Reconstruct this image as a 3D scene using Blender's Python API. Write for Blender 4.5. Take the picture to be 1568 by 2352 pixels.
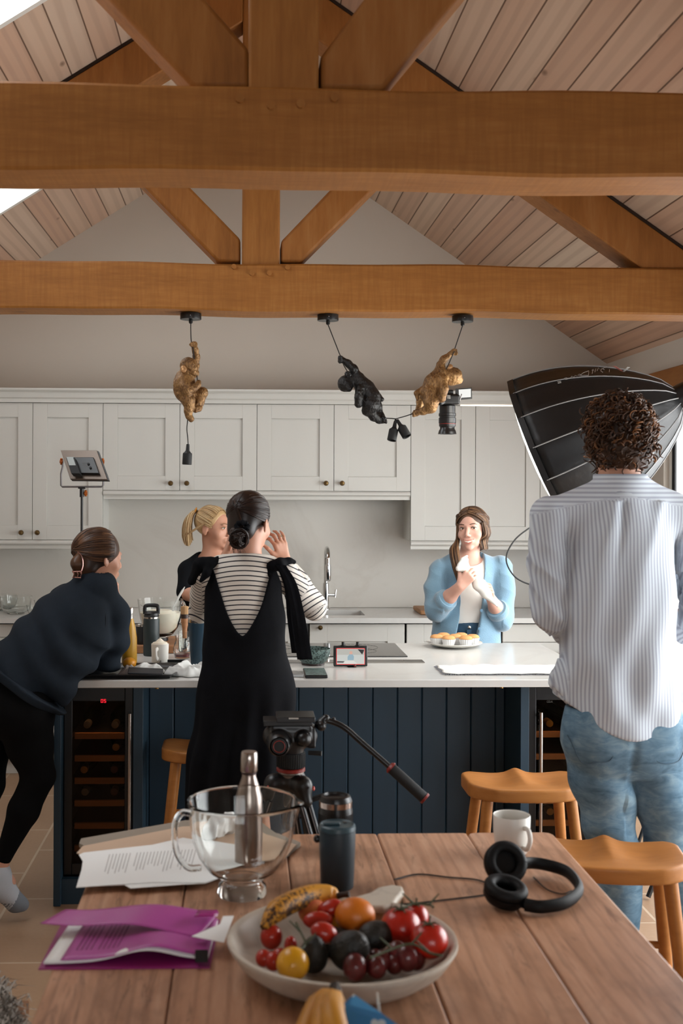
import bpy, bmesh, math, random
import numpy as np
from mathutils import Vector, Matrix, Euler
for o in list(bpy.data.objects): bpy.data.objects.remove(o)
SC = bpy.context.scene
COL = SC.collection
# ---------------------------------------------------------------- camera
FPX = 2650.0; EYE = 1.65; YAW = math.radians(2.0); ROLL = 0.004
PX, PY = 652.0, 1125.0
_F = np.array([math.sin(YAW), math.cos(YAW), 0.0]); _R = np.array([math.cos(YAW), -math.sin(YAW), 0.0]); _U = np.array([0, 0, 1.0])
_R2 = math.cos(ROLL)*_R + math.sin(ROLL)*_U; _U2 = -math.sin(ROLL)*_R + math.cos(ROLL)*_U
_O = np.array([0, 0, EYE])
def _d(px, py): return _F + (px-PX)/FPX*_R2 + (PY-py)/FPX*_U2
def at(px, py, Y):
    v = _d(px, py); return Vector((_O + v*Y/v[1]).tolist())
def atz(px, py, z):
    v = _d(px, py); return Vector((_O + v*(z-EYE)/v[2]).tolist())
cam = bpy.data.cameras.new('camera'); co = bpy.data.objects.new('camera', cam); COL.objects.link(co)
co.matrix_world = Matrix(((_R2[0], _U2[0], -_F[0], 0), (_R2[1], _U2[1], -_F[1], 0), (_R2[2], _U2[2], -_F[2], EYE), (0, 0, 0, 1)))
cam.sensor_width = 36; cam.sensor_height = 36; cam.sensor_fit = 'AUTO'
cam.lens = FPX/2352*36
cam.shift_x = (784-PX)/2352; cam.shift_y = (PY-1176)/2352
cam.clip_start = 0.05
cam.dof.use_dof = True; cam.dof.focus_distance = 5.2; cam.dof.aperture_fstop = 4.5
SC.camera = co
# ---------------------------------------------------------------- light
SC.view_settings.view_transform = 'Standard'; SC.view_settings.look = 'None'
SC.view_settings.exposure = 0.3; SC.view_settings.gamma = 1.0; SC.view_settings.use_curve_mapping = False
W = bpy.data.worlds.new('world'); SC.world = W; W.use_nodes = True
bg = W.node_tree.nodes['Background']; bg.inputs[0].default_value = (0.93, 0.97, 1.0, 1); bg.inputs[1].default_value = 5.0
def area(name, loc, target, sx, sy, power, color=(1, 1, 1)):
    l = bpy.data.lights.new(name, 'AREA'); l.shape = 'RECTANGLE'; l.size = sx; l.size_y = sy; l.energy = power; l.color = color
    o = bpy.data.objects.new(name, l); COL.objects.link(o); o.location = loc
    o.rotation_euler = (Vector(target)-Vector(loc)).to_track_quat('-Z', 'Y').to_euler()
    return o
area('daylight_right_window', (3.3, 4.3, 1.7), (1.0, 4.4, 1.1), 3.4, 2.2, 90, (1.0, 0.985, 0.96))
def portal(loc, target, sx, sy):
    o = area('window_portal', loc, target, sx, sy, 1); o.data.cycles.is_portal = True
portal((0.6, -2.06, 1.45), (0.6, 0, 1.45), 2.2, 1.3)
portal((2.36, 4.27, 1.08), (0, 4.27, 1.08), 2.1, 3.9)
for y_, h_ in ((3.4, 1.7), (5.65, 0.9)): portal((-1.23, y_, 3.20), (-1.23+0.637, y_, 3.20-1.0), h_, 1.3)
#area('daylight_skylight_far', (-2.1, 5.1, 4.2), (-0.4, 5.1, 1.9), 1.6, 1.4, 45, (0.95, 0.98, 1.0))
#area('daylight_skylight_near', (-2.1, 3.0, 4.2), (-0.4, 3.2, 1.6), 1.6, 1.4, 45, (0.95, 0.98, 1.0))
#area('added_fill_behind', (0.6, -1.6, 1.6), (0.2, 3, 1.3), 3.2, 2.2, 30, (1.0, 0.95, 0.9))
# ---------------------------------------------------------------- materials
def lin(h):
    if isinstance(h, str):
        h = h.lstrip('#'); c = [int(h[i:i+2], 16)/255 for i in (0, 2, 4)]
        return tuple([(x/12.92 if x <= 0.04045 else ((x+0.055)/1.055)**2.4) for x in c]+[1.0])
    return tuple(h) if len(h) == 4 else tuple(h)+(1.0,)
class NT:
    def __init__(s, name):
        s.m = bpy.data.materials.new(name); s.m.use_nodes = True; s.t = s.m.node_tree; s.n = s.t.nodes; s.b = s.n['Principled BSDF']
    def new(s, typ, **kw):
        n = s.n.new(typ)
        for k, v in kw.items():
            if hasattr(n, k): setattr(n, k, v)
        return n
    def link(s, a, b): s.t.links.new(a, b)
    def val(s, inp, v):
        if isinstance(v, bpy.types.NodeSocket): s.link(v, inp)
        else: inp.default_value = v
    def coord(s, kind='Object', scale=(1, 1, 1), rot=(0, 0, 0), loc=(0, 0, 0)):
        c = s.new('ShaderNodeTexCoord'); mp = s.new('ShaderNodeMapping')
        mp.inputs['Scale'].default_value = scale; mp.inputs['Rotation'].default_value = rot; mp.inputs['Location'].default_value = loc
        s.link(c.outputs[kind], mp.inputs[0]); return mp.outputs[0]
    def noise(s, vec, scale=5, detail=3, rough=0.5, dist=0.0):
        n = s.new('ShaderNodeTexNoise'); s.link(vec, n.inputs['Vector'])
        n.inputs['Scale'].default_value = scale; n.inputs['Detail'].default_value = detail; n.inputs['Roughness'].default_value = rough; n.inputs['Distortion'].default_value = dist
        return n.outputs['Fac']
    def ramp(s, fac, stops):
        r = s.new('ShaderNodeValToRGB'); s.link(fac, r.inputs[0]); e = r.color_ramp.elements
        while len(e) > 1: e.remove(e[0])
        for i, (p, c) in enumerate(stops):
            el = e[0] if i == 0 else e.new(p)
            el.position = p; el.color = lin(c)
        return r.outputs[0]
    def math(s, op, a, b=0.0, c=0.0):
        n = s.new('ShaderNodeMath'); n.operation = op; s.val(n.inputs[0], a); s.val(n.inputs[1], b); s.val(n.inputs[2], c); return n.outputs[0]
    def mix(s, fac, a, b, mode='MIX'):
        n = s.new('ShaderNodeMix'); n.data_type = 'RGBA'; n.blend_type = mode
        s.val(n.inputs[0], fac)
        for i, v in ((6, a), (7, b)):
            if isinstance(v, bpy.types.NodeSocket): s.link(v, n.inputs[i])
            else: n.inputs[i].default_value = lin(v)
        return n.outputs[2]
    def bump(s, h, strength=0.3, dist=0.01):
        n = s.new('ShaderNodeBump'); n.inputs['Strength'].default_value = strength; n.inputs['Distance'].default_value = dist
        s.link(h, n.inputs['Height']); s.link(n.outputs[0], s.b.inputs['Normal'])
    def col(s, c):
        if isinstance(c, bpy.types.NodeSocket): s.link(c, s.b.inputs['Base Color'])
        else: s.b.inputs['Base Color'].default_value = lin(c)
    def sep(s, vec):
        n = s.new('ShaderNodeSeparateXYZ'); s.link(vec, n.inputs[0]); return n.outputs
_mc = {}
def mat(name, color, rough=0.5, metal=0.0, var=0.0, vscale=8, bump=0.0, bscale=60, bdist=0.004, sheen=0.0, coat=0.0, sub=0.0, emit=None, es=0.0, stretch=(1, 1, 1), spec=0.5):
    if name in _mc: return _mc[name]
    s = NT(name); b = s.b
    b.inputs['Roughness'].default_value = rough; b.inputs['Metallic'].default_value = metal
    b.inputs['Specular IOR Level'].default_value = spec
    v = s.coord(scale=stretch)
    if var > 0:
        c = lin(color); n = s.noise(v, vscale, 4)
        lo = tuple(max(0, x*(1-var)) for x in c[:3])+(1,); hi = tuple(min(1, x*(1+var)) for x in c[:3])+(1,)
        s.col(s.ramp(n, [(0.25, lo), (0.75, hi)]))
    else: s.col(color)
    if bump > 0: s.bump(s.noise(v, bscale, 4), bump, bdist)
    if sheen: b.inputs['Sheen Weight'].default_value = sheen; b.inputs['Sheen Roughness'].default_value = 0.5
    if coat: b.inputs['Coat Weight'].default_value = coat
    if sub: b.inputs['Subsurface Weight'].default_value = sub; b.inputs['Subsurface Radius'].default_value = (0.012, 0.004, 0.002)
    if emit: b.inputs['Emission Color'].default_value = lin(emit); b.inputs['Emission Strength'].default_value = es
    _mc[name] = s.m; return s.m
def glassmat(name, color='#ffffff', rough=0.0, ior=1.45):
    s = NT(name); b = s.b; b.inputs['Base Color'].default_value = lin(color); b.inputs['Transmission Weight'].default_value = 1
    b.inputs['Roughness'].default_value = rough; b.inputs['IOR'].default_value = ior; return s.m
def panemat(name, tint='#ffffff', gl=0.06, rough=0.02):
    s = NT(name); out = s.n['Material Output']; s.n.remove(s.b)
    tr = s.new('ShaderNodeBsdfTransparent'); tr.inputs[0].default_value = lin(tint)
    g = s.new('ShaderNodeBsdfGlossy'); g.inputs['Roughness'].default_value = rough
    lw = s.new('ShaderNodeFresnel'); lw.inputs[0].default_value = 1.45
    mx = s.new('ShaderNodeMixShader')
    s.link(s.math('ADD', s.math('MULTIPLY', lw.outputs[0], 0.35), gl-0.04), mx.inputs[0]); s.link(tr.outputs[0], mx.inputs[1]); s.link(g.outputs[0], mx.inputs[2]); s.link(mx.outputs[0], out.inputs[0])
    return s.m
def woodmat(name, c1, c2, c3=None, axis=0, grain=1.0, rough=0.55, knots=True, coord='Object', saw=False):
    """long grain along the given object axis"""
    s = NT(name); s.b.inputs['Roughness'].default_value = rough; s.b.inputs['Specular IOR Level'].default_value = 0.25
    st = [1.0, 1.0, 1.0]; st[axis] = 0.12
    v = s.coord(coord, scale=tuple(st))
    n1 = s.noise(v, 9*grain, 5, 0.6, 0.8)
    n2 = s.noise(v, 60*grain, 3, 0.6, 0.3)
    st2 = [1.0, 1.0, 1.0]; st2[axis] = 0.5
    n3 = s.noise(s.coord(coord, scale=tuple(st2)), 1.7, 3)
    f = s.math('ADD', s.math('MULTIPLY', n1, 0.6), s.math('MULTIPLY', n2, 0.4))
    c = s.ramp(f, [(0.3, c1), (0.52, c2), (0.72, c3 or c2)])
    c = s.mix(s.math('MULTIPLY', n3, 0.55), c, c1, 'MIX')
    if knots:
        vo = s.new('ShaderNodeTexVoronoi'); st3 = [1.0, 1.0, 1.0]; st3[axis] = 0.55
        s.link(s.coord(coord, scale=tuple(st3)), vo.inputs['Vector']); vo.inputs['Scale'].default_value = 3.1
        k = s.ramp(vo.outputs['Distance'], [(0.0, (1, 1, 1)), (0.035, (0.6, 0.6, 0.6)), (0.075, (0, 0, 0))])
        c = s.mix(k, c, tuple(x*0.35 for x in lin(c1)[:3])+(1,))
    h = f
    if saw:
        st4 = [1.0, 1.0, 1.0]; st4[axis] = 14.0
        w = s.noise(s.coord(coord, scale=tuple(st4)), 6, 2)
        c = s.mix(s.ramp(w, [(0.4, (0, 0, 0)), (0.6, (0.35, 0.35, 0.35))]), c, c1)
        h = s.math('ADD', f, s.math('MULTIPLY', w, 0.5))
    s.col(c); s.bump(h, 0.25, 0.004); return s.m
def setprops(o, label=None, cat=None, group=None, kind=None):
    if label: o['label'] = label
    if cat: o['category'] = cat
    if group: o['group'] = group
    if kind: o['kind'] = kind
    return o
def thing(name, label, cat, loc=(0, 0, 0), rotz=0.0, group=None):
    o = bpy.data.objects.new(name, None); COL.objects.link(o); o.empty_display_size = 0.05
    o.location = loc; o.rotation_euler = (0, 0, rotz)
    return setprops(o, label, cat, group)
# ---------------------------------------------------------------- mesh builder
def frame_of(d):
    d = Vector(d).normalized(); a = Vector((0, 0, 1)) if abs(d.z) < 0.9 else Vector((1, 0, 0))
    x = a.cross(d).normalized(); y = d.cross(x).normalized(); return x, y, d
class MB:
    def __init__(s): s.v = []; s.f = []; s.mi = []; s.cur = 0
    def add(s, vs, fs, M=None):
        o = len(s.v)
        for p in vs:
            p = Vector(p); s.v.append(M @ p if M is not None else p)
        for f in fs: s.f.append([i+o for i in f]); s.mi.append(s.cur)
        return s
    def box(s, lo, hi, M=None):
        x0, y0, z0 = lo; x1, y1, z1 = hi
        return s.add([(x0, y0, z0), (x1, y0, z0), (x1, y1, z0), (x0, y1, z0), (x0, y0, z1), (x1, y0, z1), (x1, y1, z1), (x0, y1, z1)],
                     [(0, 3, 2, 1), (4, 5, 6, 7), (0, 1, 5, 4), (1, 2, 6, 5), (2, 3, 7, 6), (3, 0, 4, 7)], M)
    def prism(s, poly, axis, a, b, M=None):
        """poly: 2D points in the two other axes (in x,y,z order), extruded along axis from a to b"""
        n = len(poly); vs = []
        for t in (a, b):
            for p in poly:
                q = list(p); q.insert(axis, t); vs.append(q)
        ar = sum(poly[i][0]*poly[(i+1) % n][1]-poly[(i+1) % n][0]*poly[i][1] for i in range(n))
        fl = (ar > 0) != (axis == 1)
        f1 = list(range(n)); f2 = list(range(n, 2*n))
        fs = [f1[::-1], f2] if fl else [f1, f2[::-1]]
        for i in range(n):
            j = (i+1) % n; q = [i, j, j+n, i+n]; fs.append(q if fl else q[::-1])
        return s.add(vs, fs, M)
    def loft(s, rings, close0=True, close1=True, closed=True):
        o = len(s.v); n = len(rings[0]); fs = []
        vs = [p for r in rings for p in r]
        for k in range(len(rings)-1):
            for i in range(n if closed else n-1):
                j = (i+1) % n; fs.append((k*n+i, k*n+j, (k+1)*n+j, (k+1)*n+i))
        if close0: fs.append(list(range(n))[::-1])
        if close1: fs.append([(len(rings)-1)*n+i for i in range(n)])
        return s.add(vs, fs)
    def lathe(s, prof, loc=(0, 0, 0), axis=(0, 0, 1), n=32, M=None, sx=1.0):
        """prof: list of (r, h)"""
        x, y, d = frame_of(axis); L = Vector(loc); rings = []
        for r, h in prof:
            r = max(r, 1e-5)
            ring = [L+x*(r*math.cos(2*math.pi*i/n))*sx+y*(r*math.sin(2*math.pi*i/n))+d*h for i in range(n)]
            if M is not None: ring = [M @ p for p in ring]
            rings.append(ring)
        return s.loft(rings, prof[0][0] > 1e-4, prof[-1][0] > 1e-4)
    def tube(s, pts, r, n=8, caps=True, flat=1.0):
        pts = [Vector(p) for p in pts]; m = len(pts); rr = r if isinstance(r, (list, tuple)) else [r]*m
        T = [(pts[min(i+1, m-1)]-pts[max(i-1, 0)]).normalized() for i in range(m)]
        x, y, _ = frame_of(T[0]); rings = []
        for i in range(m):
            x = (x-T[i]*x.dot(T[i]))
            x = x.normalized() if x.length > 1e-6 else frame_of(T[i])[0]
            y = T[i].cross(x)
            rings.append([pts[i]+x*(rr[i]*math.cos(2*math.pi*k/n))+y*(rr[i]*flat*math.sin(2*math.pi*k/n)) for k in range(n)])
        return s.loft(rings, caps, caps)
    def cyl(s, a, b, r0, r1=None, n=20): return s.tube([a, b], [r0, r0 if r1 is None else r1], n)
    def sphere(s, c, r, n=20, m=12, M=None):
        c = Vector(c); rad = r if isinstance(r, (tuple, list)) else (r, r, r); rings = []
        for j in range(m+1):
            th = math.pi*j/m; sn = max(math.sin(th), 1e-4)
            ring = [Vector((rad[0]*sn*math.cos(2*math.pi*i/n), rad[1]*sn*math.sin(2*math.pi*i/n), -rad[2]*math.cos(th))) for i in range(n)]
            if M is not None: ring = [M @ p for p in ring]
            rings.append([p+c for p in ring])
        return s.loft(rings, True, True)
    def grid(s, fn, nu, nv):
        vs = [fn(i/nu, j/nv) for j in range(nv+1) for i in range(nu+1)]
        fs = [(j*(nu+1)+i, j*(nu+1)+i+1, (j+1)*(nu+1)+i+1, (j+1)*(nu+1)+i) for j in range(nv) for i in range(nu)]
        return s.add(vs, fs)
    def build(s, name, m, parent=None, world=True, bev=0, smooth=None, bseg=2, origin=None, solid=0, autosmooth=35):
        org = Vector((0, 0, 0))
        if parent is not None and world:
            root = parent; org = Vector(root.location)
            while root.parent is not None: root = root.parent; org = org+Vector(root.location)
        if origin is not None: org = Vector(origin)
        me = bpy.data.meshes.new(name)
        me.from_pydata([tuple(p-org) for p in s.v], [], s.f)
        ms = m if isinstance(m, (list, tuple)) else [m]
        for q in ms: me.materials.append(q)
        if len(ms) > 1: me.polygons.foreach_set('material_index', s.mi)
        me.update()
        o = bpy.data.objects.new(name, me); COL.objects.link(o)
        if origin is not None and parent is None: o.location = origin
        if parent is not None: o.parent = parent
        if smooth is None or smooth:
            me.polygons.foreach_set('use_smooth', [True]*len(me.polygons))
            if smooth is None:
                bm = bmesh.new(); bm.from_mesh(me); bmesh.ops.recalc_face_normals(bm, faces=bm.faces)
                a = math.radians(autosmooth)
                for e in bm.edges:
                    if len(e.link_faces) == 2 and e.calc_face_angle(0) > a: e.smooth = False
                bm.to_mesh(me); bm.free()
        if solid:
            md = o.modifiers.new('solid', 'SOLIDIFY'); md.thickness = solid; md.offset = 0
        if bev:
            md = o.modifiers.new('bevel', 'BEVEL'); md.width = bev; md.segments = bseg; md.limit_method = 'ANGLE'; md.angle_limit = math.radians(40); md.harden_normals = False
        return o
def copy_tree(o, parent=None):
    c = o.copy(); COL.objects.link(c)
    if parent is not None: c.parent = parent
    for ch in [x for x in bpy.data.objects if x.parent == o]: copy_tree(ch, c)
    return c
def struct(name, mb, m, **kw):
    o = mb.build(name, m, **kw); o['kind'] = 'structure'; return o
def curve_pts(P, n=12):
    """Catmull-Rom through the points"""
    P = [Vector(p) for p in P]; out = []
    Q = [P[0]*2-P[1]]+P+[P[-1]*2-P[-2]]
    for i in range(1, len(Q)-2):
        for k in range(n):
            t = k/n; a, b, c, d = Q[i-1], Q[i], Q[i+1], Q[i+2]
            out.append(0.5*((2*b)+(c-a)*t+(2*a-5*b+4*c-d)*t*t+(3*b-a-3*c+d)*t**3))
    out.append(P[-1]); return out
# ---------------------------------------------------------------- signed-distance modelling
class Sdf:
    def __init__(s, lo, hi, vox):
        s.vox = vox; s.lo = np.array(lo, float)-2*vox; s.n = np.ceil((np.array(hi, float)+2*vox-s.lo)/vox).astype(int)+1
        s.D = np.full(s.n, 9.0, np.float32)
    def _blk(s, lo, hi, m):
        a = np.clip(np.floor((np.array(lo)-m-s.lo)/s.vox).astype(int), 0, s.n); b = np.clip(np.ceil((np.array(hi)+m-s.lo)/s.vox).astype(int)+1, 0, s.n)
        if np.any(b <= a): return None
        ax = [s.lo[i]+np.arange(a[i], b[i])*s.vox for i in range(3)]
        X, Y, Z = np.meshgrid(*ax, indexing='ij'); return (slice(a[0], b[0]), slice(a[1], b[1]), slice(a[2], b[2])), X, Y, Z
    def _put(s, sl, d, k, mode):
        a = s.D[sl]; d = d.astype(np.float32)
        if mode == 'add':
            if k > 0: h = np.maximum(k-np.abs(a-d), 0)/k; s.D[sl] = np.minimum(a, d)-h*h*k*0.25
            else: s.D[sl] = np.minimum(a, d)
        else:
            d = -d
            if k > 0: h = np.maximum(k-np.abs(a-d), 0)/k; s.D[sl] = np.maximum(a, d)+h*h*k*0.25
            else: s.D[sl] = np.maximum(a, d)
    def cone(s, a, b, ra, rb=None, k=0.02, mode='add', squash=None):
        """round cone; squash=(unit dir, factor) thins it along dir about the segment"""
        a = np.array(a, float); b = np.array(b, float); rb = ra if rb is None else rb; R = max(ra, rb)
        blk = s._blk(np.minimum(a, b)-R, np.maximum(a, b)+R, k+2*s.vox)
        if blk is None: return s
        sl, X, Y, Z = blk; px, py, pz = X-a[0], Y-a[1], Z-a[2]; ba = b-a
        f = 1.0; L = max(ba@ba, 1e-12); t0 = (px*ba[0]+py*ba[1]+pz*ba[2])/L
        if squash is not None:
            n = np.array(squash[0], float); n /= np.linalg.norm(n); f = squash[1]
            tc = np.clip(t0, 0, 1); q = (px-tc*ba[0])*n[0]+(py-tc*ba[1])*n[1]+(pz-tc*ba[2])*n[2]; g = q*(1/f-1)
            px, py, pz = px+g*n[0], py+g*n[1], pz+g*n[2]
        t = np.clip((px*ba[0]+py*ba[1]+pz*ba[2])/L, 0, 1)
        d = np.sqrt((px-t*ba[0])**2+(py-t*ba[1])**2+(pz-t*ba[2])**2)-(ra+(rb-ra)*t)
        s._put(sl, d*(0.5+0.5*f), k, mode); return s
    def chain(s, pts, rs, k=0.02, mode='add', squash=None):
        for i in range(len(pts)-1): s.cone(pts[i], pts[i+1], rs[i], rs[i+1], k, mode, squash)
        return s
    def ell(s, c, r, rot=None, k=0.02, mode='add'):
        c = np.array(c, float); r = np.array(r, float); R = r.max()
        M = np.array(rot if rot is not None else Matrix.Identity(3))
        ext = np.sqrt(((M*r[None, :])**2).sum(1))
        blk = s._blk(c-ext, c+ext, k+2*s.vox)
        if blk is None: return s
        sl, X, Y, Z = blk; P = np.stack([X-c[0], Y-c[1], Z-c[2]], -1) @ M
        q = P/r; k0 = np.sqrt((q**2).sum(-1)); k1 = np.sqrt(((q/r)**2).sum(-1))+1e-9
        s._put(sl, k0*(k0-1)/k1, k, mode); return s
    def boxr(s, c, h, rot=None, rad=0.01, k=0.01, mode='add'):
        c = np.array(c, float); h = np.array(h, float); M = np.array(rot if rot is not None else Matrix.Identity(3))
        ext = np.abs(M) @ h
        blk = s._blk(c-ext, c+ext, k+2*s.vox)
        if blk is None: return s
        sl, X, Y, Z = blk; P = np.abs(np.stack([X-c[0], Y-c[1], Z-c[2]], -1) @ M)-(h-rad)
        d = np.sqrt((np.maximum(P, 0)**2).sum(-1))+np.minimum(P.max(-1), 0)-rad
        s._put(sl, d, k, mode); return s
    def cut(s, p, n, k=0.0):
        """remove everything on the side n points to"""
        ax = [s.lo[i]+np.arange(s.n[i])*s.vox for i in range(3)]
        n = np.array(n, float); n /= np.linalg.norm(n); p = np.array(p, float)
        d = (ax[0]-p[0])[:, None, None]*n[0]+(ax[1]-p[1])[None, :, None]*n[1]+(ax[2]-p[2])[None, None, :]*n[2]
        s._put((slice(None),)*3, -d, k, 'sub'); return s
    def fn(s, f, mode='sub', k=0.0):
        ax = [s.lo[i]+np.arange(s.n[i])*s.vox for i in range(3)]
        X, Y, Z = np.meshgrid(*ax, indexing='ij'); s._put((slice(None),)*3, f(X, Y, Z), k, mode); return s
    def mesh(s):
        D = s.D; I = D < 0
        c = np.zeros(np.array(D.shape)-1, np.int32)
        for i in (0, 1):
            for j in (0, 1):
                for k in (0, 1): c += I[i:D.shape[0]-1+i, j:D.shape[1]-1+j, k:D.shape[2]-1+k]
        act = (c > 0) & (c < 8); idx = np.argwhere(act); N = len(idx)
        vid = np.full(act.shape, -1, np.int64); vid[tuple(idx.T)] = np.arange(N)
        S = np.zeros((N, 3)); cnt = np.zeros(N)
        cor = [(i, j, k) for i in (0, 1) for j in (0, 1) for k in (0, 1)]
        for a in cor:
            for ax in range(3):
                if a[ax] == 0:
                    b = list(a); b[ax] = 1
                    da = D[tuple((idx+a).T)]; db = D[tuple((idx+b).T)]; m = (da < 0) != (db < 0)
                    t = np.where(m, da/(np.where(m, da-db, 1)), 0)
                    q = np.array(a, float)[None, :].repeat(N, 0); q[:, ax] = t
                    S += q*m[:, None]; cnt += m
        V = s.lo+(idx+S/cnt[:, None])*s.vox
        F = []
        for ax in range(3):
            sl0 = [slice(1, -1)]*3; sl1 = [slice(1, -1)]*3; sl0[ax] = slice(0, -1); sl1[ax] = slice(1, None)
            A = I[tuple(sl0)]; B = I[tuple(sl1)]; e = np.argwhere(A != B)
            if len(e) == 0: continue
            inside = A[tuple(e.T)]
            off = np.array([1, 1, 1]); off[ax] = 0; e = e+off
            u, v = [(1, 2), (2, 0), (0, 1)][ax]
            du = np.zeros(3, int); du[u] = 1; dv = np.zeros(3, int); dv[v] = 1
            q = np.stack([vid[tuple((e-du-dv).T)], vid[tuple((e-dv).T)], vid[tuple(e.T)], vid[tuple((e-du).T)]], 1)
            q[~inside] = q[~inside][:, ::-1]; F.append(q)
        return V, np.concatenate(F)
def vsmooth(V, F, it=2, lam=0.5):
    E = np.concatenate([F[:, [0, 1]], F[:, [1, 2]], F[:, [2, 3]], F[:, [3, 0]]])
    n = len(V); cnt = np.bincount(E.ravel(), minlength=n).astype(float)
    for _ in range(it):
        S = np.stack([np.bincount(E[:, 0], V[E[:, 1], a], n)+np.bincount(E[:, 1], V[E[:, 0], a], n) for a in range(3)], 1)
        V = V+(S/np.maximum(cnt, 1)[:, None]-V)*lam
    return V
def vnormals(V, F):
    n = np.cross(V[F[:, 2]]-V[F[:, 0]], V[F[:, 3]]-V[F[:, 1]]); N = np.zeros_like(V)
    for k in range(4):
        for a in range(3): N[:, a] += np.bincount(F[:, k], n[:, a], len(V))
    return N/np.maximum(np.linalg.norm(N, axis=1), 1e-12)[:, None]
def snoise(V, freq, seed=0, n=10):
    rg = np.random.RandomState(seed); o = np.zeros(len(V))
    for _ in range(n):
        k = rg.normal(size=3); k = k/np.linalg.norm(k)*rg.uniform(0.6, 1.6); o += np.sin((V*np.array(freq)) @ k+rg.uniform(0, 6.28))
    return o/n**0.5
def npobj(name, V, F, m, parent=None, attrs=None, fmat=None, origin=None):
    org = np.zeros(3)
    if parent is not None:
        r = parent; org = np.array(r.location)
        while r.parent is not None: r = r.parent; org = org+np.array(r.location)
    if origin is not None: org = np.array(origin)
    me = bpy.data.meshes.new(name); V2 = (V-org).astype(np.float32)
    me.vertices.add(len(V2)); me.vertices.foreach_set('co', V2.ravel())
    me.loops.add(F.size); me.loops.foreach_set('vertex_index', F.ravel().astype(np.int32))
    me.polygons.add(len(F)); me.polygons.foreach_set('loop_start', (np.arange(len(F))*4).astype(np.int32))
    me.polygons.foreach_set('use_smooth', np.ones(len(F), bool))
    for q in (m if isinstance(m, (list, tuple)) else [m]): me.materials.append(q)
    if fmat is not None: me.polygons.foreach_set('material_index', fmat.astype(np.int32))
    me.update(calc_edges=True); me.validate()
    if attrs:
        for k, a in attrs.items():
            at_ = me.attributes.new(k, 'FLOAT', 'POINT'); at_.data.foreach_set('value', np.asarray(a, np.float32))
    o = bpy.data.objects.new(name, me); COL.objects.link(o)
    if parent is not None: o.parent = parent
    elif origin is not None: o.location = origin
    return o
def sdfobj(name, S, m, parent=None, sm=2, disp=None, attrs=None, fmat=None, origin=None):
    V, F = S.mesh(); V = vsmooth(V, F, sm)
    if disp is not None: V = V+vnormals(V, F)*disp(V)[:, None]
    A = attrs(V) if attrs else None
    fm = fmat(V[F].mean(1)) if fmat else None
    return npobj(name, V, F, m, parent, A, fm, origin)
# ================================================================ ROOM
M_wall = mat('plaster_wall', '#c4bcb1', 0.9, var=0.03, vscale=1.2, bump=0.05, bscale=90)
RX, RZ, SL, SR = 0.10, 3.963, 0.637, 0.684          # ridge and roof slopes
XL, XR, YB, YN = -2.3, 2.3, 7.25, -2.0
def roofz(x): return RZ+SL*(x-RX) if x < RX else RZ-SR*(x-RX)
def tilemat():
    s = NT('sandstone_floor_tiles'); v = s.coord('Object', scale=(1, 1, 1))
    br = s.new('ShaderNodeTexBrick'); s.link(s.coord('Object', rot=(0, 0, math.radians(90)), loc=(-0.05, 0.09, 0)), br.inputs['Vector'])
    br.inputs['Scale'].default_value = 1.0; br.inputs['Brick Width'].default_value = 0.63; br.inputs['Row Height'].default_value = 0.42
    br.inputs['Mortar Size'].default_value = 0.006; br.inputs['Mortar Smooth'].default_value = 0.2
    br.inputs['Color1'].default_value = lin('#a9886a'); br.inputs['Color2'].default_value = lin('#9a7a5f'); br.inputs['Mortar'].default_value = lin('#c6b29a')
    n = s.noise(v, 3.5, 6, 0.65); n2 = s.noise(v, 60, 3)
    c = s.mix(s.math('MULTIPLY', n, 0.7), br.outputs['Color'], '#82644b'); c = s.mix(s.math('MULTIPLY', n2, 0.25), c, '#b59a80')
    s.col(c); s.b.inputs['Roughness'].default_value = 0.45; s.bump(s.math('ADD', s.math('MULTIPLY', br.outputs['Fac'], -0.6), s.math('MULTIPLY', n2, 0.15)), 0.4, 0.004); return s.m
M_tile = tilemat()
struct('floor', MB().box((XL-0.1, YN, -0.1), (XR+1.2, YB+0.1, 0)), M_tile, smooth=False)
# gable end wall
struct('wall_back', MB().prism([(XL-0.1, 0), (XR+0.1, 0), (XR+0.1, roofz(XR+0.1)), (RX, RZ), (XL-0.1, roofz(XL-0.1))], 1, YB, YB+0.12), M_wall, smooth=False)
struct('wall_left', MB().box((XL-0.12, YN, 0), (XL, YB, roofz(XL))), M_wall, smooth=False)
FX0, FX1, FZ0, FZ1 = -0.5, 1.7, 0.8, 2.1  # opening in the unseen front wall, sized to admit fill light
wf = MB().prism([(XL-0.1, FZ1), (XR+0.1, FZ1), (XR+0.1, roofz(XR+0.1)), (RX, RZ), (XL-0.1, roofz(XL-0.1))], 1, YN-0.12, YN)
wf.box((XL-0.1, YN-0.12, 0), (XR+0.1, YN, FZ0)).box((XL-0.1, YN-0.12, FZ0), (FX0, YN, FZ1)).box((FX1, YN-0.12, FZ0), (XR+0.1, YN, FZ1))
struct('wall_front', wf, M_wall, smooth=False)  # unseen wall added to keep down light from the camera side
WY0, WY1, WZ1 = 2.3, 6.25, 2.16
wr = MB().box((XR, YN, 0), (XR+0.12, WY0, roofz(XR))).box((XR, WY1, 0), (XR+0.12, YB, roofz(XR))).box((XR, WY0, WZ1), (XR+0.12, WY1, roofz(XR)))
struct('wall_right', wr, M_wall, smooth=False)
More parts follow.
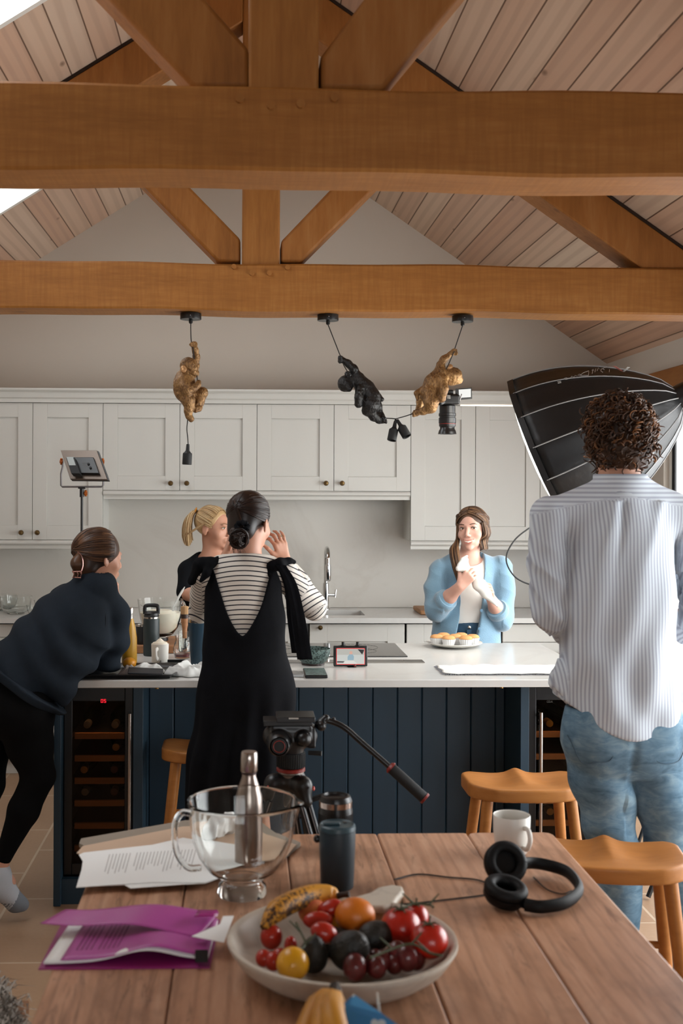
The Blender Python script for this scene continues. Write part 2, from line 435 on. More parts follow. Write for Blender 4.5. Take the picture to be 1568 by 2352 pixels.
# boarded ceiling: boards run along the room
def boardmat(name, x0, slope, width=0.125):
    s = NT(name); s.b.inputs['Roughness'].default_value = 0.6; s.b.inputs['Specular IOR Level'].default_value = 0.25
    co_ = s.coord('Object'); X, Y, Z = s.sep(co_)
    w = s.math('DIVIDE', s.math('MULTIPLY', s.math('SUBTRACT', X, x0), math.sqrt(1+slope*slope)), width)
    idx = s.math('FLOOR', w); fr = s.math('FRACT', w)
    wn = s.new('ShaderNodeTexWhiteNoise'); wn.noise_dimensions = '1D'; s.link(idx, wn.inputs['W'])
    cb = s.new('ShaderNodeCombineXYZ'); s.link(s.math('MULTIPLY', w, 1.6), cb.inputs[0]); s.link(s.math('ADD', s.math('MULTIPLY', Y, 1.0), s.math('MULTIPLY', wn.outputs['Value'], 37.0)), cb.inputs[1]); s.link(s.math('MULTIPLY', wn.outputs['Value'], 9.0), cb.inputs[2])
    v = cb.outputs[0]
    wv = s.new('ShaderNodeTexWave'); wv.wave_type = 'BANDS'; wv.bands_direction = 'X'; s.link(v, wv.inputs['Vector']); wv.inputs['Scale'].default_value = 0.42; wv.inputs['Distortion'].default_value = 7.0; wv.inputs['Detail'].default_value = 2.5; wv.inputs['Detail Scale'].default_value = 0.7
    g = s.noise(v, 2.0, 4, 0.6, 0.5)
    base = s.ramp(wn.outputs['Value'], [(0.0, '#bd957d'), (0.3, '#c6a48d'), (0.55, '#cdb6a0'), (0.75, '#c09a82'), (1.0, '#d0c1ae')])
    c = s.mix(s.math('MULTIPLY', s.ramp(wv.outputs['Fac'], [(0.15, (1, 1, 1)), (0.6, (0, 0, 0))]), 0.28), base, '#937663')
    c = s.mix(s.math('MULTIPLY', g, 0.25), c, '#cbbcaa')
    vo = s.new('ShaderNodeTexVoronoi'); cb2 = s.new('ShaderNodeCombineXYZ'); s.link(s.math('MULTIPLY', w, 0.35), cb2.inputs[0]); s.link(s.math('ADD', s.math('MULTIPLY', Y, 1.4), s.math('MULTIPLY', wn.outputs['Value'], 11.0)), cb2.inputs[1])
    s.link(cb2.outputs[0], vo.inputs['Vector']); vo.inputs['Scale'].default_value = 1.9
    c = s.mix(s.ramp(vo.outputs['Distance'], [(0.0, (0.8, 0.8, 0.8)), (0.04, (0.55, 0.55, 0.55)), (0.085, (0, 0, 0))]), c, '#6d5241')
    gr = s.math('MINIMUM', fr, s.math('SUBTRACT', 1.0, fr))
    gm = s.ramp(gr, [(0.0, (1, 1, 1)), (0.018, (0.75, 0.75, 0.75)), (0.035, (0, 0, 0))])
    c = s.mix(gm, c, '#5c4536'); s.col(c)
    s.bump(s.math('MULTIPLY', s.math('MINIMUM', gr, 0.04), 20.0), 0.35, 0.004)
    return s.m
M_bR = boardmat('ceiling_boards_right', RX, SR); M_bL = boardmat('ceiling_boards_left', RX, SL)
t_ = 0.1
struct('ceiling_right', MB().prism([(RX, RZ), (XR+0.12, roofz(XR+0.12)), (XR+0.12, roofz(XR+0.12)+t_), (RX, RZ+t_)], 1, YN, YB), M_bR, smooth=False)
# left slope with two roof windows
cl = MB()
def slopepanel(x0, x1, y0, y1): cl.prism([(x0, roofz(x0)), (x1, roofz(x1)), (x1, roofz(x1)+t_), (x0, roofz(x0)+t_)], 1, y0, y1)
SX0, SX1 = -1.75, -0.62
sky = [(2.55, 4.25), (5.2, 6.10)]
slopepanel(SX1, RX, YN, YB); slopepanel(XL-0.12, SX0, YN, YB)
ys = [YN]+[q for a in sky for q in a]+[YB]
for i in range(0, len(ys), 2): slopepanel(SX0, SX1, ys[i], ys[i+1])
struct('ceiling_left', cl, M_bL, smooth=False)
M_white = mat('white_painted_frame', '#dcdcd6', 0.5); M_pane = panemat('window_glass')
for i, (a, b) in enumerate(sky):
    f = MB()
    def bar(x0, x1, y0, y1, dz0=0.0, dz1=0.14): f.prism([(x0, roofz(x0)+dz0), (x1, roofz(x1)+dz0), (x1, roofz(x1)+dz1), (x0, roofz(x0)+dz1)], 1, y0, y1)
    bar(SX0, SX1, a, a+0.03); bar(SX0, SX1, b-0.03, b); bar(SX0, SX0+0.04, a, b); bar(SX1-0.04, SX1, a, b)
    o = struct('window_%d' % (i+1), f, M_white, smooth=False)
    g = MB().prism([(SX0, roofz(SX0)+0.09), (SX1, roofz(SX1)+0.09), (SX1, roofz(SX1)+0.1), (SX0, roofz(SX0)+0.1)], 1, a, b)
    g.build('pane', M_pane, o, smooth=False)
# glazed opening in the right wall, oak lintel above
f = MB()
for x in (FX0, (FX0+FX1)/2-0.025, FX1-0.05): f.box((x, YN-0.08, FZ0), (x+0.05, YN-0.03, FZ1))
f.box((FX0, YN-0.08, FZ0), (FX1, YN-0.03, FZ0+0.05)).box((FX0, YN-0.08, FZ1-0.05), (FX1, YN-0.03, FZ1))
o = struct('window_4', f, M_white, smooth=False); MB().box((FX0+0.05, YN-0.06, FZ0+0.05), (FX1-0.05, YN-0.055, FZ1-0.05)).build('pane', M_pane, o, smooth=False)  # front-wall window added behind the camera to let in soft fill
f = MB(); th = 0.06
for y in (WY0, WY0+1.3, WY0+2.62, WY1-th): f.box((XR+0.03, y, 0.0), (XR+0.1, y+th, WZ1))
f.box((XR+0.03, WY0, 0), (XR+0.1, WY1, 0.08)); f.box((XR+0.03, WY0, WZ1-0.06), (XR+0.1, WY1, WZ1))
o = struct('window_3', f, M_white, smooth=False)
MB().box((XR+0.06, WY0+th, 0.08), (XR+0.07, WY1-th, WZ1-0.06)).build('pane', M_pane, o, smooth=False)
M_oak = woodmat('oak_beam', '#8a5826', '#a87036', '#ba8448', axis=0, saw=True)
M_oakz = woodmat('oak_post', '#875626', '#a46e36', '#b58046', axis=2)
M_oaky = woodmat('oak_lintel', '#7a4a1c', '#93602c', '#a06c36', axis=1)
struct('trim_1', MB().box((XR-0.03, WY0-0.2, WZ1), (XR+0.02, WY1+0.25, WZ1+0.15)), M_oaky, bev=0.006)
struct('baseboard_right', MB().box((XR-0.015, WY1, 0), (XR-0.001, 6.6, 0.1)), M_white, bev=0.003)
# roof trusses
def wob(mb, x0, x1, y0, y1, z0, z1, n=40, a=0.0035, seed=0):
    rg = random.Random(seed); ph = [rg.uniform(0, 6.28) for _ in range(8)]; rings = []
    for i in range(n+1):
        x = x0+(x1-x0)*i/n
        w = [a*(math.sin(x*4.1+ph[k])+0.6*math.sin(x*9.3+ph[k+4])) for k in range(4)]
        b = 0.008
        rings.append([Vector(p) for p in ((x, y0+b, z0+w[0]), (x, y1-b, z0+w[0]), (x, y1, z0+b+w[0]), (x, y1, z1-b+w[1]), (x, y1-b, z1+w[1]), (x, y0+b, z1+w[1]), (x, y0+w[2]*0.3, z1-b+w[1]), (x, y0+w[3]*0.3, z0+b+w[0]))])
    return mb.loft(rings)
def brace(x0, z0, x1, z1, w, y0, y1, zc=None):
    d = Vector((x1-x0, z1-z0)).normalized(); n = Vector((-d.y, d.x))*w/2
    return MB().prism([(x0+n.x, z0+n.y), (x0-n.x, z0-n.y), (x1-n.x, z1-n.y), (x1+n.x, z1+n.y)], 1, y0, y1)
M_dark = mat('dark_rafter_strip', '#2a1a0e', 0.9)
def braceobj(pts, y0, y1, name, par, seed):
    o = MB().prism(pts, 1, y0, y1).build(name, M_br[seed % 2], par, bev=0.012); return o
M_br = [woodmat('oak_brace_a', '#835426', '#a46c36', '#b5814c', axis=2, grain=0.8), woodmat('oak_brace_b', '#7e4f22', '#9c6630', '#ad7740', axis=2, grain=1.1)]
def truss(yf, label, kx, kw, zb, zt, seed, braces, pegs):
    t = thing('roof_truss', label, 'roof truss', (kx, yf+0.1, zb), group=None)
    wob(MB(), XL, XR, yf, yf+0.2, zb, zt, seed=seed).build('tie_beam', M_oak, t)
    MB().box((kx-kw/2, yf+0.02, zt-0.01), (kx+kw/2, yf+0.19, RZ-0.06)).build('king_post', M_oakz, t, bev=0.008)
    for k, b in enumerate(braces): braceobj(b, yf+0.03, yf+0.17, 'brace', t, k+seed)
    for sgn in (-1, 1):
        S_ = SL if sgn < 0 else SR; X_ = XL if sgn < 0 else XR; xk = kx+sgn*kw/2; dz = 0.225
        xe = RX+sgn*(RZ-0.03-zt)/S_; xb = RX+sgn*(RZ-dz-zt)/S_
        MB().prism([(xk, roofz(xk)-0.018), (xe, roofz(xe)-0.018), (xe, zt), (xb, zt), (xk, roofz(xk)-dz)], 1, yf+0.02, yf+0.18).build('rafter', M_br[0], t, bev=0.006)
        # dark strip between rafter and boards
        MB().prism([(xk, roofz(xk)-0.002), (xe, roofz(xe)-0.002), (xe, roofz(xe)-0.0175), (xk, roofz(xk)-0.0175)], 1, yf+0.024, yf+0.176).build('rafter_strip', M_dark, t, smooth=False)
    for p in pegs:
        MB().cyl((p.x, yf-0.012, p.z), (p.x, yf+0.02, p.z), 0.011, 0.012, 10).build('peg', M_oakz, t)
    return t
Y1, Y2 = 2.9, 4.95
def xz(px, py, Y): p = at(px, py, Y); return (p.x, p.z)
truss(Y1, 'large blurred oak roof truss crossing nearest the top of the picture', 0.097, 0.178, 2.452, 2.665, 3,
      [[xz(572, 200, Y1+0.03), xz(442, 200, Y1+0.03), (-0.62, 3.17), (-0.42, 3.25), xz(572, 112, Y1+0.03)],
       [xz(737, 203, Y1+0.03), xz(880, 205, Y1+0.03), (0.78, 3.20), (0.58, 3.28), xz(737, 128, Y1+0.03)]],
      [at(550, 228, Y1), at(622, 243, Y1), at(690, 240, Y1), at(768, 226, Y1)])
truss(Y2, 'oak roof truss further back with the monkey lamps hung below it', 0.07, 0.163, 2.42, 2.622, 5,
      [[xz(552, 601, Y2+0.03), xz(500, 601, Y2+0.03), (-0.72, 3.24), (-0.54, 3.26), xz(552, 549, Y2+0.03)],
       [xz(645, 602, Y2+0.03), xz(692, 602, Y2+0.03), (0.86, 3.26), (0.68, 3.28), xz(645, 554, Y2+0.03)]],
      [at(537, 613, Y2), at(578, 628, Y2), at(618, 628, Y2), at(660, 615, Y2)])
# ================================================================ FITTED KITCHEN ON THE BACK WALL
M_cab = mat('painted_cabinet_pale_grey', '#c9c8c2', 0.5, var=0.015, vscale=3, bump=0.03, bscale=150, stretch=(1, 1, 0.15))
M_gap = mat('shadow_gap_black', '#15120f', 0.9)
M_knob = mat('aged_brass_knob', '#6b5636', 0.32, 0.9)
def marble(name, base, vein, s1=2.5, amt=0.25, rough=0.2):
    s = NT(name); v = s.coord('Object'); n = s.noise(v, s1, 6, 0.6, 1.2)
    r = s.ramp(n, [(0.46, (0, 0, 0)), (0.5, (1, 1, 1)), (0.54, (0, 0, 0))]); n2 = s.noise(v, s1*2.2, 4)
    c = s.mix(s.math('MULTIPLY', r, s.math('MULTIPLY', n2, amt)), base, vein); s.col(c); s.b.inputs['Roughness'].default_value = rough; return s.m
M_quartz = marble('white_quartz', '#cccbc7', '#b9b3aa', 1.5, 0.3, 0.22)
M_splash = marble('marbled_splashback', '#c9c5bd', '#b3aba0', 0.9, 0.35, 0.3)
def shaker(x0, x1, z0, z1, y, st=0.085, panel=0.01):
    """a shaker door with recessed flat panel; front face at y (towards the camera)"""
    m = MB(); g = 0.0015; x0 += g; x1 -= g; z0 += g; z1 -= g
    m.box((x0, y, z0), (x0+st, y+0.02, z1)).box((x1-st, y, z0), (x1, y+0.02, z1)).box((x0+st, y, z0), (x1-st, y+0.02, z0+st)).box((x0+st, y, z1-st), (x1-st, y+0.02, z1))
    m.box((x0+st, y+panel, z0+st), (x1-st, y+0.018, z1-st)); return m
def knob(x, z, y, par, r=0.0155):
    return MB().lathe([(0.006, 0), (0.006, 0.012), (0.0105, 0.016), (r, 0.022), (r, 0.027), (r*0.75, 0.033), (0, 0.035)], (x, y, z), (0, -1, 0), 20).build('knob', M_knob, par)
def wallunit(label, xs, z0, z1, knobs):
    x0, x1 = xs[0], xs[-1]
    t = thing('wall_cabinet', label, 'cabinet', ((x0+x1)/2, 7.08, z0))
    MB().box((x0+0.0005, 6.945, z0), (x1-0.0005, YB-0.002, z1)).build('body', M_cab, t, smooth=False)
    MB().box((x0+0.001, 6.941, z0+0.002), (x1-0.001, 6.9455, z1-0.001)).build('shadow_gap', M_gap, t, smooth=False)
    for i in range(len(xs)-1):
        d = shaker(xs[i], xs[i+1], z0, z1, 6.92).build('door', M_cab, t, bev=0.0012)
        for k in knobs:
            if xs[i] < k[0] < xs[i+1]: knob(k[0], k[1], 6.92, d)
    return t
ZT, ZS, ZL = 2.163, 1.643, 1.346
def X_(px, py, Y=6.92): return at(px, py, Y).x
wallunit('tall pale wall cabinet at far left, above the glass bowls', [-1.674, -1.257, -0.84], ZL, ZT, [(X_(50, 1223), at(50, 1223, 6.92).z), (X_(87, 1223), at(87, 1223, 6.92).z)])
wallunit('short pale wall cabinet behind the single hanging monkey', [-0.84, -0.383, 0.078], ZS, ZT, [(X_(392, 1110), at(392, 1110, 6.92).z), (X_(429, 1110), at(429, 1110, 6.92).z)])
wallunit('short pale wall cabinet behind the black monkey', [0.078, 0.541, 1.005], ZS, ZT, [(X_(748, 1110), at(748, 1110, 6.92).z), (X_(785, 1110), at(785, 1110, 6.92).z)])
wallunit('tall pale wall cabinet above the woman in the blue cardigan', [1.005, 1.397, 1.791], ZL, ZT, [(1.36, 1.40), (1.434, 1.40)])
wallunit('tall pale wall cabinet at right end behind the softbox', [1.791, 2.18], ZL, ZT, [(1.83, 1.40)])
wallunit('tall pale wall cabinet at extreme left edge of the picture', [-2.25, -1.96, -1.674], ZL, ZT, [(-1.98, 1.40), (-1.94, 1.40)])
cprof = [(6.945, ZT+0.001), (6.905, ZT+0.001), (6.905, ZT+0.022), (6.895, ZT+0.03), (6.888, ZT+0.06), (6.87, ZT+0.072), (6.87, ZT+0.084), (YB-0.01, ZT+0.084), (YB-0.01, ZT+0.001)]
c_ = MB().prism(cprof, 0, -2.27, 2.28).build('cornice', M_cab, smooth=False, origin=(0, 7.0, ZT)); setprops(c_, 'long pale moulded cornice running along the top of the wall cabinets', 'cornice')
def pelmet(x0, x1, z, label):
    pr = [(YB-0.3, z-0.001), (6.925, z-0.001), (6.912, z-0.012), (6.912, z-0.022), (6.93, z-0.034), (6.93, z-0.052), (6.95, z-0.052), (6.95, z-0.03), (YB-0.3, z-0.03)]
    o = MB().prism(pr, 0, x0, x1).build('light_pelmet', M_cab, smooth=False, origin=((x0+x1)/2, 6.95, z)); setprops(o, label, 'pelmet')
pelmet(-2.25, -0.842, ZL, 'pale moulded pelmet under the left tall wall cabinets')
pelmet(-0.838, 1.003, ZS, 'long pale pelmet under the short wall cabinets above the tap')
pelmet(1.007, 2.18, ZL, 'pale moulded pelmet under the right tall wall cabinets')
# splashback and worktop
o = MB().box((XL+0.01, YB-0.014, 0.912), (XR-0.01, YB-0.002, 1.66)).build('splashback', M_splash, smooth=False, origin=(0, YB, 0.912)); setprops(o, 'marbled pale stone splashback on the wall behind the sink', 'splashback')
sx0, sx1, sy0, sy1 = 0.22, 0.72, 6.80, 7.08
wk = thing('kitchen_worktop', 'long white quartz worktop against the back wall', 'worktop', (0, 6.95, 0.88))
m = MB()
for a, b, c, d in ((XL+0.01, sx0, 6.65, YB-0.016), (sx1, XR-0.02, 6.65, YB-0.016), (sx0, sx1, 6.65, sy0), (sx0, sx1, sy1, YB-0.016)): m.box((a, c, 0.88), (b, d, 0.91))
m.build('slab', M_quartz, wk, smooth=False)
MB().box((sx0-0.01, sy0-0.01, 0.72), (sx1+0.01, sy1+0.01, 0.722)).box((sx0-0.01, sy0-0.01, 0.72), (sx0, sy1+0.01, 0.88)).box((sx1, sy0-0.01, 0.72), (sx1+0.01, sy1+0.01, 0.88)).box((sx0, sy0-0.01, 0.72), (sx1, sy0, 0.88)).box((sx0, sy1, 0.72), (sx1, sy1+0.01, 0.88)).build('sink_basin', mat('steel_brushed', '#a8a6a2', 0.3, 0.9), wk, smooth=False)
def baseunit(label, x0, x1, fronts, knobs, gapl=False):
    t = thing('base_cabinet', label, 'cabinet', ((x0+x1)/2, 6.95, 0))
    ztop = 0.86 if x0 < sx1 and x1 > sx0 else 0.878
    if x0 < sx1 and x1 > sx0: MB().box((x0+0.001, 6.705, 0.1), (x1-0.001, 6.78, 0.878)).box((x0+0.001, 6.78, 0.1), (x1-0.001, YB-0.02, 0.7)).build('body', M_gap, t, smooth=False)
    else: MB().box((x0+0.001, 6.705, 0.1), (x1-0.001, YB-0.02, 0.878)).build('body', M_gap, t, smooth=False)
    MB().box((x0+0.001, 6.74, 0.0), (x1-0.001, 6.76, 0.1)).build('plinth', M_cab, t, smooth=False)
    for fx0, fx1, z0, z1, nm in fronts:
        if nm == 'drawer': d = MB().box((fx0+0.0015, 6.685, z0+0.0015), (fx1-0.0015, 6.705, z1-0.0015)).build('drawer', M_cab, t, bev=0.0015)
        else: d = shaker(fx0, fx1, z0, z1, 6.685, 0.1).build('door', M_cab, t, bev=0.0012)
        for k in knobs:
            if fx0 < k[0] < fx1 and z0 < k[1] < z1: knob(k[0], k[1], 6.685, d, 0.014)
T_ = 0.872
kz = at(735, 1441, 6.68).z
baseunit('base cabinet with a drawer behind the leaning woman', -1.62, -1.02, [(-1.62, -1.02, 0.795, T_, 'drawer'), (-1.62, -1.02, 0.46, 0.795, 'drawer'), (-1.62, -1.02, 0.1, 0.46, 'drawer')], [(at(50, 1437, 6.68).x, at(50, 1437, 6.68).z), (-1.32, 0.63), (-1.32, 0.28)])
baseunit('base cabinet at far left corner below the glass bowls', -2.25, -1.62, [(-2.25, -1.935, 0.1, T_, 'door'), (-1.935, -1.62, 0.1, T_, 'door')], [(-1.97, 0.82), (-1.9, 0.82)])
baseunit('base cabinet hidden behind the mixing bowl of cream', -1.02, -0.42, [(-1.02, -0.42, 0.1, T_, 'door')], [(-0.47, 0.82)])
baseunit('base cabinet behind the woman in the striped top', -0.42, 0.36, [(-0.42, -0.03, 0.1, T_, 'door'), (-0.03, 0.36, 0.1, T_, 'door')], [(-0.08, 0.82), (0.02, 0.82)])
baseunit('wide panelled door with a brass knob below the sink', 0.385, 0.94, [(0.385, 0.94, 0.1, T_, 'door')], [(at(735, 1441, 6.68).x, kz)])
baseunit('base cabinet behind the woman in the blue cardigan', 0.95, 1.488, [(0.95, 1.488, 0.1, T_, 'door')], [(1.44, 0.8)])
baseunit('base drawers at right between blue cardigan and striped shirt', 1.512, 2.2, [(1.512, 2.2, 0.765, T_, 'drawer'), (1.512, 2.2, 0.43, 0.765, 'drawer'), (1.512, 2.2, 0.1, 0.43, 'drawer')], [(1.857, 0.82), (at(1289, 1503, 6.66).x, at(1289, 1503, 6.66).z), (1.857, 0.26)])
# chrome tap
M_chrome = mat('polished_chrome', '#d8d8d8', 0.08, 1.0)
tp = at(748, 1398, 7.13); tx = tp.x
t = thing('kitchen_tap', 'tall arched chrome mixer tap by the sink', 'tap', (tx, 7.13, 0.91))
ty = 7.13
MB().lathe([(0.026, 0), (0.026, 0.008), (0.019, 0.014), (0.019, 0.16), (0.015, 0.165)], (tx, ty, 0.911), n=24).build('body', M_chrome, t)
arc = [(tx, ty, 1.07), (tx, ty, 1.22)]+[(tx, ty-0.09+0.09*math.cos(a), 1.22+0.075*math.sin(a)) for a in np.linspace(0.2, math.pi-0.1, 12)]+[(tx, ty-0.18, 1.18)]
MB().tube(arc, 0.0125, 14).build('spout', M_chrome, t)
MB().lathe([(0.016, 0), (0.018, 0.02), (0.018, 0.09), (0.013, 0.1)], (tx, ty-0.18, 1.20), (0, 0, -1), 20).build('spray_head', M_chrome, t)
MB().tube([(tx+0.015, ty, 1.0), (tx+0.06, ty-0.01, 1.0)], 0.008, 10).tube([(tx+0.055, ty-0.01, 0.985), (tx+0.062, ty-0.01, 1.035)], 0.006, 8).build('lever', M_chrome, t)
# little board behind the cardigan
M_board = woodmat('chopping_board_wood', '#8a6242', '#a67b55', '#b48a62', axis=0, knots=False)
cb0 = at(968, 1397, 6.95)
o = MB().box((cb0.x-0.03, 6.80, 0.912), (cb0.x+0.2, 7.1, 0.938)).build('chopping_board', M_board, bev=0.006, origin=(cb0.x+0.08, 6.95, 0.912)); setprops(o, 'small wooden board on the back worktop beside the blue cardigan', 'chopping board')
# glass bowls on the left of the worktop
M_glass = glassmat('clear_glass', '#fbfdfc', 0.0, 1.3)
def bowlprof(r, h, th=0.003, foot=0.55):
    pr = [(r*foot, 0), (r*foot, 0.006)]
    for i in range(9): a = i/8*math.pi/2; pr.append((r*foot+(r*(1-foot))*math.sin(a)**0.8, 0.006+(h-0.006)*(1-math.cos(a))))
    pr += [(r+0.004, h), (r+0.004, h+0.003), (r-th, h+0.003)]
    for i in range(8, -1, -1): a = i/8*math.pi/2; pr.append(((r*foot+(r*(1-foot))*math.sin(a)**0.8)-th, 0.006+th+(h-0.006-th)*(1-math.cos(a))))
    return pr+[(0, 0.009)]
def glassbowl(name, px, py, Y, r, h, label, nn=40, group='clear glass bowls on the back worktop'):
    p = at(px, py, Y); o = MB().lathe(bowlprof(r, h), (p.x, Y, 0.912), n=nn).build(name, M_glass, origin=(p.x, Y, 0.912), autosmooth=60)
    return setprops(o, label, 'bowl', group)
glassbowl('glass_bowl', 36, 1390, 6.88, 0.092, 0.10, 'large clear glass bowl at left end of the back worktop')
glassbowl('glass_bowl', 82, 1398, 6.80, 0.052, 0.055, 'front small glass bowl of the two beside the large one')
glassbowl('glass_bowl', 97, 1390, 6.99, 0.047, 0.065, 'rear small glass bowl partly behind another small bowl')
glassbowl('glass_bowl', 8, 1390, 7.08, 0.085, 0.09, 'glass bowl behind the large one, cut by the picture edge')
# ================================================================ ISLAND
M_navy = mat('navy_painted_wood', '#1d3646', 0.5, var=0.06, vscale=30, bump=0.05, bscale=80, stretch=(1, 1, 0.08))
IX0, IX1, IY0, IY1 = -0.762, 1.436, 4.485, 5.565
isl = thing('kitchen_island', 'navy kitchen island with boarded back and two built-in wine coolers', 'kitchen island', ((IX0+IX1)/2, 5.0, 0))
PYF = 4.62; CLx0, CLx1, CRx0, CRx1 = -0.717, -0.437, 1.155, 1.405
m = MB()
for a_, b_ in (((-0.745, 4.585, 0.0), (CLx0, 5.53, 0.879)), ((CLx1, PYF, 0.0), (CLx1+0.04, 4.93, 0.879)), ((CRx0-0.035, PYF, 0.0), (CRx0, 4.93, 0.879)), ((CRx1, 4.60, 0.0), (1.428, 5.53, 0.879))): MB().box(a_, b_).build('end_panel', M_navy, isl, bev=0.002)
m.build('carcass_rails', M_navy, isl, bev=0.002) if False else None
m = MB(); x = CLx1+0.04; bw = 0.1055
while x < CRx0-0.036:
    x2 = min(x+bw, CRx0-0.035); c = 0.004
    m.prism([(x+0.0008, 4.93), (x+0.0008, 4.90+c), (x+0.0008+c, 4.90), (x2-0.0008-c, 4.90), (x2-0.0008, 4.90+c), (x2-0.0008, 4.93)], 2, 0.0, 0.879); x = x2
m.build('boarding', M_navy, isl, smooth=False)
MB().box((CLx1, 4.931, 0.0), (CRx0, 5.53, 0.877)).box((CLx0, 5.22, 0), (CLx1, 5.53, 0.877)).box((CRx0, 5.22, 0), (CRx1, 5.53, 0.877)).build('carcass', M_navy, isl, smooth=False)
for a_, b_ in ((CLx0, CLx1), (CRx0, CRx1)): MB().box((a_, 4.61, 0.0), (b_, 4.64, 0.10)).build('plinth', M_navy, isl, smooth=False)
wt = thing('island_worktop', 'white quartz island worktop with cups, bowls and cupcakes on it', 'worktop', ((IX0+IX1)/2, 5.0, 0.88))
MB().box((IX0, IY0, 0.88), (IX1, IY1, 0.91)).build('slab', M_quartz, wt, bev=0.003)
M_brass = mat('small_brass_catch', '#8a6a3c', 0.35, 0.9)
for px, py, lb in ((360, 1586, 'small brass hook under the worktop beside the left wine cooler'), (1151, 1586, 'small brass hook under the worktop beside the right wine cooler')):
    p = at(px, py, 4.6); o = MB().lathe([(0.009, 0), (0.009, 0.003), (0.004, 0.005), (0.004, 0.012), (0.008, 0.016), (0.008, 0.022), (0, 0.024)], (p.x, 4.6, 0.8795), (0, 0, -1), 14).build('bag_hook', M_brass, origin=(p.x, 4.6, 0.87)); setprops(o, lb, 'hook')
# wine coolers
M_blk = mat('black_appliance', '#0d0d0e', 0.35); M_shelf = mat('beech_shelf_front', '#c08a58', 0.5, var=0.15, vscale=20, stretch=(0.2, 1, 4))
M_tint = panemat('tinted_cooler_glass', '#d8cdc2', 0.04)
M_red = mat('red_led', '#200000', emit='#ff2030', es=1.6)
SEG = {'0': 'abcdef', '3': 'abgcd', '5': 'afgcd', '1': 'bc', '2': 'abged'}
def seg7(m, ch, x, z, y, w=0.007, h=0.012, t=0.0016):
    P = {'a': ((0, h), (w, h)), 'g': ((0, h/2), (w, h/2)), 'd': ((0, 0), (w, 0)), 'f': ((0, h/2), (0, h)), 'e': ((0, 0), (0, h/2)), 'b': ((w, h/2), (w, h)), 'c': ((w, 0), (w, h/2))}
    for s_ in SEG[ch]:
        a, b = P[s_]; m.box((x+min(a[0], b[0])-t/2, y-0.001, z+min(a[1], b[1])-t/2), (x+max(a[0], b[0])+t/2, y, z+max(a[1], b[1])+t/2))
def cooler(x0, x1, label, hx):
    t = thing('wine_cooler', label, 'wine cooler', ((x0+x1)/2, 4.9, 0.1)); y = 4.645
    m = MB().box((x0+0.002, y+0.02, 0.105), (x0+0.015, 5.2, 0.86)).box((x1-0.015, y+0.02, 0.105), (x1-0.002, 5.2, 0.86)).box((x0+0.015, y+0.02, 0.105), (x1-0.015, 5.2, 0.12)).box((x0+0.015, y+0.02, 0.84), (x1-0.015, 5.2, 0.86)).box((x0+0.015, 5.18, 0.12), (x1-0.015, 5.2, 0.84))
    m.build('cabinet_body', M_blk, t, smooth=False)
    d = MB().box((x0+0.003, y, 0.105), (x0+0.035, y+0.018, 0.868)).box((x1-0.035, y, 0.105), (x1-0.003, y+0.018, 0.868)).box((x0+0.035, y, 0.105), (x1-0.035, y+0.018, 0.15)).box((x0+0.035, y, 0.80), (x1-0.035, y+0.018, 0.868)).build('door', M_blk, t, bev=0.002)
    MB().box((x0+0.035, y+0.003, 0.15), (x1-0.035, y+0.007, 0.80)).build('glass', M_tint, d, smooth=False)
    MB().cyl((hx, y-0.03, at(0, 1640, 4.615).z), (hx, y-0.03, 0.2), 0.0075, n=16).cyl((hx, y, 0.74), (hx, y-0.03, 0.74), 0.005, n=8).cyl((hx, y, 0.25), (hx, y-0.03, 0.25), 0.005, n=8).build('handle', mat('steel_handle', '#b5aaa2', 0.22, 1.0), d)
    for k in range(7):
        z = 0.653-0.0907*k
        s_ = MB().box((x0+0.04, y+0.035, z-0.012), (x1-0.04, y+0.05, z+0.012)).build('shelf', M_shelf, t, bev=0.001)
        MB().box((x0+0.018, y+0.05, z-0.01), (x1-0.018, 5.15, z-0.006)).build('wire_rack', mat('rack_grey', '#3a3835', 0.5, 0.5), s_, smooth=False)
    lw = MB().box((x0+0.03, 4.7, 0.832), (x1-0.03, 4.72, 0.838)).build('interior_lamp', mat('cooler_lamp', '#221a10', emit='#ffc890', es=9.0), t, smooth=False)
    return t
c1 = cooler(CLx0, CLx1, 'left wine cooler with red digits and wooden shelf fronts', at(297, 1700, 4.615).x)
c2 = cooler(CRx0, CRx1, 'right wine cooler partly hidden behind a stool and the man', at(1242, 1700, 4.615).x)
p = at(232, 1610, 4.643); m = MB(); seg7(m, '0', p.x, p.z-0.006, 4.643); seg7(m, '5', p.x+0.012, p.z-0.006, 4.643); m.build('display_digits', M_red, c1, smooth=False)
M_letter = mat('faint_panel_lettering', '#4a4743', 0.5)
def text(name, s, loc, size, m, parent, rot=(math.pi/2, 0, 0), ext=0.0004, align='CENTER'):
    cu = bpy.data.curves.new(name, 'FONT'); cu.body = s; cu.size = size; cu.extrude = ext; cu.align_x = align; cu.align_y = 'CENTER'
    tmp = bpy.data.objects.new('tmp', cu); COL.objects.link(tmp)
    bpy.context.view_layer.update(); dg = bpy.context.evaluated_depsgraph_get()
    me = bpy.data.meshes.new_from_object(tmp.evaluated_get(dg)); bpy.data.objects.remove(tmp)
    R = rot if isinstance(rot, Matrix) else Euler(rot).to_matrix().to_4x4()
    me.transform(Matrix.Translation(Vector(loc)) @ R)
    if parent is not None:
        r = parent; org = Vector(r.location)
        while r.parent is not None: r = r.parent; org = org+Vector(r.location)
        me.transform(Matrix.Translation(-org))
    me.materials.clear(); me.materials.append(m)
    o = bpy.data.objects.new(name, me); COL.objects.link(o)
    if parent is not None: o.parent = parent
    return o
p = at(1262, 1612, 4.643); text('lettering', 'CDA', (p.x, 4.644, p.z), 0.012, M_letter, c2)
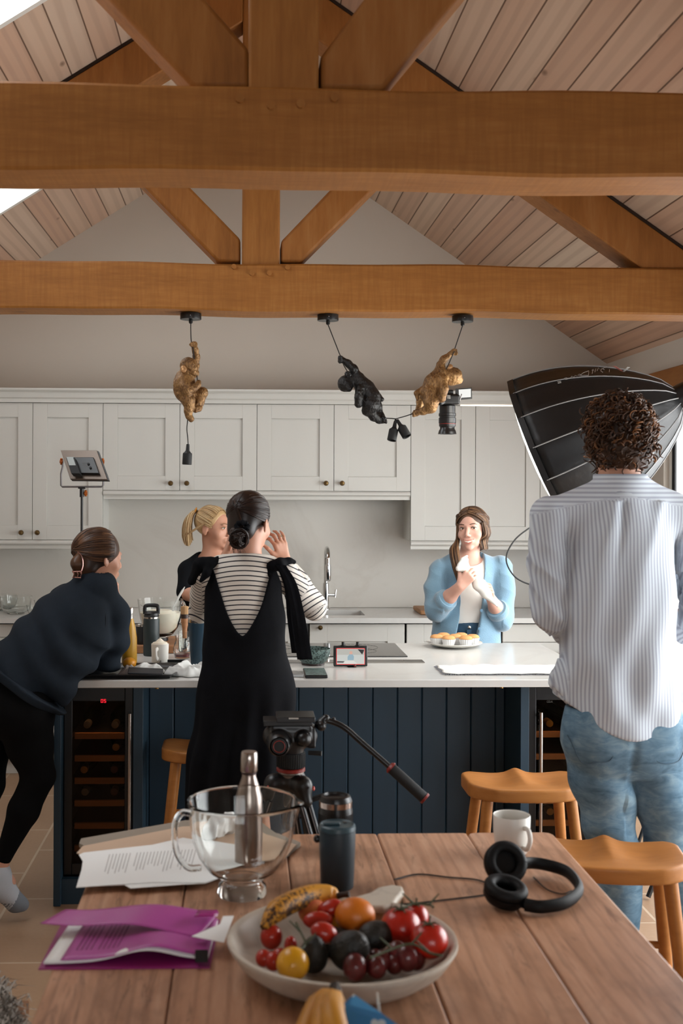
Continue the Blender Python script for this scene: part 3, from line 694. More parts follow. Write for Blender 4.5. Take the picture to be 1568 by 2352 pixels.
M_bottle = mat('dark_wine_bottle', '#0c1410', 0.15); M_foil = [mat('foil_gold', '#a07a3c', 0.35, 0.7), mat('foil_grey', '#7c776e', 0.4, 0.6), mat('foil_brown', '#5a3522', 0.5)]
bp = [(200, 1679, 1), (264, 1677, 1), (266, 1732, 0), (193, 1775, 0), (262, 1775, 2), (195, 1836, 1), (262, 1838, 2), (1262, 1668, 0), (1310, 1668, 1), (1263, 1880, 0), (1330, 1881, 0), (1330, 1990, 2)]
for i, (px, py, fi) in enumerate(bp):
    y0 = 4.70; p = at(px, py, y0); side = 'left' if px < 600 else 'right'
    # rest on the shelf below
    k = round((0.653+0.004-p.z+0.04)/0.0907+0.0); 
    zc = max([0.653-0.0907*j for j in range(-1, 8) if 0.653-0.0907*j < p.z] or [0.12])+0.003+0.02
    t = thing('wine_bottle', 'dark wine bottle lying in the %s wine cooler, foil end outward' % side, 'bottle', (p.x, y0+0.14, zc), group='bottles lying in the %s wine cooler' % side)
    x = min(max(p.x, (CLx0 if side == 'left' else CRx0)+0.06), (CLx1 if side == 'left' else CRx1)-0.06)
    t.location = (x, y0+0.14, zc+0.018)
    MB().lathe([(0.0135, 0.0), (0.0135, 0.07), (0.02, 0.1), (0.036, 0.14), (0.037, 0.29), (0, 0.295)], (x, y0, zc+0.018), (0, 1, 0), 20).build('glass_body', M_bottle, t)
    MB().lathe([(0.0, -0.002), (0.0145, -0.001), (0.0155, 0.02), (0.0145, 0.05)], (x, y0, zc+0.018), (0, 1, 0), 18).build('foil_cap', M_foil[fi], t)
# hob and downdraft extractor
M_hob = mat('black_glass_hob', '#1b1a1a', 0.08, coat=0.5); M_hobs = mat('hob_steel_edge', '#8d8780', 0.3, 0.8)
h1 = atz(930, 1507, 0.912); h0 = atz(905, 1479.5, 0.912)
hx1 = 0.60; hx0 = hx1-0.80
hob = thing('induction_hob', 'wide black glass hob set in the island worktop', 'hob', ((hx0+hx1)/2, 5.25, 0.91))
hxr = atz(936, 1508, 0.913).x; hy0 = atz(936, 1508, 0.913).y; hy1 = 5.53; hxl = hxr-0.78
MB().box((hxl, hy0, 0.9105), (hxr, hy1, 0.915)).build('glass_plate', M_hob, hob, bev=0.001)
m = MB()
for cx, cy, r in ((hxl+0.2, hy0+0.17, 0.1), (hxl+0.2, hy1-0.15, 0.08), (hxr-0.2, hy0+0.17, 0.08), (hxr-0.2, hy1-0.15, 0.1)):
    for i in range(32):
        a0, a1 = i/32*2*math.pi, (i+0.8)/32*2*math.pi
        m.tube([(cx+r*math.cos(a0), cy+r*math.sin(a0), 0.9152), (cx+r*math.cos(a1), cy+r*math.sin(a1), 0.9152)], 0.0008, 4)
m.build('zone_marking', M_letter, hob)
e1 = atz(975, 1520, 0.915)
ex = thing('downdraft_extractor', 'flush black downdraft strip in front of the hob', 'extractor', (e1.x-0.42, e1.y+0.04, 0.91))
MB().box((e1.x-0.88, e1.y, 0.9105), (e1.x, e1.y+0.075, 0.914)).build('glass_strip', M_hob, ex, bev=0.001)
MB().box((e1.x-0.09, e1.y-0.001, 0.9105), (e1.x-0.087, e1.y+0.076, 0.9145)).box((e1.x-0.88, e1.y-0.004, 0.9105), (e1.x, e1.y-0.0005, 0.9145)).build('trim', M_hobs, ex, smooth=False)
# ================================================================ DINING TABLE AND WHAT STANDS ON IT
M_table = woodmat('worn_pine_table', '#9a6f50', '#c4977a', '#dab498', axis=1, grain=1.0, rough=0.42)
def stains(m):
    s = NT.__new__(NT); s.m = m; s.t = m.node_tree; s.n = s.t.nodes; s.b = s.n['Principled BSDF']
    src = s.b.inputs['Base Color'].links[0].from_socket
    n = s.noise(s.coord('Object', scale=(1, 0.6, 1), loc=(3.1, 1.7, 0)), 4.5, 5, 0.62, 0.6); n2 = s.noise(s.coord('Object', scale=(2.2, 0.25, 1)), 14, 4, 0.7, 1.5)
    wv = s.new('ShaderNodeTexWave'); wv.bands_direction = 'X'; s.link(s.coord('Object', scale=(1, 0.09, 1)), wv.inputs['Vector']); wv.inputs['Scale'].default_value = 9; wv.inputs['Distortion'].default_value = 7; wv.inputs['Detail'].default_value = 3
    c = s.mix(s.math('MULTIPLY', s.ramp(wv.outputs['Fac'], [(0.0, (1, 1, 1)), (0.35, (0, 0, 0))]), 0.35), src, '#6b4630')
    c = s.mix(s.ramp(n, [(0.50, (0, 0, 0)), (0.66, (0.5, 0.5, 0.5))]), c, '#6b4a35'); c = s.mix(s.ramp(n2, [(0.55, (0, 0, 0)), (0.7, (0.65, 0.65, 0.65))]), c, '#4a3122')
    X, Y, Z = s.sep(s.coord('Object')); wn = s.new('ShaderNodeTexWhiteNoise'); wn.noise_dimensions = '1D'; s.link(s.math('FLOOR', s.math('MULTIPLY', s.math('ADD', X, 0.352), 4.3)), wn.inputs['W'])
    c = s.mix(s.math('MULTIPLY', wn.outputs['Value'], 0.3), c, '#b98a6c'); s.link(c, s.b.inputs['Base Color'])
stains(M_table)
M_table2 = woodmat('worn_pine_table_pinkish', '#7f5a40', '#a4795a', '#b58d70', axis=1, grain=1.2, rough=0.5)
TZ = 0.76
TX0, TX1, TY0, TY1 = -0.352, 0.806, 0.95, 2.985
table = thing('dining_table', 'long worn plank dining table in the foreground', 'table', ((TX0+TX1)/2, 2.0, 0))
xs = [TX0, -0.127, atz(665, 2005, TZ).x, 0.348, atz(1074, 1917, TZ).x, TX1]
m = MB()
rg = random.Random(4)
for i in range(5):
    a, b = xs[i]+0.0012, xs[i+1]-0.0012; y1 = TY1-rg.uniform(0, 0.008); c = 0.02 if i in (0, 4) else 0.008
    m.prism([(a, TY0), (b, TY0), (b, y1-c), (b-c*0.3, y1-c*0.3), (b-c, y1), (a+c, y1), (a+c*0.3, y1-c*0.3), (a, y1-c)], 2, TZ-0.042, TZ)
m.build('tabletop', M_table, table, bev=0.004, autosmooth=30)
m = MB().box((TX0+0.08, TY1-0.12, 0.62), (TX1-0.08, TY1-0.095, TZ-0.043)).box((TX0+0.08, TY0+0.095, 0.62), (TX1-0.08, TY0+0.12, TZ-0.043)).box((TX0+0.055, TY0+0.12, 0.62), (TX0+0.08, TY1-0.12, TZ-0.043)).box((TX1-0.08, TY0+0.12, 0.62), (TX1-0.055, TY1-0.12, TZ-0.043))
m.build('apron', M_table2, table, bev=0.002)
for x in (TX0+0.09, TX1-0.09):
    for y in (TY0+0.11, TY1-0.11): MB().box((x-0.04, y-0.04, 0), (x+0.04, y+0.04, TZ-0.043)).build('leg', M_table2, table, bev=0.005)
# ---- papers and card folder
M_paper = mat('white_paper', '#e9ebea', 0.8); M_card = mat('manila_card', '#c2a78f', 0.75, var=0.03); M_grey = mat('grey_board', '#8c8174', 0.8); M_ink = mat('grey_print', '#bcbcba', 0.9)
def slab_px(px, z, th, Zfun=None):
    """flat sheet with pixel-traced corners lying at height z, as a real thin solid"""
    P = [atz(x, y, z) for x, y in px]; ar = sum(P[i].x*P[(i+1) % len(P)].y-P[(i+1) % len(P)].x*P[i].y for i in range(len(P)))
    if ar < 0: P = P[::-1]
    return MB().prism([(p.x, p.y) for p in P], 2, z-th, z)
fo = thing('card_folder', 'open buff card folder with a dark edge under the loose white papers', 'folder', tuple(atz(300, 1950, TZ)))
slab_px([(182, 1937), (186, 1926), (425, 1884), (560, 1878), (690, 1935), (640, 1975), (300, 1990)], TZ+0.0105, 0.0095).build('back_board', M_grey, fo, smooth=False)
slab_px([(176, 1959), (190, 1943), (420, 1898), (550, 1893), (680, 1940), (640, 1985), (300, 2000)], TZ+0.0125, 0.0018).build('card_sheet', M_card, fo, smooth=False)
def papersheet(label, px, z, group=None, lines=None, name='paper_sheet'):
    c = atz(sum(p[0] for p in px)/len(px), sum(p[1] for p in px)/len(px), z)
    t = thing(name, label, 'paper', (c.x, c.y, z-0.0012), group=group)
    slab_px(px, z, 0.0011).build('sheet', M_paper, t, smooth=False)
    if lines:
        mm = MB(); rg = random.Random(hash(label) % 1000 if False else len(label))
        (ax, ay), (bx, by), (cx, cy) = lines[0:3]; n, k = lines[3], lines[4]
        for i in range(n):
            u = i/(n-1)
            if rg.random() < 0.15: continue
            L = rg.uniform(0.55, 1.0)
            p0 = atz(ax+(bx-ax)*u, ay+(by-ay)*u, z+0.0003); p1 = atz(ax+(bx-ax)*u+(cx-ax)*L, ay+(by-ay)*u+(cy-ay)*L, z+0.0003)
            d = (p1-p0).normalized(); q = Vector((-d.y, d.x, 0))*k
            mm.add([p0-q, p1-q, p1+q, p0+q], [(0, 1, 2, 3)])
        mm.build('printed_lines', M_ink, t, smooth=False)
    return t
papersheet('lower loose white sheet with a corner sticking out over the table', [(190, 1975), (420, 1940), (560, 1995), (470, 2029), (420, 2031), (300, 2040), (285, 2032), (182, 2036)], TZ+0.0138)
papersheet('upper printed white sheet lying beside the glass mixing bowl', [(181, 1963), (192, 1958), (350, 1940), (420, 1924), (560, 1945), (600, 1985), (470, 2027), (350, 2026), (175, 2038), (192, 1981)], TZ+0.0155, lines=((252, 1962), (450, 1950), (238, 2012), 26, 0.0012))
pc0 = atz(495, 1915, TZ+0.02); cr = Sdf((pc0.x-0.1, pc0.y-0.1, 0.76), (pc0.x+0.1, pc0.y+0.1, 0.86), 0.004)
for i in range(7):
    p = atz(475+i*9, 1925-i*3, TZ+0.02); cr.boxr((p.x, p.y, TZ+0.03+0.008*(i % 3)), (0.022, 0.014, 0.016), Euler((i*0.7, i*0.4, i)).to_matrix(), 0.002, 0.004)
p = atz(500, 1925, TZ); o = sdfobj('crumpled_napkin', cr, M_paper, origin=(p.x, p.y, TZ+0.012), disp=lambda V: 0.003*snoise(V, 90, 3)); setprops(o, 'crumpled off-white napkin seen through the glass mixing bowl', 'napkin')
# ---- magenta plastic folder
mg = NT('magenta_translucent_plastic'); mg.col('#b34f9c'); mg.b.inputs['Roughness'].default_value = 0.35; mg.b.inputs['Alpha'].default_value = 0.82; M_mag = mg.m
M_mag2 = mat('magenta_solid_plastic', '#8f1a6c', 0.35)
mf = thing('plastic_folder', 'magenta plastic folder with papers sticking out, at the table left edge', 'folder', tuple(atz(300, 2170, TZ)))
slab_px([(88, 2225), (482, 2221), (505, 2112), (150, 2104)], TZ+0.003, 0.0025).build('back_cover', M_mag2, mf, smooth=False)
def sheet3(rows, th, name, m, par, nu=24, nv=10):
    """bilinear patch from 3-D corners with an arch function"""
    (A, B, C, D), arch = rows; g = MB()
    def f(u, v):
        p = (A*(1-u)+B*u)*(1-v)+(D*(1-u)+C*u)*v; return p+Vector((0, 0, arch(u, v)))
    g.grid(f, nu, nv); return g.build(name, m, par, solid=th)
z0 = TZ+0.006
ps = [atz(x, y, z0) for x, y in ((100, 2216), (478, 2206), (500, 2120), (170, 2112))]
pg = sheet3((ps, lambda u, v: 0.003+0.020*math.exp(-((u-0.62)/0.22)**2)*(1-v*0.6)), 0.004, 'papers', M_paper, mf)
ps2 = [p+Vector((0, 0, 0.0045)) for p in [atz(x, y, z0) for x, y in ((138, 2217), (478, 2206), (500, 2120), (205, 2112))]]
sheet3((ps2, lambda u, v: 0.0045+0.020*math.exp(-((u-0.62)/0.22)**2)*(1-v*0.6)), 0.0006, 'inner_cover', M_mag, mf)
lm = MB()
for i in range(9):
    u = 0.07+0.033*i+(0.02 if i > 3 else 0)
    def fq(u, v): p = (ps2[0]*(1-u)+ps2[1]*u)*(1-v)+(ps2[3]*(1-u)+ps2[2]*u)*v; return p+Vector((0, 0, 0.0055+0.020*math.exp(-((u-0.62)/0.22)**2)*(1-v*0.6)))
    lm.tube([fq(u, 0.2), fq(u, 0.4), fq(u, 0.6), fq(u, 0.78)], 0.0007, 4)
lm.build('printed_lines', mat('dark_magenta_print', '#5a2348', 0.7), mf)
zf = TZ+0.045
pf = [atz(92, 2121, zf-0.01), atz(455, 2150, zf-0.022), atz(503, 2092, zf-0.01), atz(150, 2089, zf)]
sheet3((pf, lambda u, v: 0.008*math.sin(u*3.1)-0.004*math.sin(u*8)), 0.0008, 'front_cover', M_mag, mf)
tb_ = [p+Vector((0, 0, 0.002)) for p in (atz(446, 2109, zf), atz(500, 2108, zf-0.008), atz(500, 2094, zf-0.008), atz(455, 2093, zf))]
sheet3((tb_, lambda u, v: 0.001), 0.001, 'name_tab', M_mag2, mf, 4, 2)
papersheet('blank white sheet poking out right of the magenta folder', [(440, 2150), (505, 2122), (512, 2104), (537, 2103), (514, 2164)], TZ+0.032)
pc_ = atz(463, 2183, TZ+0.03)
bc = MB().prism([(pc_.y-0.012, TZ+0.012), (pc_.y+0.012, TZ+0.012), (pc_.y, TZ+0.032)], 0, pc_.x-0.012, pc_.x+0.012).build('binder_clip', M_blk, bev=0.001, origin=(pc_.x, pc_.y, TZ+0.012)); setprops(bc, 'small black binder clip at the right end of the magenta folder', 'clip')
# ---- glass mixing bowl on a foot
b0 = atz(556, 2062, TZ); bx, by = b0.x, b0.y+0.02
t = thing('mixing_bowl', 'large footed clear glass mixing bowl with handle and pouring lip', 'bowl', (bx, by, TZ))
outp = [(0.052, 0.0), (0.054, 0.006), (0.052, 0.022), (0.040, 0.030), (0.050, 0.038), (0.075, 0.055), (0.096, 0.085), (0.109, 0.12), (0.116, 0.16), (0.120, 0.20), (0.123, 0.205)]
inp = [(0.120, 0.209), (0.1165, 0.205), (0.1125, 0.16), (0.1055, 0.12), (0.0925, 0.087), (0.071, 0.058), (0.045, 0.042), (0.0, 0.038)]
mb = MB(); n = 64; rings = []
for r, h in outp+inp:
    ring = []
    for i in range(n):
        a = 2*math.pi*i/n; rr = r
        if h > 0.13:   # pouring lip pulled out to the right
            w = math.exp(-(((a+0.35+math.pi) % (2*math.pi)-math.pi)/0.22)**2)*((h-0.13)/0.08)**2; rr = r+0.02*w; dz = 0.004*w
        else: dz = 0
        ring.append(Vector((bx+max(rr, 1e-4)*math.cos(a), by+max(rr, 1e-4)*math.sin(a), TZ+0.001+h+dz)))
    rings.append(ring)
mb.loft(rings, True, False)
bowl = mb.build('bowl', M_glass, t, autosmooth=70)
ha = math.radians(200); hd = Vector((math.cos(ha), math.sin(ha), 0)); B0 = Vector((bx, by, TZ))
hp = curve_pts([B0+hd*0.117+Vector((0, 0, 0.19)), B0+hd*0.14+Vector((0, 0, 0.193)), B0+hd*0.155+Vector((0, 0, 0.165)), B0+hd*0.150+Vector((0, 0, 0.11)), B0+hd*0.125+Vector((0, 0, 0.075)), B0+hd*0.096+Vector((0, 0, 0.07))], 6)
MB().tube(hp, 0.007, 10).build('handle', M_glass, t)
# ---- steel bottle
M_steel = mat('brushed_steel_bottle', '#9a8c84', 0.28, 1.0); M_steel_cap = mat('steel_cap', '#a99f98', 0.22, 1.0)
s0 = atz(571, 2012, TZ); sx, sy = s0.x, s0.y+0.03
t = thing('steel_bottle', 'slim brushed steel water bottle standing behind the glass mixing bowl', 'bottle', (sx, sy, TZ))
MB().lathe([(0.030, 0), (0.033, 0.004), (0.033, 0.15), (0.031, 0.175), (0.022, 0.205), (0.0165, 0.222), (0.0165, 0.227)], (sx, sy, TZ+0.001), n=40).build('body', M_steel, t)
MB().lathe([(0.0165, 0.2275), (0.0175, 0.2285), (0.0175, 0.232), (0.0165, 0.233)], (sx, sy, TZ+0.001), n=30).build('seal_ring', mat('dark_brown_rubber', '#3a211b', 0.5), t)
MB().lathe([(0.0195, 0.2335), (0.020, 0.235), (0.020, 0.262), (0.019, 0.276), (0.017, 0.279), (0.0, 0.279)], (sx, sy, TZ+0.001), n=36).build('cap', M_steel_cap, t)
# ---- camera lens
l0 = atz(770, 1955, TZ); lx, ly = l0.x, l0.y
t = thing('camera_lens', 'black camera lens standing upright behind the dark travel mug', 'camera lens', (lx, ly, TZ)); M_lens = mat('lens_black', '#0f0e0f', 0.3); M_rib = mat('lens_rubber', '#17181a', 0.6)
MB().lathe([(0.036, 0), (0.038, 0.003), (0.038, 0.04), (0.042, 0.046), (0.042, 0.10), (0.040, 0.108), (0.040, 0.126), (0.036, 0.136), (0.030, 0.138), (0.028, 0.132), (0.0, 0.130)], (lx, ly, TZ+0.001), n=44).build('barrel', M_lens, t)
m = MB()
for i in range(48):
    a = i/48*2*math.pi; m.box((-0.001, -0.0007, 0.052), (0.0012, 0.0007, 0.095), Matrix.Translation((lx+0.042*math.cos(a), ly+0.042*math.sin(a), TZ+0.001)) @ Matrix.Rotation(a, 4, 'Z'))
m.build('grip_ring', M_rib, t, smooth=False)
MB().lathe([(0.0385, 0.1095), (0.0412, 0.1105), (0.0412, 0.1235), (0.0385, 0.1245)], (lx, ly, TZ+0.001), n=44).build('mount_ring', mat('chrome_ring', '#b9aaa2', 0.15, 1.0), t)
# ---- travel mug
M_mug = mat('petrol_travel_mug', '#1c2d36', 0.45, bump=0.03, bscale=400); M_lid = mat('petrol_lid', '#2c434c', 0.4)
g0 = atz(777, 2050, TZ); gx, gy = g0.x, g0.y+0.037
t = thing('travel_mug', 'dark petrol travel mug with a sip lid in the middle of the table', 'travel mug', (gx, gy, TZ))
MB().lathe([(0.036, 0), (0.037, 0.004), (0.0405, 0.09), (0.041, 0.12), (0.0405, 0.127)], (gx, gy, TZ+0.001), n=44).build('body', M_mug, t)
lid = MB().lathe([(0.0405, 0.1275), (0.0415, 0.129), (0.0405, 0.138), (0.037, 0.141), (0.034, 0.138), (0.0, 0.138)], (gx, gy, TZ+0.001), n=44).build('lid', M_lid, t)
MB().box((gx-0.032, gy-0.008, TZ+0.139), (gx+0.006, gy+0.008, TZ+0.145)).build('slider', M_lid, lid, bev=0.003)
MB().lathe([(0.0, 0.1392), (0.005, 0.1393), (0.005, 0.1396), (0, 0.1397)], (gx+0.018, gy+0.015, TZ+0.001), n=16).build('vent_hole', M_blk, lid)
MB().sphere((gx-0.045, gy+0.01, TZ+0.105), (0.008, 0.008, 0.009)).build('hinge_knob', M_blk, t)
# ---- white mug
M_porc = mat('white_porcelain', '#d9d6cf', 0.35)
w0 = atz(1182, 1968, TZ); wx, wy = w0.x, w0.y+0.035
t = thing('white_mug', 'plain white mug behind the headphones on the table', 'mug', (wx, wy, TZ))
MB().lathe([(0.036, 0), (0.038, 0.003), (0.0445, 0.05), (0.0455, 0.09), (0.0445, 0.092), (0.043, 0.09), (0.042, 0.05), (0.036, 0.008), (0, 0.008)], (wx, wy, TZ+0.001), n=48).build('cup', M_porc, t)
hd = Vector((0.50, -0.866, 0)); B0 = Vector((wx, wy, TZ))
MB().tube(curve_pts([B0+hd*0.041+Vector((0, 0, 0.07)), B0+hd*0.058+Vector((0, 0, 0.068)), B0+hd*0.064+Vector((0, 0, 0.045)), B0+hd*0.054+Vector((0, 0, 0.022)), B0+hd*0.038+Vector((0, 0, 0.022))], 6), 0.006, 10).build('handle', M_porc, t)
# ---- headphones
M_hp = mat('black_headphone_plastic', '#050506', 0.45, spec=0.25); M_pad = mat('black_leather_pad', '#070708', 0.6, bump=0.1, bscale=300, spec=0.25)
c1_ = atz(1170, 2022, TZ+0.03); c2_ = atz(1160, 2062, TZ+0.02)
t = thing('headphones', 'black over-ear headphones lying on the table beside the white mug', 'headphones', (c2_.x, c2_.y, TZ))
def cup(c, rot, r, par):
    M = Matrix.Translation(c) @ rot
    a = MB(); a.lathe([(r*0.5, -0.022), (r*0.85, -0.020), (r, -0.010), (r, 0.0), (0, 0.0)], n=36, M=M); a.build('ear_cup', M_hp, par)
    b = MB(); ring = []
    for i in range(36):
        an = i/36*2*math.pi; ring.append(M @ Vector((r*0.76*math.cos(an), r*0.76*math.sin(an), 0.009)))
    ring.append(ring[0]); b.tube(ring, 0.0125, 12, caps=False); b.build('ear_pad', M_pad, par)
cup(Vector((c2_.x, c2_.y, TZ+0.032)), Matrix.Rotation(math.radians(12), 4, 'X') @ Matrix.Rotation(math.radians(8), 4, 'Y'), 0.046, t)
cup(Vector((c1_.x+0.002, c1_.y+0.055, TZ+0.05)), Matrix.Rotation(math.radians(62), 4, 'X') @ Matrix.Rotation(math.radians(6), 4, 'Y'), 0.047, t)
bp = [atz(1205, 2078, TZ+0.018), atz(1245, 2083, TZ+0.018), atz(1300, 2072, TZ+0.018), atz(1330, 2042, TZ+0.02), atz(1305, 2005, TZ+0.022), atz(1260, 1988, TZ+0.026), atz(1215, 1982, TZ+0.032), atz(1180, 1990, TZ+0.04)]
MB().tube(curve_pts(bp, 8), 0.0095, 12, flat=1.5).build('headband', M_pad, t)
MB().tube([bp[0], Vector((c2_.x+0.01, c2_.y, TZ+0.02))], 0.009, 10).build('yoke', M_hp, t)
def cable(label, pts, z, r=0.002, cat='cable', m=None, name='cable', Y=None):
    P = [atz(x, y, z) if Y is None else at(x, y, Y) for x, y in pts]
    o = MB().tube(curve_pts(P, 8), r, 8).build(name, m or M_cable, origin=P[0]); return setprops(o, label, cat)
M_cable = mat('dark_cable', '#241d1a', 0.5)
cable('thin dark headphone cable curving away across the table, further strand', [(1130, 2032), (1090, 2020), (1030, 2015), (960, 2008), (905, 2020)], TZ+0.003)
cable('thin dark headphone cable running straight left, nearer strand', [(1130, 2053), (1080, 2060), (1010, 2068), (960, 2074), (900, 2078)], TZ+0.003)
cable('thin cable looping inside the headphone band', [(1225, 2015), (1255, 2042), (1290, 2053), (1312, 2046)], TZ+0.003, 0.0015)
# ---- fruit dish
M_dish = marble('pale_stone_dish', '#bfb6a8', '#8f867b', 5, 0.5, 0.45)
fx, fy = at(785, 2150, 2.12).x, 2.12
RB = 0.212; HB = 0.062
t = thing('fruit_dish', 'wide pale stone dish heaped with tomatoes and avocados', 'dish', (fx, fy, TZ))
op = [(0.13, 0), (0.135, 0.002), (0.165, 0.012), (0.192, 0.032), (0.207, 0.054), (0.212, HB)]
ip = [(0.211, HB+0.004), (0.204, HB+0.005), (0.198, HB-0.002), (0.182, 0.034), (0.155, 0.018), (0.12, 0.013), (0, 0.012)]
MB().lathe(op+ip, (fx, fy, TZ+0.001), n=72).build('bowl', M_dish, t, autosmooth=60)
zt_ = TZ+0.068
hpx = [(758, 2076), (800, 2062), (850, 2048), (868, 2036), (900, 2030), (925, 2034), (928, 2044), (912, 2062), (905, 2074), (880, 2082), (790, 2080)]
P = [atz(x, y, zt_) for x, y in hpx]; ar = sum(P[i].x*P[(i+1) % len(P)].y-P[(i+1) % len(P)].x*P[i].y for i in range(len(P)))
if ar < 0: P = P[::-1]
MB().prism([(p.x, p.y) for p in P], 2, zt_-0.016, zt_).build('handle', M_dish, t, bev=0.006, autosmooth=50)
def fm(name, c1, c2, sc=6, rough=0.28, bump=0.0):
    s = NT(name); v = s.coord('Object'); s.col(s.ramp(s.noise(v, sc, 3), [(0.35, c1), (0.65, c2)])); s.b.inputs['Roughness'].default_value = rough; s.b.inputs['Coat Weight'].default_value = 0.15 if rough < 0.35 else 0
    if bump: s.bump(s.noise(v, 160, 3), bump, 0.003)
    return s.m
F_tom = fm('tomato_skin', '#a3160c', '#c02410'); F_cher = fm('plum_tomato_skin', '#9c150c', '#b92a12'); F_org = fm('orange_peel', '#c96a10', '#d9791a', 8, 0.4, 0.1); F_yel = fm('yellow_tomato_skin', '#d99a10', '#e0a51c')
F_avo = fm('avocado_skin', '#12130f', '#221f19', 25, 0.5, 0.9); F_grape = fm('red_grape_skin', '#3a0d10', '#6c2022', 20); F_peach = fm('peach_skin', '#b8453a', '#d98a45', 14, 0.7)
M_vine = mat('green_vine', '#3d4326', 0.6)
def ban_mat(name, spots):
    s = NT(name); v = s.coord('Object'); n = s.noise(v, 110, 4, 0.8); n2 = s.noise(v, 9, 2)
    f = s.math('MULTIPLY', n, s.math('ADD', n2, 0.35)); s.col(s.ramp(f, [(0.40, '#c78a25'), (spots, '#c08320'), (spots+0.05, '#3a2412')])); s.b.inputs['Roughness'].default_value = 0.5; return s.m
F_ban = ban_mat('ripe_spotted_banana', 0.43); F_ban2 = ban_mat('yellow_banana', 0.62); M_stem = mat('banana_stem_brown', '#2e2013', 0.7)
def fruit(name, cat, label, px, py, z, r, m, scale=(1, 1, 1), rot=(0, 0, 0), group=None, stem=None, dent=0.0, ribs=0, bottom=None):
    c = at(px, py, 0.5)
    c = atz(px, py, z)
    R = Euler(rot).to_matrix(); n, mm = 28, 18
    b = MB(); rings = []
    for j in range(mm+1):
        th = math.pi*j/mm; ring = []
        for i in range(n):
            a = 2*math.pi*i/n; k = 1+ribs*0.02*math.cos(5*a)*math.sin(th)
            x, y, zz = r*k*max(math.sin(th), 1e-3)*math.cos(a), r*k*max(math.sin(th), 1e-3)*math.sin(a), -r*math.cos(th)
            if dent: zz -= dent*r*math.exp(-(math.sin(th)/0.35)**2)*(1 if math.cos(th) < 0 else -0.3)
            if name == 'avocado':
                f = 1+0.28*math.cos(th)*0.9 if True else 1; x *= f; y *= f; zz *= 1.35
            ring.append(c+R @ Vector((x*scale[0], y*scale[1], zz*scale[2])))
        rings.append(ring)
    b.loft(rings, True, True)
    if stem:
        t = thing(name, label, cat, c, group=group); b.build('flesh', m, t)
        top = R @ Vector((0, 0, r*scale[2]*(1-dent*0.8))); sb = MB()
        if stem == 'calyx':
            for k in range(5):
                a = k*1.256; d = R @ Vector((math.cos(a), math.sin(a), 0))
                sb.tube([c+top, c+top+d*r*0.3+Vector((0, 0, r*0.1)), c+top+d*r*0.55+Vector((0, 0, -0.02*r))], [0.0022, 0.0018, 0.0006], 6)
            sb.tube([c+top, c+top+(R @ Vector((0.1, 0, 1)))*r*0.45], 0.0018, 6)
            sb.build('green_calyx', M_vine, t)
        else:
            sb.tube([c+top*0.98, c+top*1.08], [0.004, 0.003], 8); sb.build('stalk_scar', M_stem, t)
        return t
    o = b.build(name, m, origin=c); return setprops(o, label, cat, group)
zf_ = TZ+0.013
fruit('orange', 'orange', 'bright orange fruit at the back of the stone dish', 815, 2102, 0.837, 0.036, F_org, (1.08, 1, 0.9))
fruit('yellow_tomato', 'tomato', 'round yellow tomato at the front left of the stone dish', 672, 2214, 0.815, 0.029, F_yel)
fruit('yellow_tomato', 'tomato', 'yellow fruit half hidden left of the orange', 770, 2118, 0.81, 0.020, F_yel)
fruit('peach', 'peach', 'blushed peach below the banana in the dish', 718, 2094, 0.825, 0.026, F_peach, (1.1, 1, 0.95))
fruit('tomato', 'tomato', 'largest ripe red vine tomato at the right back of the dish', 920, 2128, 0.828, 0.038, F_tom, (1.0, 1, 0.92), group=None, stem='calyx', dent=0.12, ribs=1)
fruit('tomato', 'tomato', 'red vine tomato half hidden behind the largest tomato', 955, 2112, 0.828, 0.028, F_tom, (0.9, 1, 1.1), stem='calyx', dent=0.1, ribs=1)
fruit('tomato', 'tomato', 'red vine tomato furthest right against the dish rim', 985, 2160, 0.833, 0.034, F_tom, (1, 1, 0.95), stem='calyx', dent=0.12, ribs=1)
fruit('cherry_tomato', 'tomato', 'round orange-red cherry tomato alone at the left of the dish', 623, 2152, 0.806, 0.021, F_cher, (1, 1, 1.1))
fruit('plum_tomato', 'tomato', 'plum tomato lying just under the peach, left of the orange', 730, 2114, 0.835, 0.018, F_cher, (1.6, 1, 0.9))
fruit('plum_tomato', 'tomato', 'plum tomato touching the orange, tilted up behind', 757, 2088, 0.838, 0.018, F_cher, (1.5, 1, 0.95), (0, -0.4, 0))
fruit('plum_tomato', 'tomato', 'plum tomato resting on the avocado in the middle of the dish', 744, 2142, 0.84, 0.019, F_cher, (1.35, 1, 0.95), (0, 0.35, 0))
fruit('plum_tomato', 'tomato', 'small upright plum tomato left of the dark avocados', 667, 2174, 0.81, 0.012, F_cher, (1, 1, 1.6))
fruit('cherry_tomato', 'tomato', 'tiny red tomato furthest left at the dish rim', 606, 2201, 0.806, 0.0155, F_cher)
fruit('cherry_tomato', 'tomato', 'tiny red tomato touching the yellow tomato', 628, 2208, 0.804, 0.0165, F_cher)
fruit('cherry_tomato', 'tomato', 'tiny red tomato behind the yellow tomato', 643, 2197, 0.806, 0.015, F_cher)
fruit('avocado', 'avocado', 'dark avocado standing beside the yellow tomato', 720, 2190, 0.812, 0.026, F_avo, (1, 1, 1), (0.2, 0.1, 0), stem='scar')
fruit('avocado', 'avocado', 'largest dark avocado in the centre of the dish', 806, 2180, 0.822, 0.033, F_avo, (1.1, 1, 0.9), (0.5, 0.5, 0), stem='scar')
fruit('avocado', 'avocado', 'dark avocado lying behind, towards the red tomatoes', 866, 2148, 0.82, 0.027, F_avo, (1, 1, 1), (0, 1.35, 0.3), stem='scar')
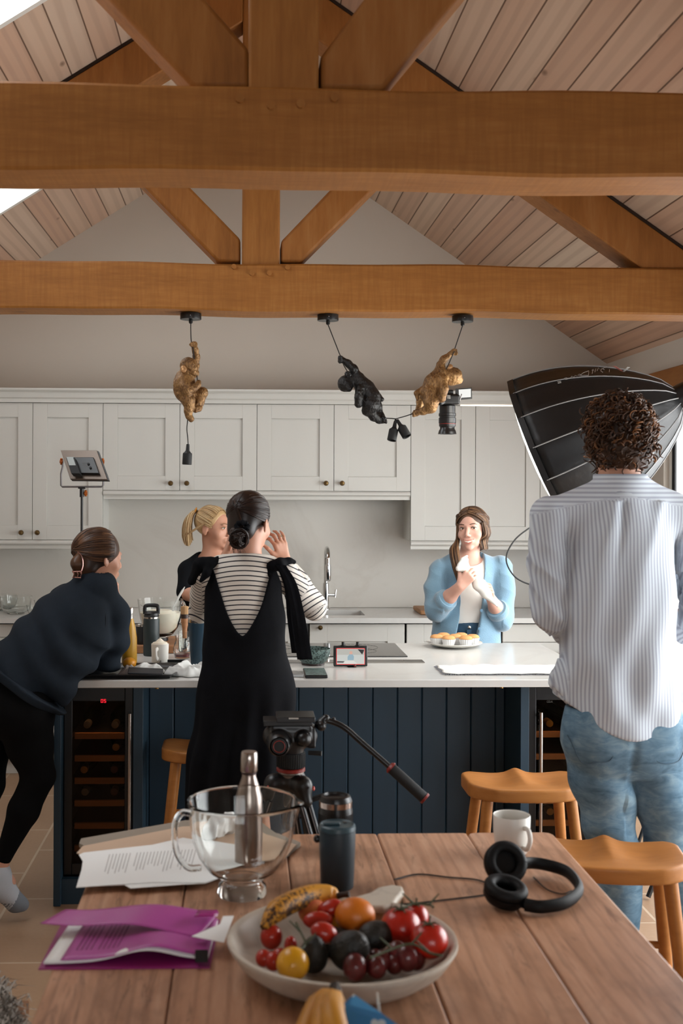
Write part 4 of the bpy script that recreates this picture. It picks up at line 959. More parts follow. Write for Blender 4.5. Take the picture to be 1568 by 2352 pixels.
fruit('avocado', 'avocado', 'dark avocado mostly hidden under the orange', 765, 2160, 0.80, 0.026, F_avo, (1, 1, 1), (0.3, 1.2, 0.1), stem='scar')
gp = [(815, 2222, .806, .022), (865, 2222, .804, .018), (842, 2212, .80, .015), (878, 2206, .806, .017), (912, 2188, .815, .019), (935, 2200, .812, .022), (905, 2215, .80, .016), (955, 2205, .803, .017), (862, 2200, .80, .014), (960, 2188, .808, .015), (893, 2200, .795, .015)]
for i, (px, py, z, r) in enumerate(gp): fruit('red_grape', 'grape', 'dark red grape in the bunch at the front right of the dish', px, py, z+0.002, r*0.98, F_grape, (1, 1, 1.12), group='dark red grapes in the stone dish')
def vine(label, pts, z, r=0.0022):
    P = [atz(x, y, z) for x, y in pts]; m = MB().tube(curve_pts(P, 6), r, 7)
    for k in range(1, len(P)-1):
        d = Vector(((-1)**k*0.012, 0.006, 0.01)); m.tube([P[k], P[k]+d, P[k]+d*1.7], [r, r*0.8, r*0.5], 6)
    o = m.build('tomato_vine', M_vine, origin=P[0]); setprops(o, label, 'vine')
vine('green vine stalk lying over the grapes towards the right tomato', [(850, 2200), (900, 2180), (945, 2168), (985, 2188), (1015, 2195)], 0.845)
vine('green vine sprig standing behind the red tomatoes', [(925, 2085), (950, 2076), (985, 2078), (995, 2084)], 0.87)
vine('dry vine sprig between the banana and the small tomatoes', [(680, 2120), (690, 2140), (700, 2170), (672, 2190)], 0.838)
def banana(name_lbl, pts, r, m, z=None, flat=1.0, stem_pts=None, par=None):
    n = len(pts); cp = curve_pts(pts, 7); N = len(cp)
    rr = [r*(0.25+0.75*min(1, (math.sin(math.pi*(0.06+0.88*i/(N-1))))*1.35)) for i in range(N)]
    t = par or thing('banana', name_lbl, 'banana', cp[N//2])
    MB().tube(cp, rr, 7).build('fruit' if par is None else 'finger', m, t, autosmooth=65)
    if stem_pts: MB().tube(stem_pts, [r*0.32, r*0.26, r*0.3], 7).build('stem', M_stem, t, autosmooth=65)
    return t
bp_ = [atz(606, 2132, 0.825), atz(630, 2098, 0.842), atz(672, 2072, 0.85), atz(720, 2056, 0.85), atz(758, 2056, 0.845), atz(774, 2058, 0.845)]
banana('very ripe spotted banana lying over the back left of the dish', bp_, 0.0215, F_ban, stem_pts=[bp_[-1], atz(788, 2055, 0.848), atz(802, 2054, 0.85)])
# ---- bunch of bananas near the lower edge
bb = thing('banana_bunch', 'bunch of bananas at the bottom edge of the picture', 'bananas', tuple(atz(745, 2340, TZ)))
st = at(769, 2262, 1.82)
MB().tube([st, at(770, 2275, 1.81), at(768, 2292, 1.79)], [0.008, 0.011, 0.012], 9).build('stem', M_stem, bb)
for k, (x1, y1, x2, y2, Ya) in enumerate([(725, 2325, 690, 2420, 1.70), (745, 2330, 735, 2440, 1.66), (762, 2330, 790, 2440, 1.64)]):
    banana('', [at(768, 2288, 1.79), at((768+x1)//2+(2-k)*-2, 2302, 1.76), at(x1, y1, Ya+0.03), at(x2, y2, Ya-0.04), at(x2+15, y2+60, Ya-0.10)], 0.0195, F_ban2, par=bb)
# ---- blue spotted packet and its twine
sb_ = NT('blue_star_packet'); v = sb_.coord('Object'); vo = sb_.new('ShaderNodeTexVoronoi'); sb_.link(v, vo.inputs['Vector']); vo.inputs['Scale'].default_value = 32
nn_ = sb_.noise(v, 120, 2)
sb_.col(sb_.mix(sb_.ramp(sb_.math('ADD', vo.outputs['Distance'], sb_.math('MULTIPLY', nn_, 0.12)), [(0.24, (1, 1, 1)), (0.27, (0, 0, 0))]), '#4a93c8', '#e0e8ea')); sb_.b.inputs['Roughness'].default_value = 0.45
pk = [at(780, 2362, 1.70), at(783, 2312, 1.72), at(812, 2283, 1.74), at(838, 2302, 1.74), at(880, 2330, 1.72), at(925, 2362, 1.70)]
bk = [p+Vector((0.004, 0.045, -0.035)) for p in pk]
t = thing('paper_packet', 'blue packet with white spots at the bottom edge of the picture', 'packet', (pk[2].x, 1.72, TZ))
m = MB().loft([bk, pk]); m.add([*pk], [list(range(6))])
dn = [Vector((p.x, p.y-0.01, TZ+0.002)) for p in pk]
MB().loft([pk, dn]).build('packet_front', sb_.m, t, smooth=False); m.build('packet_body', sb_.m, t, smooth=False)
tw = MB()
for k in range(2): tw.tube([at(866, 2281, 1.76)+Vector((0.001*math.cos(a+k*3.14), 0.001*math.sin(a+k*3.14), 0)) + (at(872, 2330, 1.74)-at(866, 2281, 1.76))*(a/25.0) for a in np.linspace(0, 25, 60)], 0.0012, 5)
o = tw.build('twine', mat('white_twine', '#c9c2b4', 0.9), origin=at(872, 2330, 1.74)); setprops(o, 'short upright piece of white twine beside the blue packet', 'twine')
# ---- sheepskin on a bench at the lower left
bn = thing('bench', 'low wooden bench under the grey sheepskin at lower left', 'bench', (-0.72, 2.3, 0))
MB().box((-0.88, 1.6, 0.41), (-0.50, 2.74, 0.445)).build('seat', M_table2, bn, bev=0.004)
for x in (-0.84, -0.54):
    for y in (1.68, 2.66): MB().box((x-0.025, y-0.025, 0), (x+0.025, y+0.025, 0.41)).build('leg', M_table2, bn, bev=0.003)
S = Sdf((-1.0, 1.8, 0.42), (-0.40, 2.9, 0.52), 0.009)
S.ell((-0.69, 2.33, 0.475), (0.225, 0.45, 0.028)); sk = thing('sheepskin', 'grey shaggy sheepskin draped on the bench at lower left', 'sheepskin', (-0.73, 2.25, 0.445))
V, Fc = S.mesh(); V = vsmooth(V, Fc, 2); V[:, 2] = np.maximum(V[:, 2], 0.448); npobj('hide', V, Fc, mat('grey_hide', '#5d5852', 0.9), sk)
rgn = np.random.RandomState(2); N_ = vnormals(V, Fc); fb = MB()
for i in rgn.choice(len(V), 11000):
    if V[i][2] < 0.455: continue
    p = Vector(V[i]); n_ = Vector(N_[i]); d = Vector((rgn.normal()*0.6, rgn.normal()*0.6, 0))+n_*0.9; L = rgn.uniform(0.015, 0.035)
    q = p+d*L; q.z = max(q.z, 0.452); e = q+Vector((rgn.normal(), rgn.normal(), -0.7))*L*0.5; w = Vector((0.0035, 0.002, 0)); e.z = max(e.z, 0.4475); p.z = max(p.z, 0.4475)
    fb.add([p-w, p+w, q+w*0.7, q-w*0.7, e], [(0, 1, 2, 3), (3, 2, 4)])
fb.build('wool', mat('grey_wool', '#b3ada4', 0.9, var=0.3, vscale=15), sk, smooth=True)
# ================================================================ BAR STOOLS
M_stool = woodmat('beech_bar_stool', '#9a622f', '#b0743c', '#bd8249', axis=0, grain=0.8, rough=0.4, knots=False)
def stoolmesh():
    S = Sdf((-0.23, -0.17, -0.06), (0.23, 0.18, 0.04), 0.004)
    def f(X, Y, Z):
        # outline: rounded, straight back (+y), curved front
        hx = 0.205-0.9*np.maximum(-Y-0.02, 0)**2*4; d1 = np.abs(X)-hx
        d2 = np.maximum(Y-0.135, -(Y+0.14-0.9*X*X))
        o = np.maximum(d1, d2); q = np.sqrt(np.maximum(d1+0.05, 0)**2+np.maximum(d2+0.05, 0)**2)-0.05; o = np.where((d1 > -0.05) & (d2 > -0.05), q, o)
        dish = 0.018*np.exp(-((np.abs(X)-0.09)/0.07)**2-((Y-0.02)/0.10)**2); ridge = 0.012*np.exp(-(X/0.03)**2)*(Y > -0.2)*np.clip((Y+0.05)/0.15, 0, 1.3)
        top = Z-(0.004-dish+ridge+0.05*X*X*2); bot = -(Z+0.048-0.012*np.exp(-((o+0.02)/0.015)**2)); h = np.maximum(top, bot)
        a, b = o+0.008, h+0.008; return np.minimum(np.maximum(a, b), 0)+np.sqrt(np.maximum(a, 0)**2+np.maximum(b, 0)**2)-0.008
    S.fn(f, 'add'); return S
def make_stool(label, loc, rz, group=None):
    t = thing('bar_stool', label, 'stool', (0, 0, 0))
    V, F_ = stoolmesh().mesh(); V = vsmooth(V, F_, 2); V[:, 2] += 0.62
    npobj('seat', V, F_, M_stool, t)
    ft = []
    for sx_ in (-1, 1):
        for sy_ in (-1, 1):
            a = Vector((sx_*0.145, sy_*0.085, 0.59)); b = Vector((sx_*0.205, sy_*0.155, 0.0)); ft.append((a, b))
            MB().tube([a, a.lerp(b, 0.5), b], [0.02, 0.0185, 0.014], 18).build('leg', M_stool, t)
    def pt(i, u): return ft[i][0].lerp(ft[i][1], u)
    for i, j, u in ((0, 1, 0.55), (2, 3, 0.55), (0, 2, 0.72), (1, 3, 0.45)): MB().tube([pt(i, u), pt(j, u)], 0.0105, 12).build('stretcher', M_stool, t)
    t.location = loc; t.rotation_euler = (0, 0, rz); return t
st1 = make_stool('beech bar stool behind the white mug, in front of the island', (0.995, 4.06, 0), 0.0)
st2 = copy_tree(st1); st2['label'] = 'beech bar stool nearest, at right beside the table'; st2.location = (1.045, 3.24, 0); st2.rotation_euler = (0, 0, math.radians(-9))
st3 = copy_tree(st1); st3['label'] = 'beech bar stool half hidden behind the woman in the black dress'; st3.location = (-0.118, 4.64, 0); st3.rotation_euler = (0, 0, 0)
# island items -------------------------------------------------------------------------------
IZ = 0.911
def lathe_thing(name, label, cat, x, y, z, parts, group=None):
    t = thing(name, label, cat, (x, y, z), group=group)
    for nm, prof, m, *rest in parts: MB().lathe(prof, (x, y, z), n=36).build(nm, m, t, autosmooth=rest[0] if rest else 40)
    return t
# cupcakes on a plate
pl = atz(1043, 1485, IZ); px_, py_ = pl.x, pl.y
t = lathe_thing('cake_plate', 'white plate carrying the pale unbaked-looking cupcakes', 'plate', px_, py_, IZ, [('plate', [(0.07, 0), (0.075, 0.002), (0.11, 0.010), (0.131, 0.020), (0.131, 0.023), (0.108, 0.014), (0.07, 0.006), (0, 0.006)], M_porc)])
t['label'] = 'white plate carrying seven pale cupcakes on the island worktop'
M_case = mat('paper_cupcake_case', '#d5d6d6', 0.7); M_cake = mat('golden_sponge', '#d39a62', 0.8, var=0.1, vscale=40)
cc = [(1003, 1476, 'furthest left'), (1028, 1471, 'back left'), (1025, 1480, 'front left'), (1046, 1477, 'in the middle'), (1063, 1480, 'front right'), (1063, 1471, 'back right'), (1083, 1476, 'furthest right')]
ccx = [(-0.083, 0.0), (-0.04, 0.065), (-0.035, -0.045), (0.005, 0.012), (0.045, -0.05), (0.045, 0.065), (0.088, 0.005)]
for (dx, dy), (_, _, w) in zip(ccx, cc):
    x, y = px_+dx, py_+dy
    t = thing('cupcake', 'cupcake in a white case on the plate, %s' % w, 'cupcake', (x, y, IZ+0.007), group='cupcakes on the plate')
    n = 40; prof = [(0.023, 0.0), (0.0235, 0.001), (0.033, 0.034), (0.0335, 0.035), (0.032, 0.033), (0, 0.03)]; rings = []
    for r, h in prof: rings.append([Vector((x+max(r, 1e-4)*(1+(0.025 if i % 2 else -0.025))*math.cos(2*math.pi*i/n), y+max(r, 1e-4)*(1+(0.025 if i % 2 else -0.025))*math.sin(2*math.pi*i/n), IZ+0.0075+h)) for i in range(n)])
    MB().loft(rings).build('paper_case', M_case, t, smooth=False)
    MB().lathe([(0.031, 0.034), (0.032, 0.037), (0.028, 0.044), (0.018, 0.049), (0, 0.051)], (x, y, IZ+0.0075), n=24).build('sponge', M_cake, t)
# tea towel with frayed edge
def clothmesh(x0, x1, y0, y1, z, amp, seed, nu=70, nv=40, fold=0.0):
    rg = np.random.RandomState(seed); ks = [(rg.uniform(5, 30), rg.uniform(-20, 20), rg.uniform(0, 6)) for _ in range(8)]
    def f(u, v):
        x = x0+(x1-x0)*u; y = y0+(y1-y0)*v; h = sum(math.sin(a*x*2+b*y*2+c) for a, b, c in ks)/8
        return Vector((x+0.004*math.sin(y*60+seed), y+0.003*math.sin(x*50), z+amp*(0.5+abs(h))))
    return MB().grid(f, nu, nv)
a0 = atz(1022, 1548, IZ+0.004); a1 = atz(1290, 1545, IZ+0.004); y2_ = atz(1100, 1531, IZ).y
tt = thing('tea_towel', 'flat white tea towel with frayed edge on the right of the island', 'tea towel', ((a0.x+a1.x)/2, a0.y+0.05, IZ))
clothmesh(a0.x, 1.36, a0.y, y2_, IZ+0.001, 0.007, 3).build('cloth', mat('white_linen', '#dcdcd8', 0.9, bump=0.2, bscale=300), tt, solid=0.003)
m = MB(); rg = random.Random(1)
for i in range(160):
    x = a0.x+(1.36-a0.x)*i/160; m.tube([(x, a0.y+0.001, IZ+0.005), (x+rg.uniform(-.003, .003), a0.y-0.008, IZ+0.002), (x+rg.uniform(-.005, .005), a0.y-0.014, IZ+0.0015)], 0.0006, 4)
for i in range(40):
    y = a0.y+(y2_-a0.y)*i/40; m.tube([(a0.x+0.001, y, IZ+0.005), (a0.x-0.012, y+rg.uniform(-.003, .003), IZ+0.0015)], 0.0006, 4)
m.build('fringe', mat('grey_fringe', '#8d8f96', 0.9), tt)
# field monitor
mp = atz(805, 1532, IZ); MY = mp.y
q0, q1 = at(766, 1531, MY), at(844, 1484, MY)
t = thing('field_monitor', 'small black camera monitor standing on the island showing the baker', 'monitor', ((q0.x+q1.x)/2, MY, IZ))
MB().box((q0.x, MY, q0.z), (q1.x, MY+0.022, q1.z)).build('casing', M_blk, t, bev=0.004)
s0_, s1_ = at(773, 1526, MY), at(837, 1489, MY)
scr = MB().box((s0_.x, MY-0.0012, s0_.z), (s1_.x, MY-0.0002, s1_.z)).build('screen', mat('monitor_picture', '#101010', 0.3, emit='#c9cbc6', es=0.75), t, smooth=False)
def scrq(name, pts, col, lift=0.0016, es=0.75):
    P = [at(x, y, MY-lift) for x, y in pts]; n = len(P)
    MB().add(P, [list(range(n))]).build(name, mat('screen_'+col[1:], '#080808', 0.3, emit=col, es=es), scr, smooth=False)
w_, h_ = 660+0/4.61, 1440
def S_(x, y): return (660+x/4.61, 1440+y/4.61)
scrq('screen_wall', [S_(525, 295), S_(815, 295), S_(815, 232), S_(525, 232)], '#b9b7af', 0.0015)
scrq('screen_counter', [S_(590, 390), S_(740, 390), S_(700, 357), S_(612, 357)], '#dcdcd6', 0.0016)
scrq('screen_figure', [S_(636, 352), S_(700, 352), S_(704, 315), S_(690, 290), S_(655, 290), S_(636, 315)], '#93aebb', 0.0018)
scrq('screen_face', [S_(655, 290), S_(686, 290), S_(688, 262), S_(676, 256), S_(658, 260)], '#d9a896', 0.0019)
scrq('screen_softbox', [S_(742, 237), S_(812, 240), S_(806, 262), S_(790, 292), S_(765, 262)], '#1a1a1c', 0.0017)
scrq('screen_hob', [S_(525, 378), S_(590, 378), S_(604, 364), S_(525, 362)], '#3a3a3c', 0.0017)
m = MB(); t_w = 0.0011
for (xa, ya, xb, yb) in ((520, 228, 816, 228), (520, 396, 816, 396), (520, 228, 520, 396), (816, 228, 816, 396)):
    p, q = at(*S_(xa, ya), MY-0.0022), at(*S_(xb, yb), MY-0.0022); m.tube([p, q], t_w, 4)
m.build('red_frame_lines', mat('screen_red', '#100000', emit='#e02a2a', es=1.0), scr)
for x in (588, 742):
    p = at(*S_(x, 200), MY+0.01); MB().lathe([(0.012, 0), (0.012, 0.002), (0.006, 0.004), (0.0065, 0.016), (0, 0.017)], (p.x, MY+0.01, q1.z), n=18).build('mount_knob', M_blk, t)
p = at(*S_(680, 430), MY); MB().box((p.x-0.018, MY-0.01, IZ), (p.x+0.018, MY+0.03, q0.z)).build('foot', M_blk, t, bev=0.001)
MB().sphere((p.x+0.012, MY-0.008, IZ+0.007), 0.006).build('red_lock_knob', mat('red_plastic', '#5a1414', 0.4), t)
# speckled bowl, phone
sp = NT('speckled_green_stoneware'); v = sp.coord('Object'); vo = sp.new('ShaderNodeTexVoronoi'); sp.link(v, vo.inputs['Vector']); vo.inputs['Scale'].default_value = 190
sp.col(sp.mix(sp.ramp(vo.outputs['Color'], [(0.35, (0, 0, 0)), (0.6, (1, 1, 1))]), '#1f2f2d', '#5f7470')); sp.b.inputs['Roughness'].default_value = 0.35
p = atz(720, 1529, IZ); x, y = p.x, p.y+0.04
t = thing('speckled_bowl', 'dark green speckled stoneware bowl beside the hob', 'bowl', (x, y, IZ))
MB().lathe([(0.045, 0), (0.047, 0.008), (0.062, 0.022), (0.071, 0.045), (0.074, 0.066), (0.072, 0.068), (0.068, 0.046), (0.058, 0.024), (0, 0.014)], (x, y, IZ), n=44).build('bowl', sp.m, t)
MB().lathe([(0.044, -0.0004), (0.0485, 0.0), (0.0485, 0.007), (0.044, 0.008)], (x, y, IZ), n=36).build('foot_ring', mat('brown_glaze', '#2a1512', 0.3), t)
p0, p1 = atz(701, 1552, IZ+0.01), atz(745, 1535, IZ+0.01)
ph = thing('phone', 'black phone lying on the worktop below the speckled bowl', 'phone', ((p0.x+p1.x)/2, (p0.y+p1.y)/2, IZ))
MB().box((p0.x, p0.y, IZ), (p1.x, p1.y, IZ+0.011)).build('body', M_blk, ph, bev=0.003)
MB().box((p0.x+0.003, p0.y+0.003, IZ+0.0112), (p1.x-0.003, p1.y-0.003, IZ+0.0118)).build('back_cover', sp.m, ph, smooth=False)
p0 = atz(690, 1555, IZ); o = MB().prism([(p0.x-0.03, p0.y), (p0.x+0.012, p0.y), (p0.x-0.01, p0.y+0.09), (p0.x-0.03, p0.y+0.09)], 2, IZ, IZ+0.012).build('laptop_corner', mat('silver_metal', '#a9a9a8', 0.3, 0.8), origin=(p0.x, p0.y, IZ), bev=0.001); setprops(o, 'corner of a thin silver notebook beside the black phone', 'notebook'); o.name = 'silver_notebook'
# ---- left cluster
M_bkw = woodmat('thick_board_wood', '#8a5d3e', '#a97a56', '#b5876a', axis=0, knots=False)
pb0 = atz(262, 1501, IZ); pb1 = atz(440, 1501, IZ)
o = MB().box((pb0.x-0.06, pb0.y, IZ), (pb1.x+0.05, pb0.y+0.34, IZ+0.036)).build('butcher_board', M_bkw, bev=0.004, origin=(pb0.x, pb0.y+0.17, IZ)); setprops(o, 'thick wooden chopping board under the big bowl of cream', 'chopping board')
BZ = IZ+0.037; BYc = pb0.y
# large bowl with cream
x = at(368, 1450, BYc+0.17).x; y = BYc+0.17
t = thing('cream_bowl', 'big clear glass mixing bowl half full of whipped cream', 'bowl', (x, y, BZ))
pr = [(0.035, 0), (0.036, 0.012), (0.06, 0.03), (0.082, 0.06), (0.096, 0.11), (0.104, 0.17), (0.106, 0.19)]; ri = [(0.103, 0.19), (0.101, 0.17), (0.093, 0.11), (0.079, 0.062), (0.057, 0.033), (0, 0.022)]
MB().lathe(pr+ri, (x, y, BZ+0.001), n=48).build('glass_bowl', M_glass, t, autosmooth=70)
hd = Vector((1, -0.2, 0)).normalized(); B0 = Vector((x, y, BZ))
MB().tube(curve_pts([B0+hd*0.104+Vector((0, 0, 0.185)), B0+hd*0.118+Vector((0, 0, 0.16)), B0+hd*0.118+Vector((0, 0, 0.10)), B0+hd*0.097+Vector((0, 0, 0.08))], 6), 0.005, 8).build('handle', M_glass, t)
MB().lathe([(0.0, 0.026), (0.055, 0.036), (0.076, 0.063), (0.090, 0.11), (0.0945, 0.13), (0.08, 0.125), (0.05, 0.14), (0.02, 0.128), (0, 0.135)], (x, y, BZ+0.001), n=40).build('whipped_cream', mat('whipped_cream', '#e0d8c6', 0.6, sub=0.1, var=0.04, vscale=30), t)
MB().lathe([(0.037, 0.0), (0.037, 0.014), (0.03, 0.016)], (x, y, BZ-0.0005), n=30).build('dark_foot', M_blk, t)
sp0 = at(398, 1392, y); sp1 = at(424, 1348, y-0.02)
spt = thing('spatula', 'pale grey spatula leaning in the bowl of cream', 'spatula', sp0)
MB().tube([B0+Vector((0.05, 0, 0.10)), sp0], 0.006, 10).build('handle', mat('grey_silicone', '#b7b6b0', 0.5), spt)
MB().tube([sp0, sp0.lerp(sp1, 0.4), sp0.lerp(sp1, 0.8), sp1], [0.008, 0.012, 0.011, 0.004], 12, flat=0.4).build('blade', mat('grey_silicone', '#b7b6b0', 0.5), spt)
# dark flask
M_flask = mat('dark_green_powder_coat', '#1b2728', 0.5, bump=0.08, bscale=500); M_rim = mat('steel_rim', '#b8b2aa', 0.25, 1.0); M_blid = mat('black_lid', '#0d0e10', 0.4)
p = atz(349, 1502, IZ); x, y = p.x, p.y-0.002-0.037
t = thing('insulated_flask', 'dark green insulated flask with a black carry-handle lid', 'flask', (x, y, IZ))
MB().lathe([(0.034, 0), (0.036, 0.003), (0.036, 0.158), (0.034, 0.164)], (x, y, IZ), n=44).build('body', M_flask, t)
MB().lathe([(0.0325, 0.1645), (0.0325, 0.172)], (x, y, IZ), n=40).build('steel_neck', M_rim, t)
ld = MB().lathe([(0.034, 0.1725), (0.0345, 0.176), (0.033, 0.178), (0.033, 0.188), (0.026, 0.196), (0, 0.198)], (x, y, IZ), n=40).build('lid', M_blid, t)
MB().tube(curve_pts([(x-0.029, y, IZ+0.184), (x-0.029, y, IZ+0.212), (x-0.02, y, IZ+0.2215), (x+0.02, y, IZ+0.2215), (x+0.029, y, IZ+0.212), (x+0.029, y, IZ+0.184)], 5), 0.0055, 10, flat=1.6).build('carry_handle', M_blid, ld)
# small black tumbler on the board
x, y = at(326, 1440, BYc+0.045).x, BYc+0.045
lathe_thing('small_tumbler', 'small black steel-rimmed tumbler behind the dark flask', 'tumbler', x, y, BZ, [('body', [(0.022, 0), (0.023, 0.002), (0.0275, 0.075), (0.0275, 0.08)], M_blid), ('rim', [(0.0277, 0.0802), (0.0277, 0.088), (0.026, 0.088), (0.024, 0.03), (0, 0.03)], M_rim)])
# yellow bottle
M_yb = mat('mustard_yellow_metal', '#b98a1e', 0.4)
x, y = at(297, 1500, 4.83).x, 4.83
lathe_thing('yellow_bottle', 'mustard yellow slim metal water bottle beside the leaning woman', 'bottle', x, y, IZ, [('body', [(0.030, 0), (0.032, 0.004), (0.031, 0.12), (0.022, 0.175), (0.0155, 0.2)], M_yb), ('cap', [(0.0158, 0.2005), (0.0158, 0.217), (0.0165, 0.22), (0.0165, 0.243), (0.014, 0.247), (0, 0.248)], M_rim)])
# white mug of cream
p = atz(366, 1524, IZ); x, y = p.x, p.y+0.03
t = thing('mug_of_cream', 'white mug heaped with whipped cream in front of the flask', 'mug', (x, y, IZ))
MB().lathe([(0.033, 0), (0.035, 0.003), (0.0375, 0.08), (0.0365, 0.081), (0.034, 0.06), (0, 0.06)], (x, y, IZ), n=36).build('cup', M_porc, t)
MB().tube(curve_pts([(x-0.008, y-0.036, IZ+0.062), (x-0.012, y-0.056, IZ+0.06), (x-0.012, y-0.058, IZ+0.035), (x-0.008, y-0.036, IZ+0.02)], 6), 0.0055, 10, flat=1.6).build('handle', M_porc, t)
MB().lathe([(0.034, 0.079), (0.03, 0.086), (0.018, 0.09), (0.008, 0.1), (0, 0.104)], (x, y, IZ), n=24).build('cream_top', mat('whipped_cream', '#e0d8c6', 0.6), t)
# glass jug with red liquid
p = atz(418, 1513, IZ); x, y = p.x, p.y+0.02
t = thing('glass_jug', 'small clear glass jug with a little red liquid', 'jug', (x, y, IZ))
jo = [(0.030, 0), (0.034, 0.004), (0.040, 0.03), (0.041, 0.045), (0.033, 0.07), (0.029, 0.082), (0.031, 0.092), (0.034, 0.1)]; ji = [(0.032, 0.1), (0.0285, 0.09), (0.0265, 0.082), (0.0305, 0.068), (0.0385, 0.045), (0.0375, 0.03), (0.031, 0.007), (0, 0.006)]
MB().lathe(jo+ji, (x, y, IZ), n=40).build('glass', M_glass, t, autosmooth=70)
MB().lathe([(0, 0.0065), (0.0305, 0.008), (0.0345, 0.02), (0, 0.0201)], (x, y, IZ), n=32).build('red_liquid', mat('raspberry_syrup', '#5a0a14', 0.15), t)
MB().tube(curve_pts([(x+0.02, y-0.026, IZ+0.085), (x+0.03, y-0.045, IZ+0.078), (x+0.03, y-0.05, IZ+0.05), (x+0.02, y-0.04, IZ+0.035)], 6), 0.004, 8).build('handle', M_glass, t)
# pot with brush
x, y = at(424, 1450, 5.0).x, 5.0
t = lathe_thing('utensil_jar', 'small clear jar holding a stubby pastry brush', 'jar', x, y, BZ, [('jar', [(0.02, 0), (0.026, 0.003), (0.028, 0.09), (0.026, 0.09), (0.024, 0.005), (0, 0.004)], M_glass, 70)])
zb_ = BZ+0.06
t = thing('pastry_brush', 'wooden brush with pale bristles standing in the jar', 'brush', (x, y, zb_))
MB().lathe([(0.009, 0), (0.011, 0.04), (0.017, 0.075), (0.0165, 0.085)], (x, y, zb_), n=20).build('wooden_handle', M_bkw, t)
MB().lathe([(0.0175, 0.0852), (0.0175, 0.103)], (x, y, zb_), n=20).build('ferrule', mat('dark_brown_ferrule', '#2d1c12', 0.5), t)
MB().lathe([(0.0172, 0.1032), (0.0185, 0.125), (0.0165, 0.136), (0, 0.14)], (x, y, zb_), n=20).build('bristles', mat('tan_bristles', '#a8845c', 0.9, bump=0.6, bscale=200, stretch=(1, 1, 0.05)), t)
# big blue tumbler
x, y = at(459, 1450, 4.80).x, 4.80
lathe_thing('blue_tumbler', 'tall petrol blue tumbler with steel rim beside the striped sleeve', 'tumbler', x, y, IZ, [('body', [(0.034, 0), (0.036, 0.004), (0.05, 0.18), (0.05, 0.188)], mat('petrol_blue_coat', '#1b3748', 0.45)), ('rim', [(0.0502, 0.1885), (0.0502, 0.202), (0.048, 0.203)], M_rim), ('lid', [(0.0478, 0.2025), (0.047, 0.208), (0, 0.208)], mat('clear_lid', '#c9c9c6', 0.2))])
# black tray in front
M_tray = mat('black_tray', '#131416', 0.3)
ta = atz(165, 1558, IZ+0.012); tb2 = atz(400, 1556, IZ+0.012)
tx0, tx1, tyy0, tyy1 = -0.70, tb2.x, 4.50, 4.80
t = thing('baking_tray', 'large black baking tray at the left end of the island', 'tray', ((tx0+tx1)/2, 4.65, IZ))
MB().box((tx0+0.02, tyy0+0.02, IZ), (tx1-0.02, tyy1-0.02, IZ+0.003)).build('base', M_tray, t, bev=0.001)
m = MB(); rr_ = 0.02
def rect_ring(x0, x1, y0, y1, z, c):
    P = []
    for cx, cy, a0 in ((x1-c, y1-c, 0), (x0+c, y1-c, 90), (x0+c, y0+c, 180), (x1-c, y0+c, 270)):
        for k in range(7): a = math.radians(a0+15*k); P.append(Vector((cx+c*math.cos(a), cy+c*math.sin(a), z)))
    return P
m.loft([rect_ring(tx0+0.02, tx1-0.02, tyy0+0.02, tyy1-0.02, IZ+0.001, 0.02), rect_ring(tx0, tx1, tyy0, tyy1, IZ+0.016, 0.03), rect_ring(tx0-0.006, tx1+0.006, tyy0-0.006, tyy1+0.006, IZ+0.017, 0.033), rect_ring(tx0-0.006, tx1+0.006, tyy0-0.006, tyy1+0.006, IZ+0.0185, 0.033), rect_ring(tx0+0.001, tx1-0.001, tyy0+0.001, tyy1-0.001, IZ+0.018, 0.029), rect_ring(tx0+0.0215, tx1-0.0215, tyy0+0.0215, tyy1-0.0215, IZ+0.0032, 0.02)], False, False)
m.build('rim', M_tray, t)
TRZ = IZ+0.004
def blobcloth(name, label, cat, px, py, Y, ex, seed, m, amp=0.006, z0=IZ):
    """crumpled cloth: one folded sheet, ridged and drooping at its edge"""
    c = at(px, py, Y); rg = np.random.RandomState(seed); K = [(rg.uniform(25, 70), rg.uniform(0, 6.28), rg.uniform(0, 6.28)) for _ in range(6)]; ed = [rg.uniform(0, 6.28) for _ in range(4)]
    def f(u, v):
        a = u*2*math.pi; e = 1+0.12*math.sin(3*a+ed[0])+0.08*math.sin(5*a+ed[1])+0.05*math.sin(9*a+ed[2]); x, y = v*e*math.cos(a)*ex[0], v*e*math.sin(a)*ex[1]
        wx_, wy_ = x+0.012*math.sin(y*60+ed[3]), y+0.012*math.sin(x*55+ed[0]); h = sum((1-abs(math.sin(0.5*k*(wx_*math.cos(t_)+wy_*math.sin(t_))*2+p)))**1.4 for k, t_, p in K)/len(K)
        r = max(0, 1-v**2.2); z = ex[2]*(0.22+1.15*h)*r**0.55; return Vector((c.x+x, Y+y, z0+0.002+max(z, 0.002*(1-v))))
    o = MB().grid(f, 96, 34).build(name, m, origin=(c.x, Y, z0), solid=0.0018, autosmooth=80); return setprops(o, label, cat)
M_cloth = mat('white_cotton_cloth', '#cfd0cd', 0.9)
blobcloth('kitchen_cloth', 'crumpled white cloth between the tray and the striped woman', 'cloth', 437, 1535, 4.62, (0.085, 0.08, 0.06), 5, M_cloth, 0.006)
blobcloth('dish_cloth', 'crumpled white cloth with a blue patch on the black tray', 'cloth', 335, 1528, 4.66, (0.075, 0.05, 0.05), 9, M_cloth, 0.004, TRZ)
blobcloth('grey_cloth', 'grey-brown rag on the tray beside the orange fruit', 'cloth', 292, 1540, 4.60, (0.035, 0.04, 0.035), 11, mat('taupe_cloth', '#6c635e', 0.9), 0.003, TRZ)
